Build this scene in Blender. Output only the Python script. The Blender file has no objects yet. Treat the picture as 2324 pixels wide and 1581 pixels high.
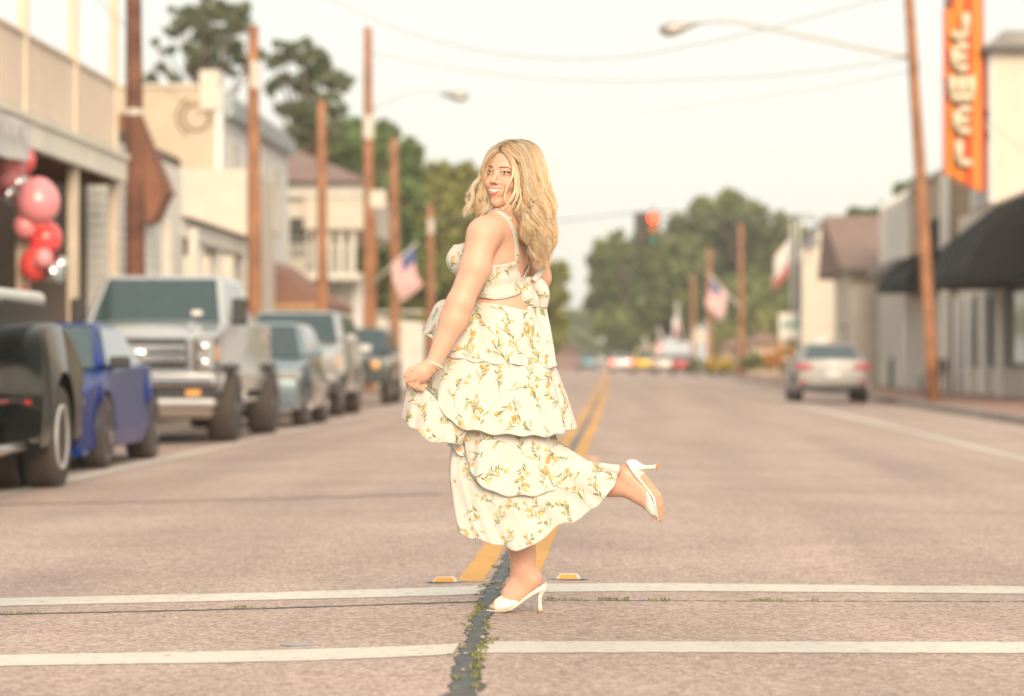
import bpy, bmesh, math, random
import numpy as np
from mathutils import Vector, Matrix

random.seed(7); RNG = np.random.default_rng(7)
R = math.radians
scene = bpy.context.scene
C = scene.collection

# ---------------------------------------------------------------- camera, sky, sun, exposure
CAM_H = 0.93
LENS = 105.0
FPX = LENS / 36.0 * 2324.0            # focal length in units of a 2324 px wide frame
YAW, PITCH = math.atan((1400 - 1162) / FPX), math.atan((818 - 790.5) / FPX)
cam_d = bpy.data.cameras.new('camera'); cam = bpy.data.objects.new('camera', cam_d); C.objects.link(cam)
cam.location = (0, 0, CAM_H); cam.rotation_euler = (math.pi / 2 + PITCH, 0, YAW)
cam_d.lens = LENS; cam_d.sensor_width = 36; cam_d.clip_start = 0.1; cam_d.clip_end = 5000
cam_d.dof.use_dof = True; cam_d.dof.focus_distance = 10.95; cam_d.dof.aperture_fstop = 2.5
scene.camera = cam

SUN_EL, SUN_AZ = R(24), R(168)        # azimuth clockwise from +Y: behind the camera, a little to the right
world = bpy.data.worlds.new('World'); scene.world = world; world.use_nodes = True
wn, wl = world.node_tree.nodes, world.node_tree.links
wn.clear()
sky = wn.new('ShaderNodeTexSky'); sky.sky_type = 'NISHITA'; sky.sun_disc = False
sky.sun_elevation = SUN_EL; sky.sun_rotation = SUN_AZ; sky.dust_density = 3.0; sky.air_density = 1.0; sky.ozone_density = 1.0
hs = wn.new('ShaderNodeHueSaturation'); hs.inputs['Saturation'].default_value = 0.75
wmix = wn.new('ShaderNodeMix'); wmix.data_type = 'RGBA'; wmix.inputs[0].default_value = 0.76
wmix.inputs[7].default_value = (6.5, 6.2, 5.45, 1)      # thin even evening cloud veil
bg = wn.new('ShaderNodeBackground'); bg.inputs['Strength'].default_value = 0.085
wo = wn.new('ShaderNodeOutputWorld')
wl.new(sky.outputs['Color'], hs.inputs['Color']); wl.new(hs.outputs['Color'], wmix.inputs[6])
wl.new(wmix.outputs[2], bg.inputs['Color']); wl.new(bg.outputs[0], wo.inputs['Surface'])

sun_d = bpy.data.lights.new('sun', 'SUN'); sun_d.energy = 1.9; sun_d.angle = R(32); sun_d.color = (1.0, 0.79, 0.58)
sun = bpy.data.objects.new('sun', sun_d); C.objects.link(sun)
sdir = Vector((math.sin(SUN_AZ) * math.cos(SUN_EL), math.cos(SUN_AZ) * math.cos(SUN_EL), math.sin(SUN_EL)))
sun.rotation_euler = sdir.to_track_quat('Z', 'Y').to_euler()

vs = scene.view_settings
vs.view_transform = 'Standard'; vs.look = 'None'; vs.exposure = 1.13; vs.gamma = 1.0; vs.use_curve_mapping = False
scene.render.engine = 'CYCLES'
cy = scene.cycles
cy.use_denoising = True; cy.max_bounces = 6; cy.diffuse_bounces = 3; cy.glossy_bounces = 3
cy.transmission_bounces = 4; cy.transparent_max_bounces = 8; cy.caustics_reflective = False; cy.caustics_refractive = False
cy.sample_clamp_indirect = 6

# ---------------------------------------------------------------- places read off the photograph (2324 px frame)
_c, _s = math.cos(YAW), math.sin(YAW)
def X(u, Y):
    k = (u - 1162) / FPX
    return Y * (k * _c - _s) / (_c + k * _s)
def YX(u, x):
    k = (u - 1162) / FPX
    return x * (_c + k * _s) / (k * _c - _s)
def Z(v, Y, x=0.0):
    return CAM_H - (v - 818) / FPX * (-x * _s + Y * _c)
ROAD_C = -0.47
def road_z(x):
    return -0.02 * min(abs(x - ROAD_C), 7.2)
def G(u, v):
    h = CAM_H; x = 0
    for _ in range(8):
        Y = h * FPX / (v - 818) / _c; x = X(u, Y); h = CAM_H - road_z(x)
        Y = h * FPX / (v - 818)
        Y = (Y + x * _s) / _c; x = X(u, Y)
    return x, Y

# ---------------------------------------------------------------- materials
MATS = {}
def mat(name, col, rough=0.6, metal=0.0, var=0.12, scale=6.0, bump=0.0, bscale=None, coat=0.0, spec=0.5, trans=0.0, emit=None, estr=0.0, sheen=0.0, sss=0.0):
    if name in MATS: return MATS[name]
    m = bpy.data.materials.new(name); m.use_nodes = True
    n, l = m.node_tree.nodes, m.node_tree.links
    b = n['Principled BSDF']
    b.inputs['Roughness'].default_value = rough; b.inputs['Metallic'].default_value = metal
    b.inputs['Specular IOR Level'].default_value = spec
    b.inputs['Coat Weight'].default_value = coat; b.inputs['Coat Roughness'].default_value = 0.06
    if trans: b.inputs['Transmission Weight'].default_value = trans
    if sheen: b.inputs['Sheen Weight'].default_value = sheen
    if sss:
        b.inputs['Subsurface Weight'].default_value = sss; b.inputs['Subsurface Radius'].default_value = (1.0, 0.35, 0.2); b.inputs['Subsurface Scale'].default_value = 0.012
    tc = n.new('ShaderNodeTexCoord')
    nz = n.new('ShaderNodeTexNoise'); nz.inputs['Scale'].default_value = scale; nz.inputs['Detail'].default_value = 5
    l.new(tc.outputs['Object'], nz.inputs['Vector'])
    rp = n.new('ShaderNodeValToRGB')
    c0 = [max(0, c * (1 - var)) for c in col]; c1 = [min(1, c * (1 + var)) for c in col]
    rp.color_ramp.elements[0].color = (*c0, 1); rp.color_ramp.elements[1].color = (*c1, 1)
    rp.color_ramp.elements[0].position = 0.3; rp.color_ramp.elements[1].position = 0.7
    l.new(nz.outputs['Fac'], rp.inputs['Fac']); l.new(rp.outputs['Color'], b.inputs['Base Color'])
    if bump:
        bn = n.new('ShaderNodeTexNoise'); bn.inputs['Scale'].default_value = bscale or scale * 8; bn.inputs['Detail'].default_value = 4
        l.new(tc.outputs['Object'], bn.inputs['Vector'])
        bp = n.new('ShaderNodeBump'); bp.inputs['Strength'].default_value = bump; bp.inputs['Distance'].default_value = 0.01
        l.new(bn.outputs['Fac'], bp.inputs['Height']); l.new(bp.outputs['Normal'], b.inputs['Normal'])
    if emit:
        b.inputs['Emission Color'].default_value = (*emit, 1); b.inputs['Emission Strength'].default_value = estr
    MATS[name] = m
    return m

# ---------------------------------------------------------------- mesh helpers
class MB:
    def __init__(s): s.v = []; s.f = []; s.m = []; s.cur = 0
    def add(s, vs_, fs_):
        o = len(s.v); s.v += [tuple(p) for p in vs_]; s.f += [tuple(i + o for i in f) for f in fs_]; s.m += [s.cur] * len(fs_); return s
    def box(s, x0, x1, y0, y1, z0, z1):
        return s.add([(x0,y0,z0),(x1,y0,z0),(x1,y1,z0),(x0,y1,z0),(x0,y0,z1),(x1,y0,z1),(x1,y1,z1),(x0,y1,z1)],
                     [(0,3,2,1),(4,5,6,7),(0,1,5,4),(1,2,6,5),(2,3,7,6),(3,0,4,7)])
    def quad(s, a, b, c, d): return s.add([a, b, c, d], [(0,1,2,3)])
    def hexa(s, p): return s.add(p, [(0,3,2,1),(4,5,6,7),(0,1,5,4),(1,2,6,5),(2,3,7,6),(3,0,4,7)])
    def loft(s, rings, cap=True, close=True):
        n = len(rings[0]); vs_ = [p for r in rings for p in r]; fs_ = []
        for i in range(len(rings) - 1):
            for j in range(n if close else n - 1):
                k = (j + 1) % n
                fs_.append((i*n+j, i*n+k, (i+1)*n+k, (i+1)*n+j))
        if cap and close: fs_ += [tuple(range(n))[::-1], tuple((len(rings)-1)*n + j for j in range(n))]
        return s.add(vs_, fs_)
    def tube(s, pts, rad, n=8, cap=True):
        pts = [Vector(p) for p in pts]
        if not hasattr(rad, '__len__'): rad = [rad] * len(pts)
        rings = []; up = None
        for i, p in enumerate(pts):
            t = (pts[min(i+1, len(pts)-1)] - pts[max(i-1, 0)])
            t = t.normalized() if t.length > 1e-9 else Vector((0,0,1))
            if up is None:
                up = Vector((0,0,1)) if abs(t.z) < 0.9 else Vector((1,0,0))
            a = t.cross(up)
            if a.length < 1e-6: a = t.cross(Vector((0,1,0.3)))
            a.normalize(); b = t.cross(a); up = -b if up.dot(-b) > 0 else b
            rings.append([p + float(rad[i]) * (math.cos(2*math.pi*j/n) * a + math.sin(2*math.pi*j/n) * b) for j in range(n)])
        return s.loft(rings, cap)
    def lathe(s, prof, n=24, axis='z', c=(0,0,0), cap=True):
        rings = []
        for r, h in prof:
            ring = []
            for j in range(n):
                a = 2*math.pi*j/n; p, q = r*math.cos(a), r*math.sin(a)
                ring.append({'z': (c[0]+p, c[1]+q, c[2]+h), 'x': (c[0]+h, c[1]+p, c[2]+q), 'y': (c[0]+q, c[1]+h, c[2]+p)}[axis])
            rings.append(ring)
        return s.loft(rings, cap)
    def ball(s, c, r, n=16, m=10):
        if not hasattr(r, '__len__'): r = (r, r, r)
        rings = []
        for i in range(m + 1):
            t = math.pi * (0.02 + 0.96 * i / m)
            rings.append([(c[0]+r[0]*math.sin(t)*math.cos(2*math.pi*j/n), c[1]+r[1]*math.sin(t)*math.sin(2*math.pi*j/n), c[2]+r[2]*math.cos(t)) for j in range(n)])
        return s.loft(rings)
    def prism(s, poly, axis, a, b):
        """closed 2D polygon extruded along an axis between a and b"""
        def p3(p, h): return {'x': (h, p[0], p[1]), 'y': (p[0], h, p[1]), 'z': (p[0], p[1], h)}[axis]
        n = len(poly)
        return s.add([p3(p, a) for p in poly] + [p3(p, b) for p in poly],
                     [tuple(range(n))[::-1], tuple(range(n, 2*n))] + [(i, (i+1) % n, n + (i+1) % n, n + i) for i in range(n)])
    def build(s, name, mats, parent=None, smooth=False, bevel=0.0, bseg=2, fix=True):
        me = bpy.data.meshes.new(name); me.from_pydata(s.v, [], s.f)
        if not isinstance(mats, (list, tuple)): mats = [mats]
        for m in mats: me.materials.append(m)
        if len(mats) > 1: me.polygons.foreach_set('material_index', s.m)
        if fix or bevel:
            bm = bmesh.new(); bm.from_mesh(me)
            bmesh.ops.recalc_face_normals(bm, faces=bm.faces)
            bm.to_mesh(me); bm.free()
        if smooth: me.polygons.foreach_set('use_smooth', [True] * len(me.polygons))
        me.update()
        o = bpy.data.objects.new(name, me); C.objects.link(o)
        if parent: o.parent = parent
        if bevel:
            md = o.modifiers.new('bevel', 'BEVEL'); md.width = bevel; md.segments = bseg; md.limit_method = 'ANGLE'; md.angle_limit = R(35)
        return o

def tag(o, label=None, cat=None, group=None, kind=None):
    if label: o['label'] = label
    if cat: o['category'] = cat
    if group: o['group'] = group
    if kind: o['kind'] = kind
    return o
def empty(name, loc=(0,0,0), rz=0.0, **kw):
    o = bpy.data.objects.new(name, None); C.objects.link(o); o.location = loc; o.rotation_euler = (0,0,rz); o.empty_display_size = 0.1
    return tag(o, **kw)
def copy_tree(o, parent=None):
    c = o.copy(); C.objects.link(c)
    if parent: c.parent = parent
    for ch in o.children: copy_tree(ch, c)
    return c
def spline(pts, n):
    """Catmull-Rom through points (numpy)"""
    P = np.asarray(pts, float); m = len(P)
    Q = np.vstack([2*P[0]-P[1], P, 2*P[-1]-P[-2]])
    t = np.linspace(0, m - 1 - 1e-9, n); i = t.astype(int); f = (t - i)[:, None]
    a, b, c, d = Q[i], Q[i+1], Q[i+2], Q[i+3]
    return 0.5 * ((2*b) + (-a+c)*f + (2*a-5*b+4*c-d)*f**2 + (-a+3*b-3*c+d)*f**3)
def cspline(pts, n):
    P = np.asarray(pts, float); m = len(P)
    t = np.linspace(0, m, n, endpoint=False); i = t.astype(int); f = (t - i)[:, None]
    a, b, c, d = P[(i-1) % m], P[i % m], P[(i+1) % m], P[(i+2) % m]
    return 0.5 * ((2*b) + (-a+c)*f + (2*a-5*b+4*c-d)*f**2 + (-a+3*b-3*c+d)*f**3)
# ================================================================ ground, road, kerbs, pavements
def rampmat(name, cols, scale, detail=6, rough=0.9, bump=0.3, bdist=0.01, vor=None, spots=None, spec=0.3):
    m = bpy.data.materials.new(name); m.use_nodes = True
    n, l = m.node_tree.nodes, m.node_tree.links; b = n['Principled BSDF']
    b.inputs['Roughness'].default_value = rough; b.inputs['Specular IOR Level'].default_value = spec
    tc = n.new('ShaderNodeTexCoord')
    nz = n.new('ShaderNodeTexNoise'); nz.inputs['Scale'].default_value = scale; nz.inputs['Detail'].default_value = detail; nz.inputs['Roughness'].default_value = 0.65
    l.new(tc.outputs['Object'], nz.inputs['Vector'])
    rp = n.new('ShaderNodeValToRGB'); els = rp.color_ramp.elements
    while len(els) < len(cols): els.new(0.5)
    for e, (p, c) in zip(els, cols): e.position = p; e.color = (*c, 1)
    l.new(nz.outputs['Fac'], rp.inputs['Fac'])
    out = rp.outputs['Color']; h = nz.outputs['Fac']
    if vor:      # exposed stones
        vo = n.new('ShaderNodeTexVoronoi'); vo.inputs['Scale'].default_value = vor
        l.new(tc.outputs['Object'], vo.inputs['Vector'])
        sp = n.new('ShaderNodeSeparateColor'); l.new(vo.outputs['Color'], sp.inputs['Color'])
        vr = n.new('ShaderNodeValToRGB'); ve = vr.color_ramp.elements
        ve[0].position = 0.0; ve[0].color = (0.5, 0.46, 0.45, 1); ve[1].position = 1.0; ve[1].color = (1.4, 1.37, 1.34, 1)
        for p_, c_ in ((0.25, (0.8, 0.72, 0.68, 1)), (0.6, (1.0, 0.98, 0.96, 1)), (0.86, (1.12, 1.08, 1.02, 1))):
            e = ve.new(p_); e.color = c_
        l.new(sp.outputs[0], vr.inputs['Fac'])
        mx = n.new('ShaderNodeMix'); mx.data_type = 'RGBA'; mx.blend_type = 'MULTIPLY'; mx.inputs[0].default_value = 0.9
        l.new(out, mx.inputs[6]); l.new(vr.outputs['Color'], mx.inputs[7]); out = mx.outputs[2]
        h = vo.outputs['Distance']
    # broad stains and worn patches
    n2 = n.new('ShaderNodeTexNoise'); n2.inputs['Scale'].default_value = 0.55; n2.inputs['Detail'].default_value = 7
    l.new(tc.outputs['Object'], n2.inputs['Vector'])
    r2 = n.new('ShaderNodeValToRGB'); r2.color_ramp.elements[0].position = 0.32; r2.color_ramp.elements[0].color = (0.84, 0.83, 0.83, 1)
    r2.color_ramp.elements[1].position = 0.68; r2.color_ramp.elements[1].color = (1.06, 1.04, 1.02, 1)
    l.new(n2.outputs['Fac'], r2.inputs['Fac'])
    m2 = n.new('ShaderNodeMix'); m2.data_type = 'RGBA'; m2.blend_type = 'MULTIPLY'; m2.inputs[0].default_value = 1.0
    l.new(out, m2.inputs[6]); l.new(r2.outputs['Color'], m2.inputs[7])
    mp = n.new('ShaderNodeMapping'); mp.inputs['Scale'].default_value = (1.1, .05, 1); l.new(tc.outputs['Object'], mp.inputs['Vector'])
    n3 = n.new('ShaderNodeTexNoise'); n3.inputs['Scale'].default_value = 1.0; n3.inputs['Detail'].default_value = 5; l.new(mp.outputs[0], n3.inputs['Vector'])
    r3 = n.new('ShaderNodeValToRGB'); r3.color_ramp.elements[0].position = .35; r3.color_ramp.elements[0].color = (.86, .86, .87, 1); r3.color_ramp.elements[1].position = .6; r3.color_ramp.elements[1].color = (1.03, 1.02, 1.01, 1); l.new(n3.outputs['Fac'], r3.inputs['Fac'])
    m3 = n.new('ShaderNodeMix'); m3.data_type = 'RGBA'; m3.blend_type = 'MULTIPLY'; m3.inputs[0].default_value = 1.0; l.new(m2.outputs[2], m3.inputs[6]); l.new(r3.outputs['Color'], m3.inputs[7])
    l.new(m3.outputs[2], b.inputs['Base Color'])
    bp = n.new('ShaderNodeBump'); bp.inputs['Strength'].default_value = bump; bp.inputs['Distance'].default_value = bdist
    if vor: bp.invert = True
    l.new(h, bp.inputs['Height']); l.new(bp.outputs['Normal'], b.inputs['Normal'])
    MATS[name] = m
    return m

M_road = rampmat('worn_pink_road', [(0.25, (0.400, 0.325, 0.290)), (0.5, (0.485, 0.400, 0.360)), (0.75, (0.555, 0.468, 0.425))], 14, bump=0.5, bdist=0.005, vor=78)
M_white = rampmat('white_road_paint', [(0.33, (0.44, 0.39, 0.34)), (0.42, (0.64, 0.62, 0.56)), (0.8, (0.74, 0.72, 0.66))], 22, bump=0.3, bdist=0.004)
M_yellow = rampmat('yellow_road_paint', [(0.31, (0.42, 0.30, 0.20)), (0.40, (0.68, 0.38, 0.12)), (0.8, (0.74, 0.43, 0.15))], 18, bump=0.3, bdist=0.004)
M_tar = rampmat('crack_tar', [(0.3, (0.040, 0.054, 0.060)), (0.52, (0.085, 0.10, 0.105)), (0.66, (0.20, 0.18, 0.14)), (0.8, (0.30, 0.26, 0.21))], 16, rough=0.55, bump=0.6, bdist=0.012)
M_kerb = rampmat('kerb_concrete', [(0.3, (0.30, 0.28, 0.25)), (0.7, (0.46, 0.43, 0.39))], 6, bump=0.3)
M_ground = rampmat('earth_and_grass', [(0.3, (0.10, 0.11, 0.05)), (0.55, (0.16, 0.14, 0.085)), (0.8, (0.22, 0.18, 0.12))], 0.6, bump=0.4, bdist=0.05)
def brickmat(name, c1, c2, cm, sx, scale):
    m = bpy.data.materials.new(name); m.use_nodes = True
    n, l = m.node_tree.nodes, m.node_tree.links; b = n['Principled BSDF']; b.inputs['Roughness'].default_value = 0.85
    tc = n.new('ShaderNodeTexCoord'); br = n.new('ShaderNodeTexBrick'); br.inputs['Scale'].default_value = scale
    br.inputs['Color1'].default_value = (*c1, 1); br.inputs['Color2'].default_value = (*c2, 1); br.inputs['Mortar'].default_value = (*cm, 1)
    br.inputs['Mortar Size'].default_value = 0.02; br.inputs['Bias'].default_value = -0.2
    l.new(tc.outputs['Object'], br.inputs['Vector']); l.new(br.outputs['Color'], b.inputs['Base Color'])
    MATS[name] = m; return m
M_pave = brickmat('red_brick_paving', (0.33, 0.165, 0.115), (0.25, 0.13, 0.10), (0.30, 0.25, 0.21), 1, 2.4)

b = MB(); b.quad((-900, -60, -0.22), (900, -60, -0.22), (900, 2500, -0.22), (-900, 2500, -0.22))
tag(b.build('ground', M_ground), kind='structure')

KL, KR = -7.35, 6.72
b = MB()
xs = [KL, -6, -4.5, -3, -1.5, -0.7, ROAD_C, -0.24, 0.6, 2, 3.4, 5, KR]
ys = [-8, 3, 8, 12, 20, 40, 80, 160, 320, 700]
vs_ = [(x, y, road_z(x)) for y in ys for x in xs]; nx = len(xs)
fs_ = [(j*nx+i, j*nx+i+1, (j+1)*nx+i+1, (j+1)*nx+i) for j in range(len(ys)-1) for i in range(nx-1)]
b.add(vs_, fs_); road = b.build('road', M_road, smooth=True); tag(road, kind='structure')

def ground_strip(name, left, right, m, dz=0.0018, jag=0.0, n=60, parent=road, smooth=False):
    """sheet on the crowned road between two polylines of (x,y)"""
    L_ = spline(left, n) if len(left) > 2 else np.linspace(left[0], left[1], n)
    R_ = spline(right, n) if len(right) > 2 else np.linspace(right[0], right[1], n)
    vv = []
    for a, c in zip(L_, R_):
        ja = np.array([random.uniform(-jag, jag), random.uniform(-jag, jag)]) if jag else 0
        jc = np.array([random.uniform(-jag, jag), random.uniform(-jag, jag)]) if jag else 0
        a = a + ja; c = c + jc
        for t in (0, 0.25, 0.5, 0.75, 1):
            p = a * (1 - t) + c * t; vv.append((p[0], p[1], road_z(p[0]) + dz))
    ff = [(i*5+k, i*5+k+1, (i+1)*5+k+1, (i+1)*5+k) for i in range(n-1) for k in range(4)]
    b = MB(); b.add(vv, ff); return b.build(name, m, parent)

def gp(pts): return [G(u, v) for u, v in pts]
# crosswalk: two white bars, each broken by the seam along the middle of the road
ground_strip('crosswalk_bar', gp([(-260,1366),(0,1359),(560,1347),(1000,1334),(1108,1329)]), gp([(-260,1385),(0,1377),(560,1364),(1000,1353),(1112,1347)]), M_white, jag=0.006)
ground_strip('crosswalk_bar', gp([(1160,1327),(1500,1325),(2000,1330),(2324,1332),(2600,1336)]), gp([(1150,1346),(1500,1343),(2000,1346),(2324,1349),(2600,1352)]), M_white, jag=0.006)
ground_strip('crosswalk_bar', gp([(-260,1494),(0,1488),(560,1478),(850,1470),(1042,1462)]), gp([(-260,1520),(0,1513),(560,1504),(850,1495),(1028,1486)]), M_white, jag=0.006)
ground_strip('crosswalk_bar', gp([(1098,1457),(1500,1457),(2000,1458),(2324,1458),(2600,1460)]), gp([(1090,1483),(1500,1482),(2000,1483),(2324,1484),(2600,1486)]), M_white, jag=0.006)
# double yellow centre line, beginning just past the crosswalk
YC = ROAD_C
def cx(y): return -0.50 + 0.0016 * (y - 12) if y < 60 else -0.423 - 0.0022 * (y - 60)
yl = [12.55, 14, 17, 21, 27, 36, 50, 75, 110, 160, 230, 320]
for s0, s1 in ((-0.175, -0.063), (0.052, 0.165)):
    ground_strip('yellow_centre_line', [(cx(y) + s0, y) for y in yl], [(cx(y) + s1, y) for y in yl], M_yellow, n=160, jag=0.004)
# white edge lines of the parking lanes
xl, xr = G(153, 1089)[0], G(2200, 1012)[0]
ground_strip('white_edge_line', [(xl - 0.06, 15), (xl - 0.05, 300)], [(xl + 0.08, 15), (xl + 0.08, 300)], M_white, n=40)
ground_strip('white_edge_line', [(xr - 0.07, 15), (xr - 0.07, 300)], [(xr + 0.07, 15), (xr + 0.07, 300)], M_white, n=40)
# tar-filled seam along the crown of the road, with weeds
seam = [(-0.40, 6.6), (-0.415, 7.6), (-0.43, 8.5), (-0.475, 9.3), (-0.46, 9.9), (-0.49, 10.5), (-0.485, 11.2), (-0.505, 12.0), (-0.50, 12.6), (-0.507, 14), (-0.505, 18), (-0.48, 26), (-0.45, 45), (-0.46, 90)]
wid = [0.047, 0.045, 0.041, 0.036, 0.034, 0.033, 0.032, 0.031, 0.028, 0.026, 0.02, 0.018, 0.02, 0.02]
_sy = np.r_[np.linspace(6.6, 16, 260), np.linspace(16.2, 90, 120)]; _sx = np.interp(_sy, [q[1] for q in seam], [q[0] for q in seam]); _sw = np.interp(_sy, [q[1] for q in seam], wid)
def _wob(k): return .55*np.sin(_sy*3.1 + k) * np.sin(_sy*1.3 + 2*k) + .35*np.sin(_sy*9.7 + 3*k) + .25*np.sin(_sy*23 + k*k)
SL = np.stack([_sx - _sw*(1 + .45*_wob(1.0)), _sy], 1); SR = np.stack([_sx + _sw*(1 + .45*_wob(2.7)), _sy], 1)
ground_strip('tar_seam', SL, SR, M_tar, dz=0.0034, jag=0.011, n=420)
# transverse joints
jl = gp([(-200,1404),(0,1396),(560,1383),(1000,1369),(1110,1366)])
jr = gp([(1235,1363),(1700,1365),(2324,1366),(2600,1367)])
off = lambda pts, d: [(x, y + d) for x, y in pts]
ground_strip('tar_joint', off(jl, -0.02), off(jl, 0.022), M_tar, jag=0.01, n=200)
ground_strip('tar_joint', off(jr, -0.007), off(jr, 0.009), M_tar, jag=0.007, n=240)
jf = gp([(-200,1152),(0,1147),(560,1135),(1000,1122)])
ground_strip('tar_joint', off(jf, -0.06), off(jf, 0.07), M_tar, jag=0.02, n=60)
# small grey-blue tar patch
px_, py_ = G(676, 1464)
b = MB(); ring = []
for k in range(22):
    a = 2*math.pi*k/22; r = 1 + 0.16*math.sin(3*a+1) + random.uniform(-.1,.1)
    ring.append((px_ + 0.062*r*math.cos(a), py_ + 0.055*r*math.sin(a), road_z(px_) + 0.0018))
b.add(ring, [tuple(range(22))])
b.build('tar_patch', rampmat('pale_tar_patch', [(0.3,(0.30,0.33,0.34)),(0.7,(0.44,0.45,0.45))], 30), road)

# weeds in the seam and joints
M_weed = mat('weed_green', (0.17, 0.20, 0.055), 0.7, var=0.45, scale=40)
M_weedd = mat('weed_straw', (0.26, 0.22, 0.10), 0.8, var=0.3, scale=40)
def tuft_mesh(b, x, y, n, h, spread):
    for _ in range(n):
        a = random.uniform(0, 6.28); rr = spread * math.sqrt(random.random())
        x0, y0 = x + rr*math.cos(a), y + rr*0.8*math.sin(a); z0 = road_z(x0) + 0.004
        hh = h * random.uniform(0.4, 1.0); a2 = random.uniform(0, 6.28); ln = hh * random.uniform(0.3, 1.1); w = random.uniform(0.0012, 0.0028)
        dx, dy = math.cos(a2), math.sin(a2)
        p = [(x0 - dy*w, y0 + dx*w, z0), (x0 + dy*w, y0 - dx*w, z0),
             (x0 + dx*ln*.4 + dy*w*.8, y0 + dy*ln*.4 - dx*w*.8, z0 + hh*.7), (x0 + dx*ln*.4 - dy*w*.8, y0 + dy*ln*.4 + dx*w*.8, z0 + hh*.7),
             (x0 + dx*ln, y0 + dy*ln, z0 + hh)]
        b.cur = 0 if random.random() < 0.62 else 1
        b.add(p, [(0,1,2,3),(3,2,4)])
b = MB(); sp = spline(seam, 500)
for k in range(500):
    x, y = sp[k]
    if y > 32: break
    d = 0.5 + 0.5*math.sin(y*5.1) * math.sin(y*2.3 + 1)
    if random.random() < 0.07 + 0.36*d:
        side = random.choice((-1, 1)) if y > 10.2 else (1 if random.random() < .72 else -1)
        tuft_mesh(b, x + side*random.uniform(0.02, 0.055), y + random.uniform(-.05,.05), random.randint(6, 22), random.uniform(0.006, 0.017), 0.016)
for pts, rng in ((jl, [(0.05,0.30),(0.45,0.52)]), (jr, [(0.0,0.22),(0.3,0.42)])):
    q = spline(pts, 400)
    for k in range(400):
        t = k/400
        for a_, c_ in rng:
            if a_ < t < c_ and random.random() < 0.6*abs(math.sin(t*40)):
                tuft_mesh(b, q[k][0], q[k][1] + random.uniform(-.015,.015), random.randint(3, 9), random.uniform(0.006, 0.016), 0.012)
tag(b.build('crack_weeds', [M_weed, M_weedd], fix=False), 'low green and straw weeds growing from the road cracks', 'weeds', kind='stuff')
# loose pale stones lying in the seam
b = MB()
M_stone = mat('loose_stone', (0.33, 0.31, 0.27), 0.85, var=0.3, scale=20)
for k in range(22):
    y = random.choice((9.55 + random.gauss(0, .12), 12.25 + random.gauss(0, .14), random.uniform(8, 13.5)))
    x = np.interp(y, [s_[1] for s_ in seam], [s_[0] for s_ in seam]) + random.uniform(-.05, .05); r = random.uniform(.004, .011)
    b.ball((x, y, road_z(x) + .006 + r*.4), (r, r*random.uniform(.7,1.2), r*.7), 6, 4)
tag(b.build('seam_gravel', M_stone, smooth=True), 'loose pale gravel lying in the dark seam', 'gravel', kind='stuff')

# raised reflectors beside the centre line
M_amber = mat('amber_reflector', (0.85, 0.30, 0.02), 0.25, coat=0.6, var=0.05)
M_refl = mat('reflector_shell', (0.72, 0.66, 0.5), 0.5)
M_glue = mat('reflector_glue', (0.33, 0.36, 0.36), 0.7, var=.2)
for u, v, nm in ((1010, 1322, 'amber road reflector left of the yellow lines'), (1290, 1315, 'amber road reflector right of the yellow lines')):
    x, y = G(u, v); z = road_z(x) + .003
    e = empty('road_reflector', (x, y, z)); tag(e, nm, 'road reflector', 'raised reflectors at the crosswalk')
    b = MB(); b.hexa([(-.052,-.045,0),(.052,-.045,0),(.052,.05,0),(-.052,.05,0),(-.036,-.018,.020),(.036,-.018,.020),(.036,.028,.020),(-.036,.028,.020)])
    b.build('shell', M_refl, e, bevel=.003)
    b = MB(); b.quad((-.044,-.0435,.004),(.044,-.0435,.004),(.032,-.0215,.0188),(-.032,-.0215,.0188)); b.build('amber_lens', M_amber, e, fix=False)
    b = MB(); b.add([(0.085*math.cos(t*.3142)*(1+.1*math.sin(t*2)), 0.062*math.sin(t*.3142), .0015) for t in range(20)], [tuple(range(20))]); b.build('glue_pad', M_glue, e)

# far reflectors seen as blurred amber spots to the right of the lines
for u, v in ((1352, 972), (1345, 1045)):
    x, y = G(u, v); z = road_z(x) + .003
    e = empty('road_reflector', (x, y, z)); tag(e, 'amber road reflector right of the yellow lines, %s of the two beyond the woman' % ('farther' if v < 1000 else 'nearer'), 'road reflector', 'raised reflectors beyond the woman')
    b = MB(); b.hexa([(-.052,-.045,0),(.052,-.045,0),(.052,.05,0),(-.052,.05,0),(-.036,-.018,.020),(.036,-.018,.020),(.036,.028,.020),(-.036,.028,.020)]); b.build('shell', M_refl, e, bevel=.003)
    b = MB(); b.quad((-.044,-.0435,.004),(.044,-.0435,.004),(.032,-.0215,.0188),(-.032,-.0215,.0188)); b.build('amber_lens', M_amber, e, fix=False)

# kerbs and pavements
def slab(name, x0, x1, y0, y1, z0, z1, m, bevel=0.02):
    b = MB(); b.box(x0, x1, y0, y1, z0, z1); o = b.build(name, m, bevel=bevel); return tag(o, kind='structure')
slab('kerb_left', KL - .16, KL, -6, 400, -.3, -.01, M_kerb)
slab('kerb_right', KR, KR + .18, -6, 400, -.3, .0, M_kerb)
slab('pavement_left', -10.6, KL - .16, -6, 400, -.3, -.014, rampmat('pavement_concrete', [(0.3,(0.30,0.25,0.21)),(0.7,(0.42,0.36,0.31))], 3), 0)
slab('pavement_right', KR + .18, 10.3, -6, 400, -.3, -.004, M_pave, 0)
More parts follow.
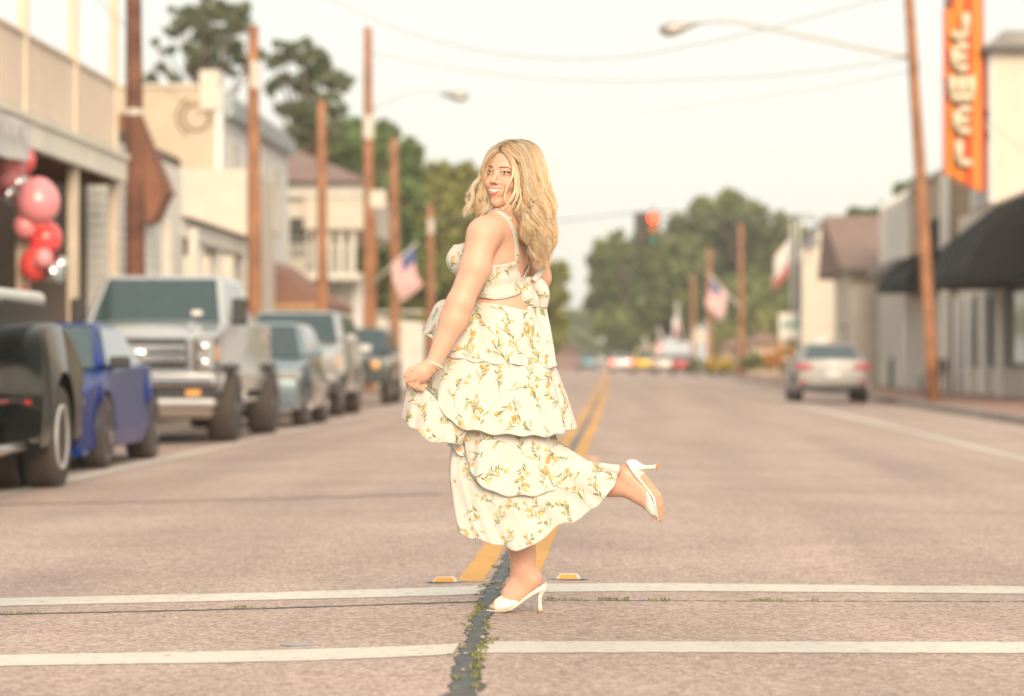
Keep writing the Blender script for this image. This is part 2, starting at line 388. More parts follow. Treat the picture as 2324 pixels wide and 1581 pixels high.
# ================================================================ vehicles
M_tyre = mat('tyre_rubber', (0.062, 0.050, 0.043), 0.85, var=.2, bump=.3, bscale=60)
M_rim = mat('alloy_rim', (0.55, 0.56, 0.57), 0.28, metal=1.0, var=.08)
M_chrome = mat('chrome', (0.62, 0.62, 0.62), 0.16, metal=1.0, var=.03)
M_glass = mat('car_glass', (0.030, 0.060, 0.066), 0.04, var=.1, coat=.6, spec=.6)
M_trim = mat('black_trim', (0.025, 0.025, 0.026), 0.5, var=.1)
M_lamp = mat('headlamp_glass', (0.55, 0.56, 0.54), 0.12, metal=.5, coat=1.0, var=.1)
M_amberlamp = mat('turn_lamp', (0.85, 0.42, 0.12), 0.2, coat=1.0, var=.05)
M_tail = mat('tail_lamp', (0.45, 0.03, 0.03), 0.15, coat=1.0, var=.05)
M_plate = mat('number_plate', (0.75, 0.75, 0.72), 0.5, var=.05)
def paint(name, col, rough=.3, metal=.35): return mat(name, col, rough, metal=metal, coat=1.0, var=.05, scale=3)

def facequad(a, b, c, d, u0, u1, v0, v1, off):
    a, b, c, d = map(Vector, (a, b, c, d))
    f = lambda u, v: (a*(1-u) + b*u)*(1-v) + (d*(1-u) + c*u)*v
    n = (b - a).cross(d - a).normalized()
    return [f(u0,v0)+n*off, f(u1,v0)+n*off, f(u1,v1)+n*off, f(u0,v1)+n*off]

def car(name, label, cat, loc, rz, L, W, prof, wheels, wr, ww, cabin, pm, group=None, glass=M_glass, taper=.12, tumble=.06, extras=(), rimr=.66, spokes=5, arch=1.13, mirrors=True, sidewin=2, bev=.07, rim=None, gap=.0):
    """prof: upper outline (y,z) from front bottom over the bonnet to the rear bottom; y=-L/2 is the nose"""
    e = empty(name, loc, rz); tag(e, label, cat, group)
    zb = prof[0][1]
    outl = list(prof)
    arcs = []
    for wy in sorted(wheels, reverse=True):
        ra = wr*arch; n = 9; a0 = math.asin(max(-1, min(1, (zb - wr)/ra)))
        arcs.append(len(outl))
        outl += [(wy + ra*math.cos(t), wr + ra*math.sin(t)) for t in np.linspace(a0, math.pi - a0, n)]
    zmax = max(p[1] for p in outl)
    def hw(y, z):
        q = abs(y)/(L/2); k = 1 - taper*max(0, q - .62)**2/.1444
        t = (z - zb)/(zmax - zb); return W/2*k*(1 - tumble*max(0, t - .45)**2/.3 - .05*max(0, .25 - t)/.25)
    S = [-1, -.93, -.6, 0, .6, .93, 1]
    bm = bmesh.new(); grid = []
    for (y, z) in outl:
        w = hw(y, z); top = max(0, (z - zb)/(zmax - zb))
        grid.append([bm.verts.new((s*w, y + (.05*L*.35*(s*s)*(1 if y < 0 else -1) if abs(y) > L*.46 else 0), z + .03*top*(1 - s*s))) for s in S])
    n = len(outl); archset = set()
    for a0_ in arcs: archset |= set(range(a0_, a0_ + 8))
    for i in range(n):
        k = (i + 1) % n
        for j in range(len(S) - 1):
            f = bm.faces.new((grid[i][j], grid[i][j+1], grid[k][j+1], grid[k][j])); f.material_index = 1 if (i in archset or z < zb + 1e-6 and outl[k][1] <= zb + 1e-6) else 0
    fl = [bm.faces.new([g[0] for g in grid]), bm.faces.new([g[-1] for g in grid][::-1])]
    bmesh.ops.triangulate(bm, faces=fl)
    bmesh.ops.recalc_face_normals(bm, faces=bm.faces)
    me = bpy.data.meshes.new('body'); bm.to_mesh(me); bm.free(); me.materials.append(pm); me.materials.append(M_trim)
    for p in me.polygons: p.use_smooth = True
    o = bpy.data.objects.new('body', me); C.objects.link(o); o.parent = e
    md = o.modifiers.new('bevel', 'BEVEL'); md.width = bev; md.segments = 3; md.limit_method = 'ANGLE'; md.angle_limit = R(38)
    o.modifiers.new('wn', 'WEIGHTED_NORMAL')
    # cabin
    if cabin:
        yb0, yt0, yt1, yb1, zb_, zt, wb, wt = cabin
        B = [(-wb, yb0, zb_), (wb, yb0, zb_), (wb, yb1, zb_), (-wb, yb1, zb_)]
        T = [(-wt, yt0, zt), (wt, yt0, zt), (wt, yt1, zt), (-wt, yt1, zt)]
        m = MB(); m.hexa(B + T); cb = m.build('cabin', pm, e, bevel=.07 if cat == 'pickup truck' else .12, bseg=4, smooth=True); cb.modifiers.new('wn', 'WEIGHTED_NORMAL')
        def win(nm, a, b_, c_, d_, u0, u1, v0, v1):
            m = MB(); q = facequad(a, b_, c_, d_, u0, u1, v0, v1, .006); q2 = facequad(a, b_, c_, d_, u0, u1, v0, v1, -.03)
            m.hexa(q2 + q); return m.build(nm, glass, e, bevel=.012)
        win('windscreen', B[0], B[1], T[1], T[0], .055, .945, .06, .93)
        win('rear_window', B[2], B[3], T[3], T[2], .07, .93, .1, .9)
        for (a, b_, c_, d_) in ((B[1], B[2], T[2], T[1]), (B[3], B[0], T[0], T[3])):
            for k in range(sidewin):
                u0, u1 = .05 + .9*k/sidewin + .018, .05 + .9*(k+1)/sidewin - .018
                win('side_window', a, b_, c_, d_, u0, u1, .1, .88)
        if mirrors:
            for s in (-1, 1):
                m = MB(); my = yb0 + .12*(yb1 - yb0)
                m.box(min(s*wb, s*(wb+.2)), max(s*wb, s*(wb+.2)), my - .05, my + .07, zb_ + .02, zb_ + .14 if cat != 'pickup truck' else zb_ + .36)
                m.build('mirror', M_trim if cat == 'pickup truck' or name == 'coupe' else pm, e, bevel=.03)
    # wheels
    for wy in wheels:
        for s in (-1, 1):
            xo = s*(hw(wy, wr) - ww*.5 + .01 + gap)
            m = MB(); r = wr; h = ww/2
            m.lathe([(r*rimr, -h*.9), (r*.9, -h), (r*.975, -h*.82), (r, -h*.5), (r, h*.5), (r*.975, h*.82), (r*.9, h), (r*rimr, h*.9)], 32, 'x', (xo, wy, wr))
            t = m.build('wheel', M_tyre, e, smooth=True)
            m = MB(); fx = xo + s*h*.78
            m.lathe([(r*rimr*1.02, -.02), (r*rimr*1.02, .02), (r*rimr*.9, .02), (r*rimr*.86, -.05)], 28, 'x', (fx, wy, wr), cap=False)
            m.lathe([(r*.16, -.03), (r*.16, .015), (r*.1, .025), (.001, .025)], 16, 'x', (fx, wy, wr), cap=False)
            for k in range(spokes):
                a = 2*math.pi*k/spokes + .3; ca, sa = math.cos(a), math.sin(a)
                p0, p1 = r*.1, r*rimr*.93; wd0, wd1 = r*.075, r*.1
                q = []
                for xx in (fx - .03, fx + .008):
                    q += [(xx, wy + p0*ca - wd0*sa, wr + p0*sa + wd0*ca), (xx, wy + p0*ca + wd0*sa, wr + p0*sa - wd0*ca),
                          (xx, wy + p1*ca + wd1*sa, wr + p1*sa - wd1*ca), (xx, wy + p1*ca - wd1*sa, wr + p1*sa + wd1*ca)]
                m.hexa(q)
            m.build('rim', rim or M_rim, t)
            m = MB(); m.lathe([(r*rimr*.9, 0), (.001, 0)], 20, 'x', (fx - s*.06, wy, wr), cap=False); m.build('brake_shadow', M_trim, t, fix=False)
    for nm, mm, kind, args, bv in extras:
        m = MB()
        if kind == 'box': m.box(*args)
        elif kind == 'ball': m.ball(*args)
        elif kind == 'tube': m.tube(*args)
        elif kind == 'hexa': m.hexa(args)
        m.build(nm, mm, e, bevel=bv, smooth=(kind != 'box'))
    return e

def both(nm, mm, x0, x1, y0, y1, z0, z1, bv=.01):
    return [(nm, mm, 'box', (x0, x1, y0, y1, z0, z1), bv), (nm, mm, 'box', (-x1, -x0, y0, y1, z0, z1), bv)]

ZL = road_z(-5.6)
LEFTSIDE = 'cars parked along the left kerb'
# --- silver heavy-duty pickup facing the camera
PS = mat('silver_paint', (0.50, 0.52, 0.53), .3, metal=.3, coat=.7, var=.04, scale=3)
Lp = 6.3
prof = [(-3.05,.62),(-3.13,.8),(-3.13,1.22),(-3.02,1.36),(-2.2,1.44),(-1.72,1.5),(1.02,1.47),(1.05,1.52),(3.13,1.5),(3.15,.72),(3.05,.62)]
ex = both('headlamp', M_lamp, .72, .95, -3.15, -3.0, .90, 1.30, .04)
ex += both('headlamp_bezel', M_trim, .705, .965, -3.135, -3.0, .885, 1.315, .03)
ex += [('projector', M_chrome, 'ball', ((s*.82, -3.15, z), (.07, .03, .06)), 0) for s in (-1, 1) for z in (1.0, 1.19)]
ex += both('turn_lamp', M_amberlamp, .955, .985, -3.08, -2.95, 1.02, 1.2, .01)
ex += [('bonnet_bulge', PS, 'hexa', [(-.62,-2.95,1.36),(.62,-2.95,1.36),(.66,-1.75,1.47),(-.66,-1.75,1.47),(-.5,-2.85,1.43),(.5,-2.85,1.43),(.56,-1.75,1.545),(-.56,-1.75,1.545)], .03)]
ex += both('wheel_flare', M_trim, .97, 1.06, -2.58, -1.48, .90, .985, .03) + both('wheel_flare', M_trim, .97, 1.06, 1.48, 2.58, .90, .985, .03)
ex += [('grille', M_chrome, 'box', (-.70, .70, -3.165, -3.05, .88, 1.335), .04), ('grille_opening', M_trim, 'box', (-.62, .62, -3.178, -3.1, .93, 1.29), .02), ('badge', M_chrome, 'ball', ((0, -3.23, 1.115), (.15, .03, .06)), 0)]
ex += [('grille_bar', M_trim, 'box', (-.6, .6, -3.19, -3.1, z, z + .03), .008) for z in (.945, 1.265)]
ex += [('grille_bar', M_chrome, 'box', (-.6, .6, -3.225, -3.1, z, z + .10), .02) for z in (1.0, 1.125)]
ex += [('bumper', M_chrome, 'box', (-.99, .99, -3.30, -2.95, .70, .84), .05), ('bumper_lower', PS, 'box', (-.97, .97, -3.27, -2.9, .46, .58), .06), ('bumper_intake', M_trim, 'box', (-.98, .98, -3.26, -2.9, .585, .69), .02),
       ('air_dam', paint('bronze_valance', (0.17, 0.13, 0.10), .5, .1), 'box', (-.93, .93, -3.22, -2.8, .32, .455), .06), ('number_plate', M_plate, 'box', (-.16, .16, -3.315, -3.29, .71, .83), .004)]
ex += both('fog_lamp', M_amberlamp, .62, .8, -3.285, -3.2, .6, .67, .01)
ex += [('windscreen_sticker', M_plate, 'box', (.45, .58, -1.585, -1.565, 1.6, 1.66), .004)]
ex += both('step_board', M_chrome, .84, 1.0, -1.4, .95, .48, .55, .03)
xfp = G(550, 1003)[0]
ypk = G(530, 1003)[1] + 1.05
car('pickup_truck', 'tall silver crew-cab pickup truck with chrome grille parked behind the blue coupe', 'pickup truck', (xfp - 1.17, ypk + 1.05, ZL), 0, Lp, 2.03, prof, [-2.03, 2.03], .45, .36,
    (-1.68, -.98, .72, 1.04, 1.46, 2.12, .93, .77), PS, LEFTSIDE, extras=ex, rimr=.6, spokes=8, arch=1.2, taper=.06, tumble=.05, gap=.17)
# --- blue coupe
PB = mat('blue_paint', (0.002, 0.024, 0.17), .25, metal=.0, coat=.04, spec=.2, var=.05, scale=3)
prof = [(-2.3,.2),(-2.38,.42),(-2.36,.62),(-2.22,.72),(-1.6,.84),(-.95,.93),(.5,.97),(1.3,1.0),(2.1,.98),(2.33,.92),(2.37,.55),(2.28,.26),(2.2,.2)]
ex = [('upper_grille', M_trim, 'box', (-.72, .72, -2.42, -2.2, .555, .63), .02), ('lower_grille', M_trim, 'box', (-.62, .62, -2.40, -2.2, .27, .47), .04), ('front_splitter', PB, 'box', (-.9, .9, -2.43, -2.1, .155, .21), .02),
      ('number_plate', M_plate, 'box', (-.16, .16, -2.425, -2.40, .47, .55), .003)]
ex += both('headlamp', M_lamp, .5, .86, -2.33, -2.12, .60, .70, .03)
ex += both('side_scoop', M_trim, .70, .86, -2.37, -2.25, .3, .46, .02)
xc, yc_ = G(248, 1063)
car('coupe', 'blue two-door coupe parked between the dark dual-wheel truck and the silver pickup', 'car', (xc - .965, yc_ + 1.41, road_z(-5.6)), 0, 4.78, 1.93, prof, [-1.41, 1.4], .355, .27,
    (-.98, -.2, .95, 1.62, .93, 1.40, .84, .64), PB, LEFTSIDE, extras=ex, rimr=.72, spokes=10, taper=.16, tumble=.1, sidewin=1, rim=mat('dark_rim', (.2,.2,.2), .3, metal=1.0))
# --- dark dual-wheel pickup, only its rear fender and wheels inside the frame
PD = mat('dark_green_black_paint', (0.008, 0.010, 0.009), .15, metal=.0, coat=.05, spec=.22, var=.05, scale=3)
xd, yd = G(160, 1105)
prof = [(-3.1,.55),(-3.2,.8),(-3.18,1.3),(-2.9,1.42),(-1.6,1.5),(.75,1.46),(.8,1.5),(3.18,1.48),(3.2,.8),(3.05,.55)]
ex = both('headlamp', M_lamp, .66, .93, -3.24, -3.1, .98, 1.25, .02)
ex += [('grille', M_chrome, 'box', (-.6, .6, -3.25, -3.1, .8, 1.3), .03), ('bumper', M_chrome, 'box', (-1.0, 1.0, -3.4, -3.0, .5, .76), .05),
       ('bed_cover', mat('bed_cover_white', (.62,.63,.6), .4), 'box', (-.86, .84, .9, 3.1, 1.475, 1.60), .05)]
dually = car('pickup_truck', 'dark green-black dual-wheel pickup truck at the left edge, rear fender and big wheel showing', 'pickup truck', (xd - 1.255, yd - 1.95, ZL), 0, 6.4, 1.98, prof, [-2.1], .42, .3,
    (-1.5, -.85, .45, .75, 1.46, 1.98, .92, .75), PD, LEFTSIDE, extras=ex, rimr=.58, spokes=8, arch=1.15, taper=.05, tumble=.03)
for s in (-1, 1):      # rear dual wheels under flared fenders
    for dx_, nm in ((1.06, 'wheel'), (.76, 'wheel')):
        m = MB(); xo = s*dx_; r = .42; h = .135
        m.lathe([(r*.6, -h*.9), (r*.9, -h), (r*.975, -h*.82), (r, -h*.5), (r, h*.5), (r*.975, h*.82), (r*.9, h), (r*.6, h*.9)], 36, 'x', (xo, 1.95, r))
        t = m.build(nm, M_tyre, dually, smooth=True)
        if dx_ > 1:
            m = MB(); m.lathe([(r*.62, s*.10), (r*.62, s*.135), (r*.57, s*.14), (r*.5, s*.05), (r*.32, s*.0), (r*.3, s*.1), (r*.22, s*.12), (.001, s*.12)], 32, 'x', (xo, 1.95, r), cap=False)
            m.build('rim', mat('brushed_dual_rim', (.60,.59,.57), .4, metal=.35), t, smooth=True)
    ra = .51; arc_ = [(1.95 + ra*math.cos(t), .43 + ra*math.sin(t)) for t in np.linspace(-.12, math.pi + .12, 15)]
    poly_ = [(1.08, .36), (1.07, .75), (1.12, 1.05), (1.3, 1.22), (1.6, 1.31), (1.95, 1.33), (2.3, 1.31), (2.62, 1.2), (2.78, .95), (2.82, .42)] + arc_
    bm_ = bmesh.new(); va = [bm_.verts.new((s*.9, y, z)) for y, z in poly_]; vb = [bm_.verts.new((s*(1.215 - .10*max(0, z - .95)/.38 - .03*(z < .5)), y, z)) for y, z in poly_]
    nn_ = len(poly_)
    for i_ in range(nn_): bm_.faces.new((va[i_], va[(i_+1) % nn_], vb[(i_+1) % nn_], vb[i_]))
    fl_ = [bm_.faces.new(va), bm_.faces.new(vb[::-1])]; bmesh.ops.triangulate(bm_, faces=fl_); bmesh.ops.recalc_face_normals(bm_, faces=bm_.faces)
    me_ = bpy.data.meshes.new('flared_fender'); bm_.to_mesh(me_); bm_.free(); me_.materials.append(PD); me_.polygons.foreach_set('use_smooth', [True]*len(me_.polygons))
    o_ = bpy.data.objects.new('flared_fender', me_); C.objects.link(o_); o_.parent = dually
    md_ = o_.modifiers.new('bevel', 'BEVEL'); md_.width = .06; md_.segments = 4; md_.limit_method = 'ANGLE'; md_.angle_limit = R(40); o_.modifiers.new('wn', 'WEIGHTED_NORMAL')
    m = MB(); m.box(min(s*1.06, s*1.12), max(s*1.06, s*1.12), 1.035, 1.06, .69, .725); m.build('marker_lamp', M_tail, dually, bevel=.01)
    m = MB(); m.tube([(s*1.02, -1.35, .40), (s*1.06, -1.2, .37), (s*1.06, .95, .37), (s*1.045, 1.05, .38)], .05, 12); m.build('step_bar', M_chrome, dually, smooth=True)
    m = MB(); m.box(min(s*.97, s*1.0), max(s*.97, s*1.0), -1.2, 1.25, .70, .735); m.build('side_moulding', M_chrome, dually, bevel=.005)

# --- blue-grey crossover
PG = paint('steel_blue_paint', (0.20, 0.27, 0.31), .25, .5)
prof = [(-2.2,.28),(-2.28,.5),(-2.25,.78),(-2.1,.92),(-1.3,1.02),(-1.0,1.06),(1.9,1.1),(2.2,1.05),(2.26,.5),(2.15,.28)]
ex = both('headlamp', M_lamp, .52, .86, -2.26, -2.02, .74, .88, .03) + [('grille', M_trim, 'box', (-.5, .5, -2.30, -2.1, .45, .78), .03), ('number_plate', M_plate, 'box', (-.16, .16, -2.32, -2.28, .45, .55), .003)]
x4, y4 = G(712, 966)
car('crossover', 'blue-grey crossover car parked just behind the silver pickup', 'car', (x4 - .93, y4 + .9, ZL), 0, 4.55, 1.86, prof, [-1.38, 1.38], .36, .24, (-1.0, -.25, 1.5, 2.1, 1.06, 1.62, .84, .64), PG, LEFTSIDE, extras=ex, taper=.14, tumble=.07)
# --- pale silver full-size pickup / SUV
PW = paint('pale_silver_paint', (0.50, 0.51, 0.50), .28, .45)
prof = [(-2.75,.45),(-2.85,.7),(-2.83,1.1),(-2.65,1.22),(-1.8,1.32),(-1.4,1.36),(2.6,1.38),(2.78,1.3),(2.8,.6),(2.7,.45)]
ex = both('headlamp', M_lamp, .6, .96, -2.9, -2.7, .86, 1.1, .03) + both('turn_lamp', M_amberlamp, .93, .99, -2.8, -2.6, .9, 1.1, .01)
ex += [('grille', M_chrome, 'box', (-.55, .55, -2.93, -2.7, .72, 1.14), .03), ('bumper', M_trim, 'box', (-.97, .97, -2.97, -2.6, .42, .66), .05)]
x5, y5 = G(790, 944)
car('sport_utility', 'pale silver tall sport utility vehicle parked behind the blue-grey crossover', 'car', (x5 - 1.0, y5 + 1.2, ZL), 0, 5.7, 2.02, prof, [-1.75, 1.75], .42, .3, (-1.4, -.75, 2.1, 2.6, 1.36, 1.94, .93, .76), PW, LEFTSIDE, extras=ex, rimr=.6, taper=.08, sidewin=3)
# --- dark off-roader
PJ = paint('dark_slate_paint', (0.055, 0.07, 0.072), .3, .3)
prof = [(-2.0,.55),(-2.05,.75),(-2.03,1.05),(-1.9,1.12),(-.95,1.16),(-.9,1.18),(2.0,1.2),(2.05,1.1),(2.05,.6),(1.95,.55)]
ex = [('headlamp', M_amberlamp, 'ball', ((s*.55, -2.03, .92), (.1, .05, .1)), 0) for s in (-1, 1)] + [('grille', M_trim, 'box', (-.42, .42, -2.08, -1.95, .75, 1.05), .03), ('bumper', M_trim, 'box', (-.85, .85, -2.25, -1.98, .5, .68), .03)]
ex += both('fender_flare', M_trim, .82, .98, -1.85, -.75, .86, .93, .03) + [('windscreen_banner', M_plate, 'box', (.1, .35, -.93, -.88, 1.25, 1.38), .005)]
x6, y6 = G(902, 918)
car('off_roader', 'dark slate upright off-roader, last of the cars parked along the left kerb', 'car', (x6 - .98, y6 + 1.0, ZL), 0, 4.15, 1.8, prof, [-1.25, 1.25], .41, .28, (-.9, -.65, 1.9, 2.0, 1.17, 1.78, .78, .68), PJ, LEFTSIDE, extras=ex, rimr=.58, arch=1.2, taper=.02, tumble=.02, gap=.07)
# --- silver sedan on the right, seen from behind
PSE = mat('silver_sedan_paint', (0.36, 0.35, 0.34), .5, metal=.25, coat=.25, var=.05, scale=3)
prof = [(-2.3,.3),(-2.4,.5),(-2.36,.74),(-2.2,.82),(-1.2,.95),(-1.0,.97),(1.3,1.0),(1.9,1.05),(2.33,1.04),(2.4,.85),(2.42,.5),(2.3,.32)]
ex = both('tail_lamp', M_tail, .52, .90, 2.30, 2.425, .83, .95, .03) + [('boot_strip', M_chrome, 'box', (-.5, .5, 2.40, 2.435, .855, .885), .01), ('number_plate', M_plate, 'box', (-.16, .16, 2.415, 2.44, .66, .78), .003), ('badge', M_chrome, 'ball', ((0, 2.43, .93), (.07,.02,.05)), 0), ('rear_valance', M_trim, 'box', (-.8, .8, 2.35, 2.44, .33, .44), .03)]
ex += both('reflector', M_tail, .62, .82, 2.40, 2.435, .5, .545, .008)
ysd = 72.0
car('sedan', 'silver sedan seen from behind, parked along the right kerb', 'car', ((X(1800, ysd) + X(1975, ysd)) / 2 + .03, ysd + 2.0, road_z(5.2)), math.pi, 4.85, 1.87, prof, [-1.4, 1.42], .345, .23,
    (-1.0, -.1, 1.2, 2.05, .98, 1.45, .84, .60), PSE, None, extras=ex, taper=.14, tumble=.09)
bpy.data.objects['sedan'].rotation_euler = (0, 0, 0)
bpy.data.objects['sedan'].location.y = ysd + 2.35
bpy.data.objects['sedan'].rotation_euler = (0, 0, math.pi)
# --- far traffic down the street
def far_car(nm, label, u, Yc, pm, lit=False, van=False):
    h = 1.75 if van else 1.45
    prof = [(-2.1,.3),(-2.2,.5),(-2.15,.8),(-1.1,.95),(1.9,1.0),(2.15,.9),(2.2,.5),(2.1,.3)]
    ex = both('tail_lamp', mat('lit_brake_lamp', (.5,.02,.02), .3, emit=(1.0,.08,.06), estr=2.5) if lit else M_tail, .55, .85, 2.1, 2.23, .7, .92, .02)
    car(nm, label, 'car', (X(u, Yc), Yc, road_z(X(u, Yc))), math.pi, 4.4, 1.8, prof, [-1.3, 1.3], .34, .22, (-1.1, -.4, 1.5 if van else 1.1, 1.95, .95, h, .82, .64), pm, 'traffic at the far end of the street', extras=ex, mirrors=False)
far_car('distant_car', 'distant red car, rightmost of the cars at the far end of the street', 1550, 205, paint('red_paint', (.42,.03,.03)))
far_car('distant_car', 'distant yellow car at the far end of the street', 1463, 215, paint('yellow_paint', (.75,.50,.03)), van=True)
far_car('distant_car', 'distant pale car between the yellow and the red car', 1505, 212, paint('cream_paint', (.6,.58,.52)))
far_car('distant_car', 'distant white car with glowing brake lamps, leftmost at the far end', 1410, 225, paint('white_paint', (.7,.7,.68)), lit=True)
far_car('distant_car', 'distant teal car left of the yellow centre lines', 1335, 250, paint('teal_paint', (.09,.22,.24)))
# ================================================================ buildings
M_cream = mat('cream_stucco', (0.50, 0.415, 0.31), 0.85, var=.07, scale=1.5, bump=.2)
M_cream2 = mat('pale_cream_stucco', (0.60, 0.545, 0.46), 0.85, var=.06, scale=1.5, bump=.2)
M_wht = mat('white_clapboard', (0.76, 0.74, 0.68), 0.7, var=.06, scale=2)
M_fascia = mat('aged_white_fascia', (0.74, 0.71, 0.62), 0.7, var=.08, scale=1.2)
M_post = mat('buff_post_paint', (0.66, 0.56, 0.43), 0.65, var=.08, scale=3)
M_board = mat('tan_balustrade', (0.66, 0.565, 0.47), 0.7, var=.07, scale=1.0)
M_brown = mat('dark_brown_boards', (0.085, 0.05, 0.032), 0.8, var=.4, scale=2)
M_shing = mat('red_brown_shingle', (0.26, 0.115, 0.07), 0.85, var=.18, scale=3, bump=.4)
M_rbrown = mat('brown_roof_shingle', (0.24, 0.16, 0.135), 0.85, var=.15, scale=2.5, bump=.4)
M_grey = mat('grey_roofing', (0.25, 0.235, 0.225), 0.8, var=.15, scale=2)
M_greyw = mat('cool_grey_siding', (0.68, 0.69, 0.67), 0.75, var=.07, scale=1.2)
M_tan = mat('tan_siding', (0.42, 0.32, 0.24), 0.8, var=.08, scale=1.5)
M_black = mat('black_awning_canvas', (0.014, 0.015, 0.015), 0.75, var=.2, scale=2, spec=.2)
M_dkwin = mat('dark_window_glass', (0.035, 0.04, 0.042), 0.08, var=.2, coat=.5)
M_frame = mat('window_frame_white', (0.60, 0.58, 0.52), 0.6, var=.06)
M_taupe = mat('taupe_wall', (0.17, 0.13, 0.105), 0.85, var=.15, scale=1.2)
M_bright = mat('fresh_white_trim', (.82, .80, .75), .7, var=.05)
M_wood = mat('pole_wood', (0.31, 0.145, 0.072), 0.8, var=.35, scale=2.2, bump=.4)

def wall_box(name, parent, m, x0, x1, y0, y1, z0, z1, bevel=0.0):
    b = MB(); b.box(x0, x1, y0, y1, z0, z1); return b.build(name, m, parent, bevel=bevel)
def clap_x(parent, m, x, y0, y1, z0, z1, side, step=.16):
    """clapboards on a street-facing wall at x; side = outward sign"""
    z = z0; base = None
    while z < z1 - .02:
        h = min(step, z1 - z)
        b = MB(); b.hexa([(x, y0, z), (x + side*.035, y0, z), (x + side*.035, y1, z), (x, y1, z), (x, y0, z + h), (x + side*.012, y0, z + h), (x + side*.012, y1, z + h), (x, y1, z + h)])
        b.build('clapboard', m, parent); z += step
def clap_y(parent, m, y, x0, x1, z0, z1, step=.16):
    z = z0
    while z < z1 - .02:
        h = min(step, z1 - z)
        b = MB(); b.hexa([(x0, y - .035, z), (x1, y - .035, z), (x1, y, z), (x0, y, z), (x0, y - .012, z + h), (x1, y - .012, z + h), (x1, y, z + h), (x0, y, z + h)])
        b.build('clapboard', m, parent); z += step
def window_x(parent, x, y0, y1, z0, z1, side, m=None, nx=2, nz=2, fm=None):
    fm = fm or M_frame
    b = MB(); t = .07
    xs = sorted((x + side*.003, x + side*.06))
    b.box(*xs, y0, y1, z0, z0 + t); b.box(*xs, y0, y1, z1 - t, z1); b.box(*xs, y0, y0 + t, z0 + t, z1 - t); b.box(*xs, y1 - t, y1, z0 + t, z1 - t)
    w = b.build('window', fm, parent)
    ys_ = np.linspace(y0 + t, y1 - t, nx + 1); zs_ = np.linspace(z0 + t, z1 - t, nz + 1)
    for i in range(nx):
        for k in range(nz):
            b = MB(); xp = sorted((x + side*.004, x + side*.03)); b.box(*xp, ys_[i] + .015, ys_[i+1] - .015, zs_[k] + .015, zs_[k+1] - .015)
            b.build('pane', m or M_dkwin, w)
    return w
def window_y(parent, y, x0, x1, z0, z1, m=None, nx=2, nz=2):
    b = MB(); t = .07
    b.box(x0, x1, y - .06, y - .003, z0, z0 + t); b.box(x0, x1, y - .06, y - .003, z1 - t, z1); b.box(x0, x0 + t, y - .06, y - .003, z0 + t, z1 - t); b.box(x1 - t, x1, y - .06, y - .003, z0 + t, z1 - t)
    w = b.build('window', M_frame, parent)
    xs_ = np.linspace(x0 + t, x1 - t, nx + 1); zs_ = np.linspace(z0 + t, z1 - t, nz + 1)
    for i in range(nx):
        for k in range(nz):
            b = MB(); b.box(xs_[i] + .015, xs_[i+1] - .015, y - .03, y - .004, zs_[k] + .015, zs_[k+1] - .015); b.build('pane', m or M_dkwin, w)
    return w
def door_x(parent, x, y0, y1, z0, z1, side, m):
    b = MB(); b.box(*sorted((x + side*.003, x + side*.05)), y0, y1, z0, z1); d = b.build('door', m, parent, bevel=.01)
    b = MB(); b.ball((x + side*.09, y0 + .12, z0 + 1.0), .035, 8, 6); b.build('handle', M_chrome, d, smooth=True)
    b = MB(); b.box(*sorted((x + side*.045, x + side*.06)), y0 + .18, y1 - .18, z0 + 1.0, z1 - .2); b.build('pane', M_dkwin, d)

# ---- left: single-storey shop with a railed roof terrace on posts over the pavement
A = empty('terrace_shop', (-9, 36, 0)); A.location = (0,0,0)
tag(A, 'shop at the left edge with a tan railed terrace on buff posts over the pavement', 'building')
XP = -7.5; FX = -10.6
py_ = [YX(258, XP), YX(166, XP), YX(52, XP)]
py_ += [py_[2] - 3.3, py_[2] - 6.6, py_[2] - 9.9]
Y0, Y1 = py_[-1] - .3, py_[0] + .25
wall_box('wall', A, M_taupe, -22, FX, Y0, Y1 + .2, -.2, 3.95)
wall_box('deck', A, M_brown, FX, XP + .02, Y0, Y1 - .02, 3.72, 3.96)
wall_box('fascia', A, M_fascia, XP + .02, XP + .14, Y0, Y1, 3.60, 4.0, .01)
wall_box('fascia', A, M_fascia, FX, XP + .14, Y1 + .003, Y1 + .12, 3.60, 4.0, .01)
b = MB(); b.box(XP + .143, XP + .19, Y0, Y1 + .1, 3.93, 4.02); b.build('fascia_moulding', M_fascia, A, bevel=.01)
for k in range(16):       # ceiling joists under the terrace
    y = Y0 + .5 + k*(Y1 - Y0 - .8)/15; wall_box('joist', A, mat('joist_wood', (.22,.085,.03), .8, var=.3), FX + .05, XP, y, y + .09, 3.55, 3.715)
for i, y in enumerate(py_):
    wall_box('post', A, M_post, XP - .075, XP + .07, y - .072, y + .072, -.014, 3.598, .012)
    wall_box('terrace_post', A, M_post, XP - .065, XP + .065, y - .065, y + .065, 4.02, 7.3, .01)
wall_box('terrace_beam', A, M_post, XP - .085, XP + .085, Y0, Y1 + .1, 7.31, 7.5, .01)
for i in range(len(py_) - 1):      # board balustrade between the posts
    ya, yb = py_[i+1] + .10, py_[i] - .10
    wall_box('top_rail', A, M_board, XP - .05, XP + .05, ya, yb, 5.02, 5.08, .008)
    n = 24
    for k in range(n):
        w_ = (yb - ya)/n; dx_ = .008*(k % 2)
        wall_box('baluster_board', A, M_board, XP - .02 + dx_, XP + .012 + dx_, ya + k*w_ + .004, ya + (k+1)*w_ - .004, 4.10, 5.018)
wall_box('terrace_end_rail', A, M_board, FX, XP - .1, Y1 - .08, Y1 - .03, 4.1, 5.05)
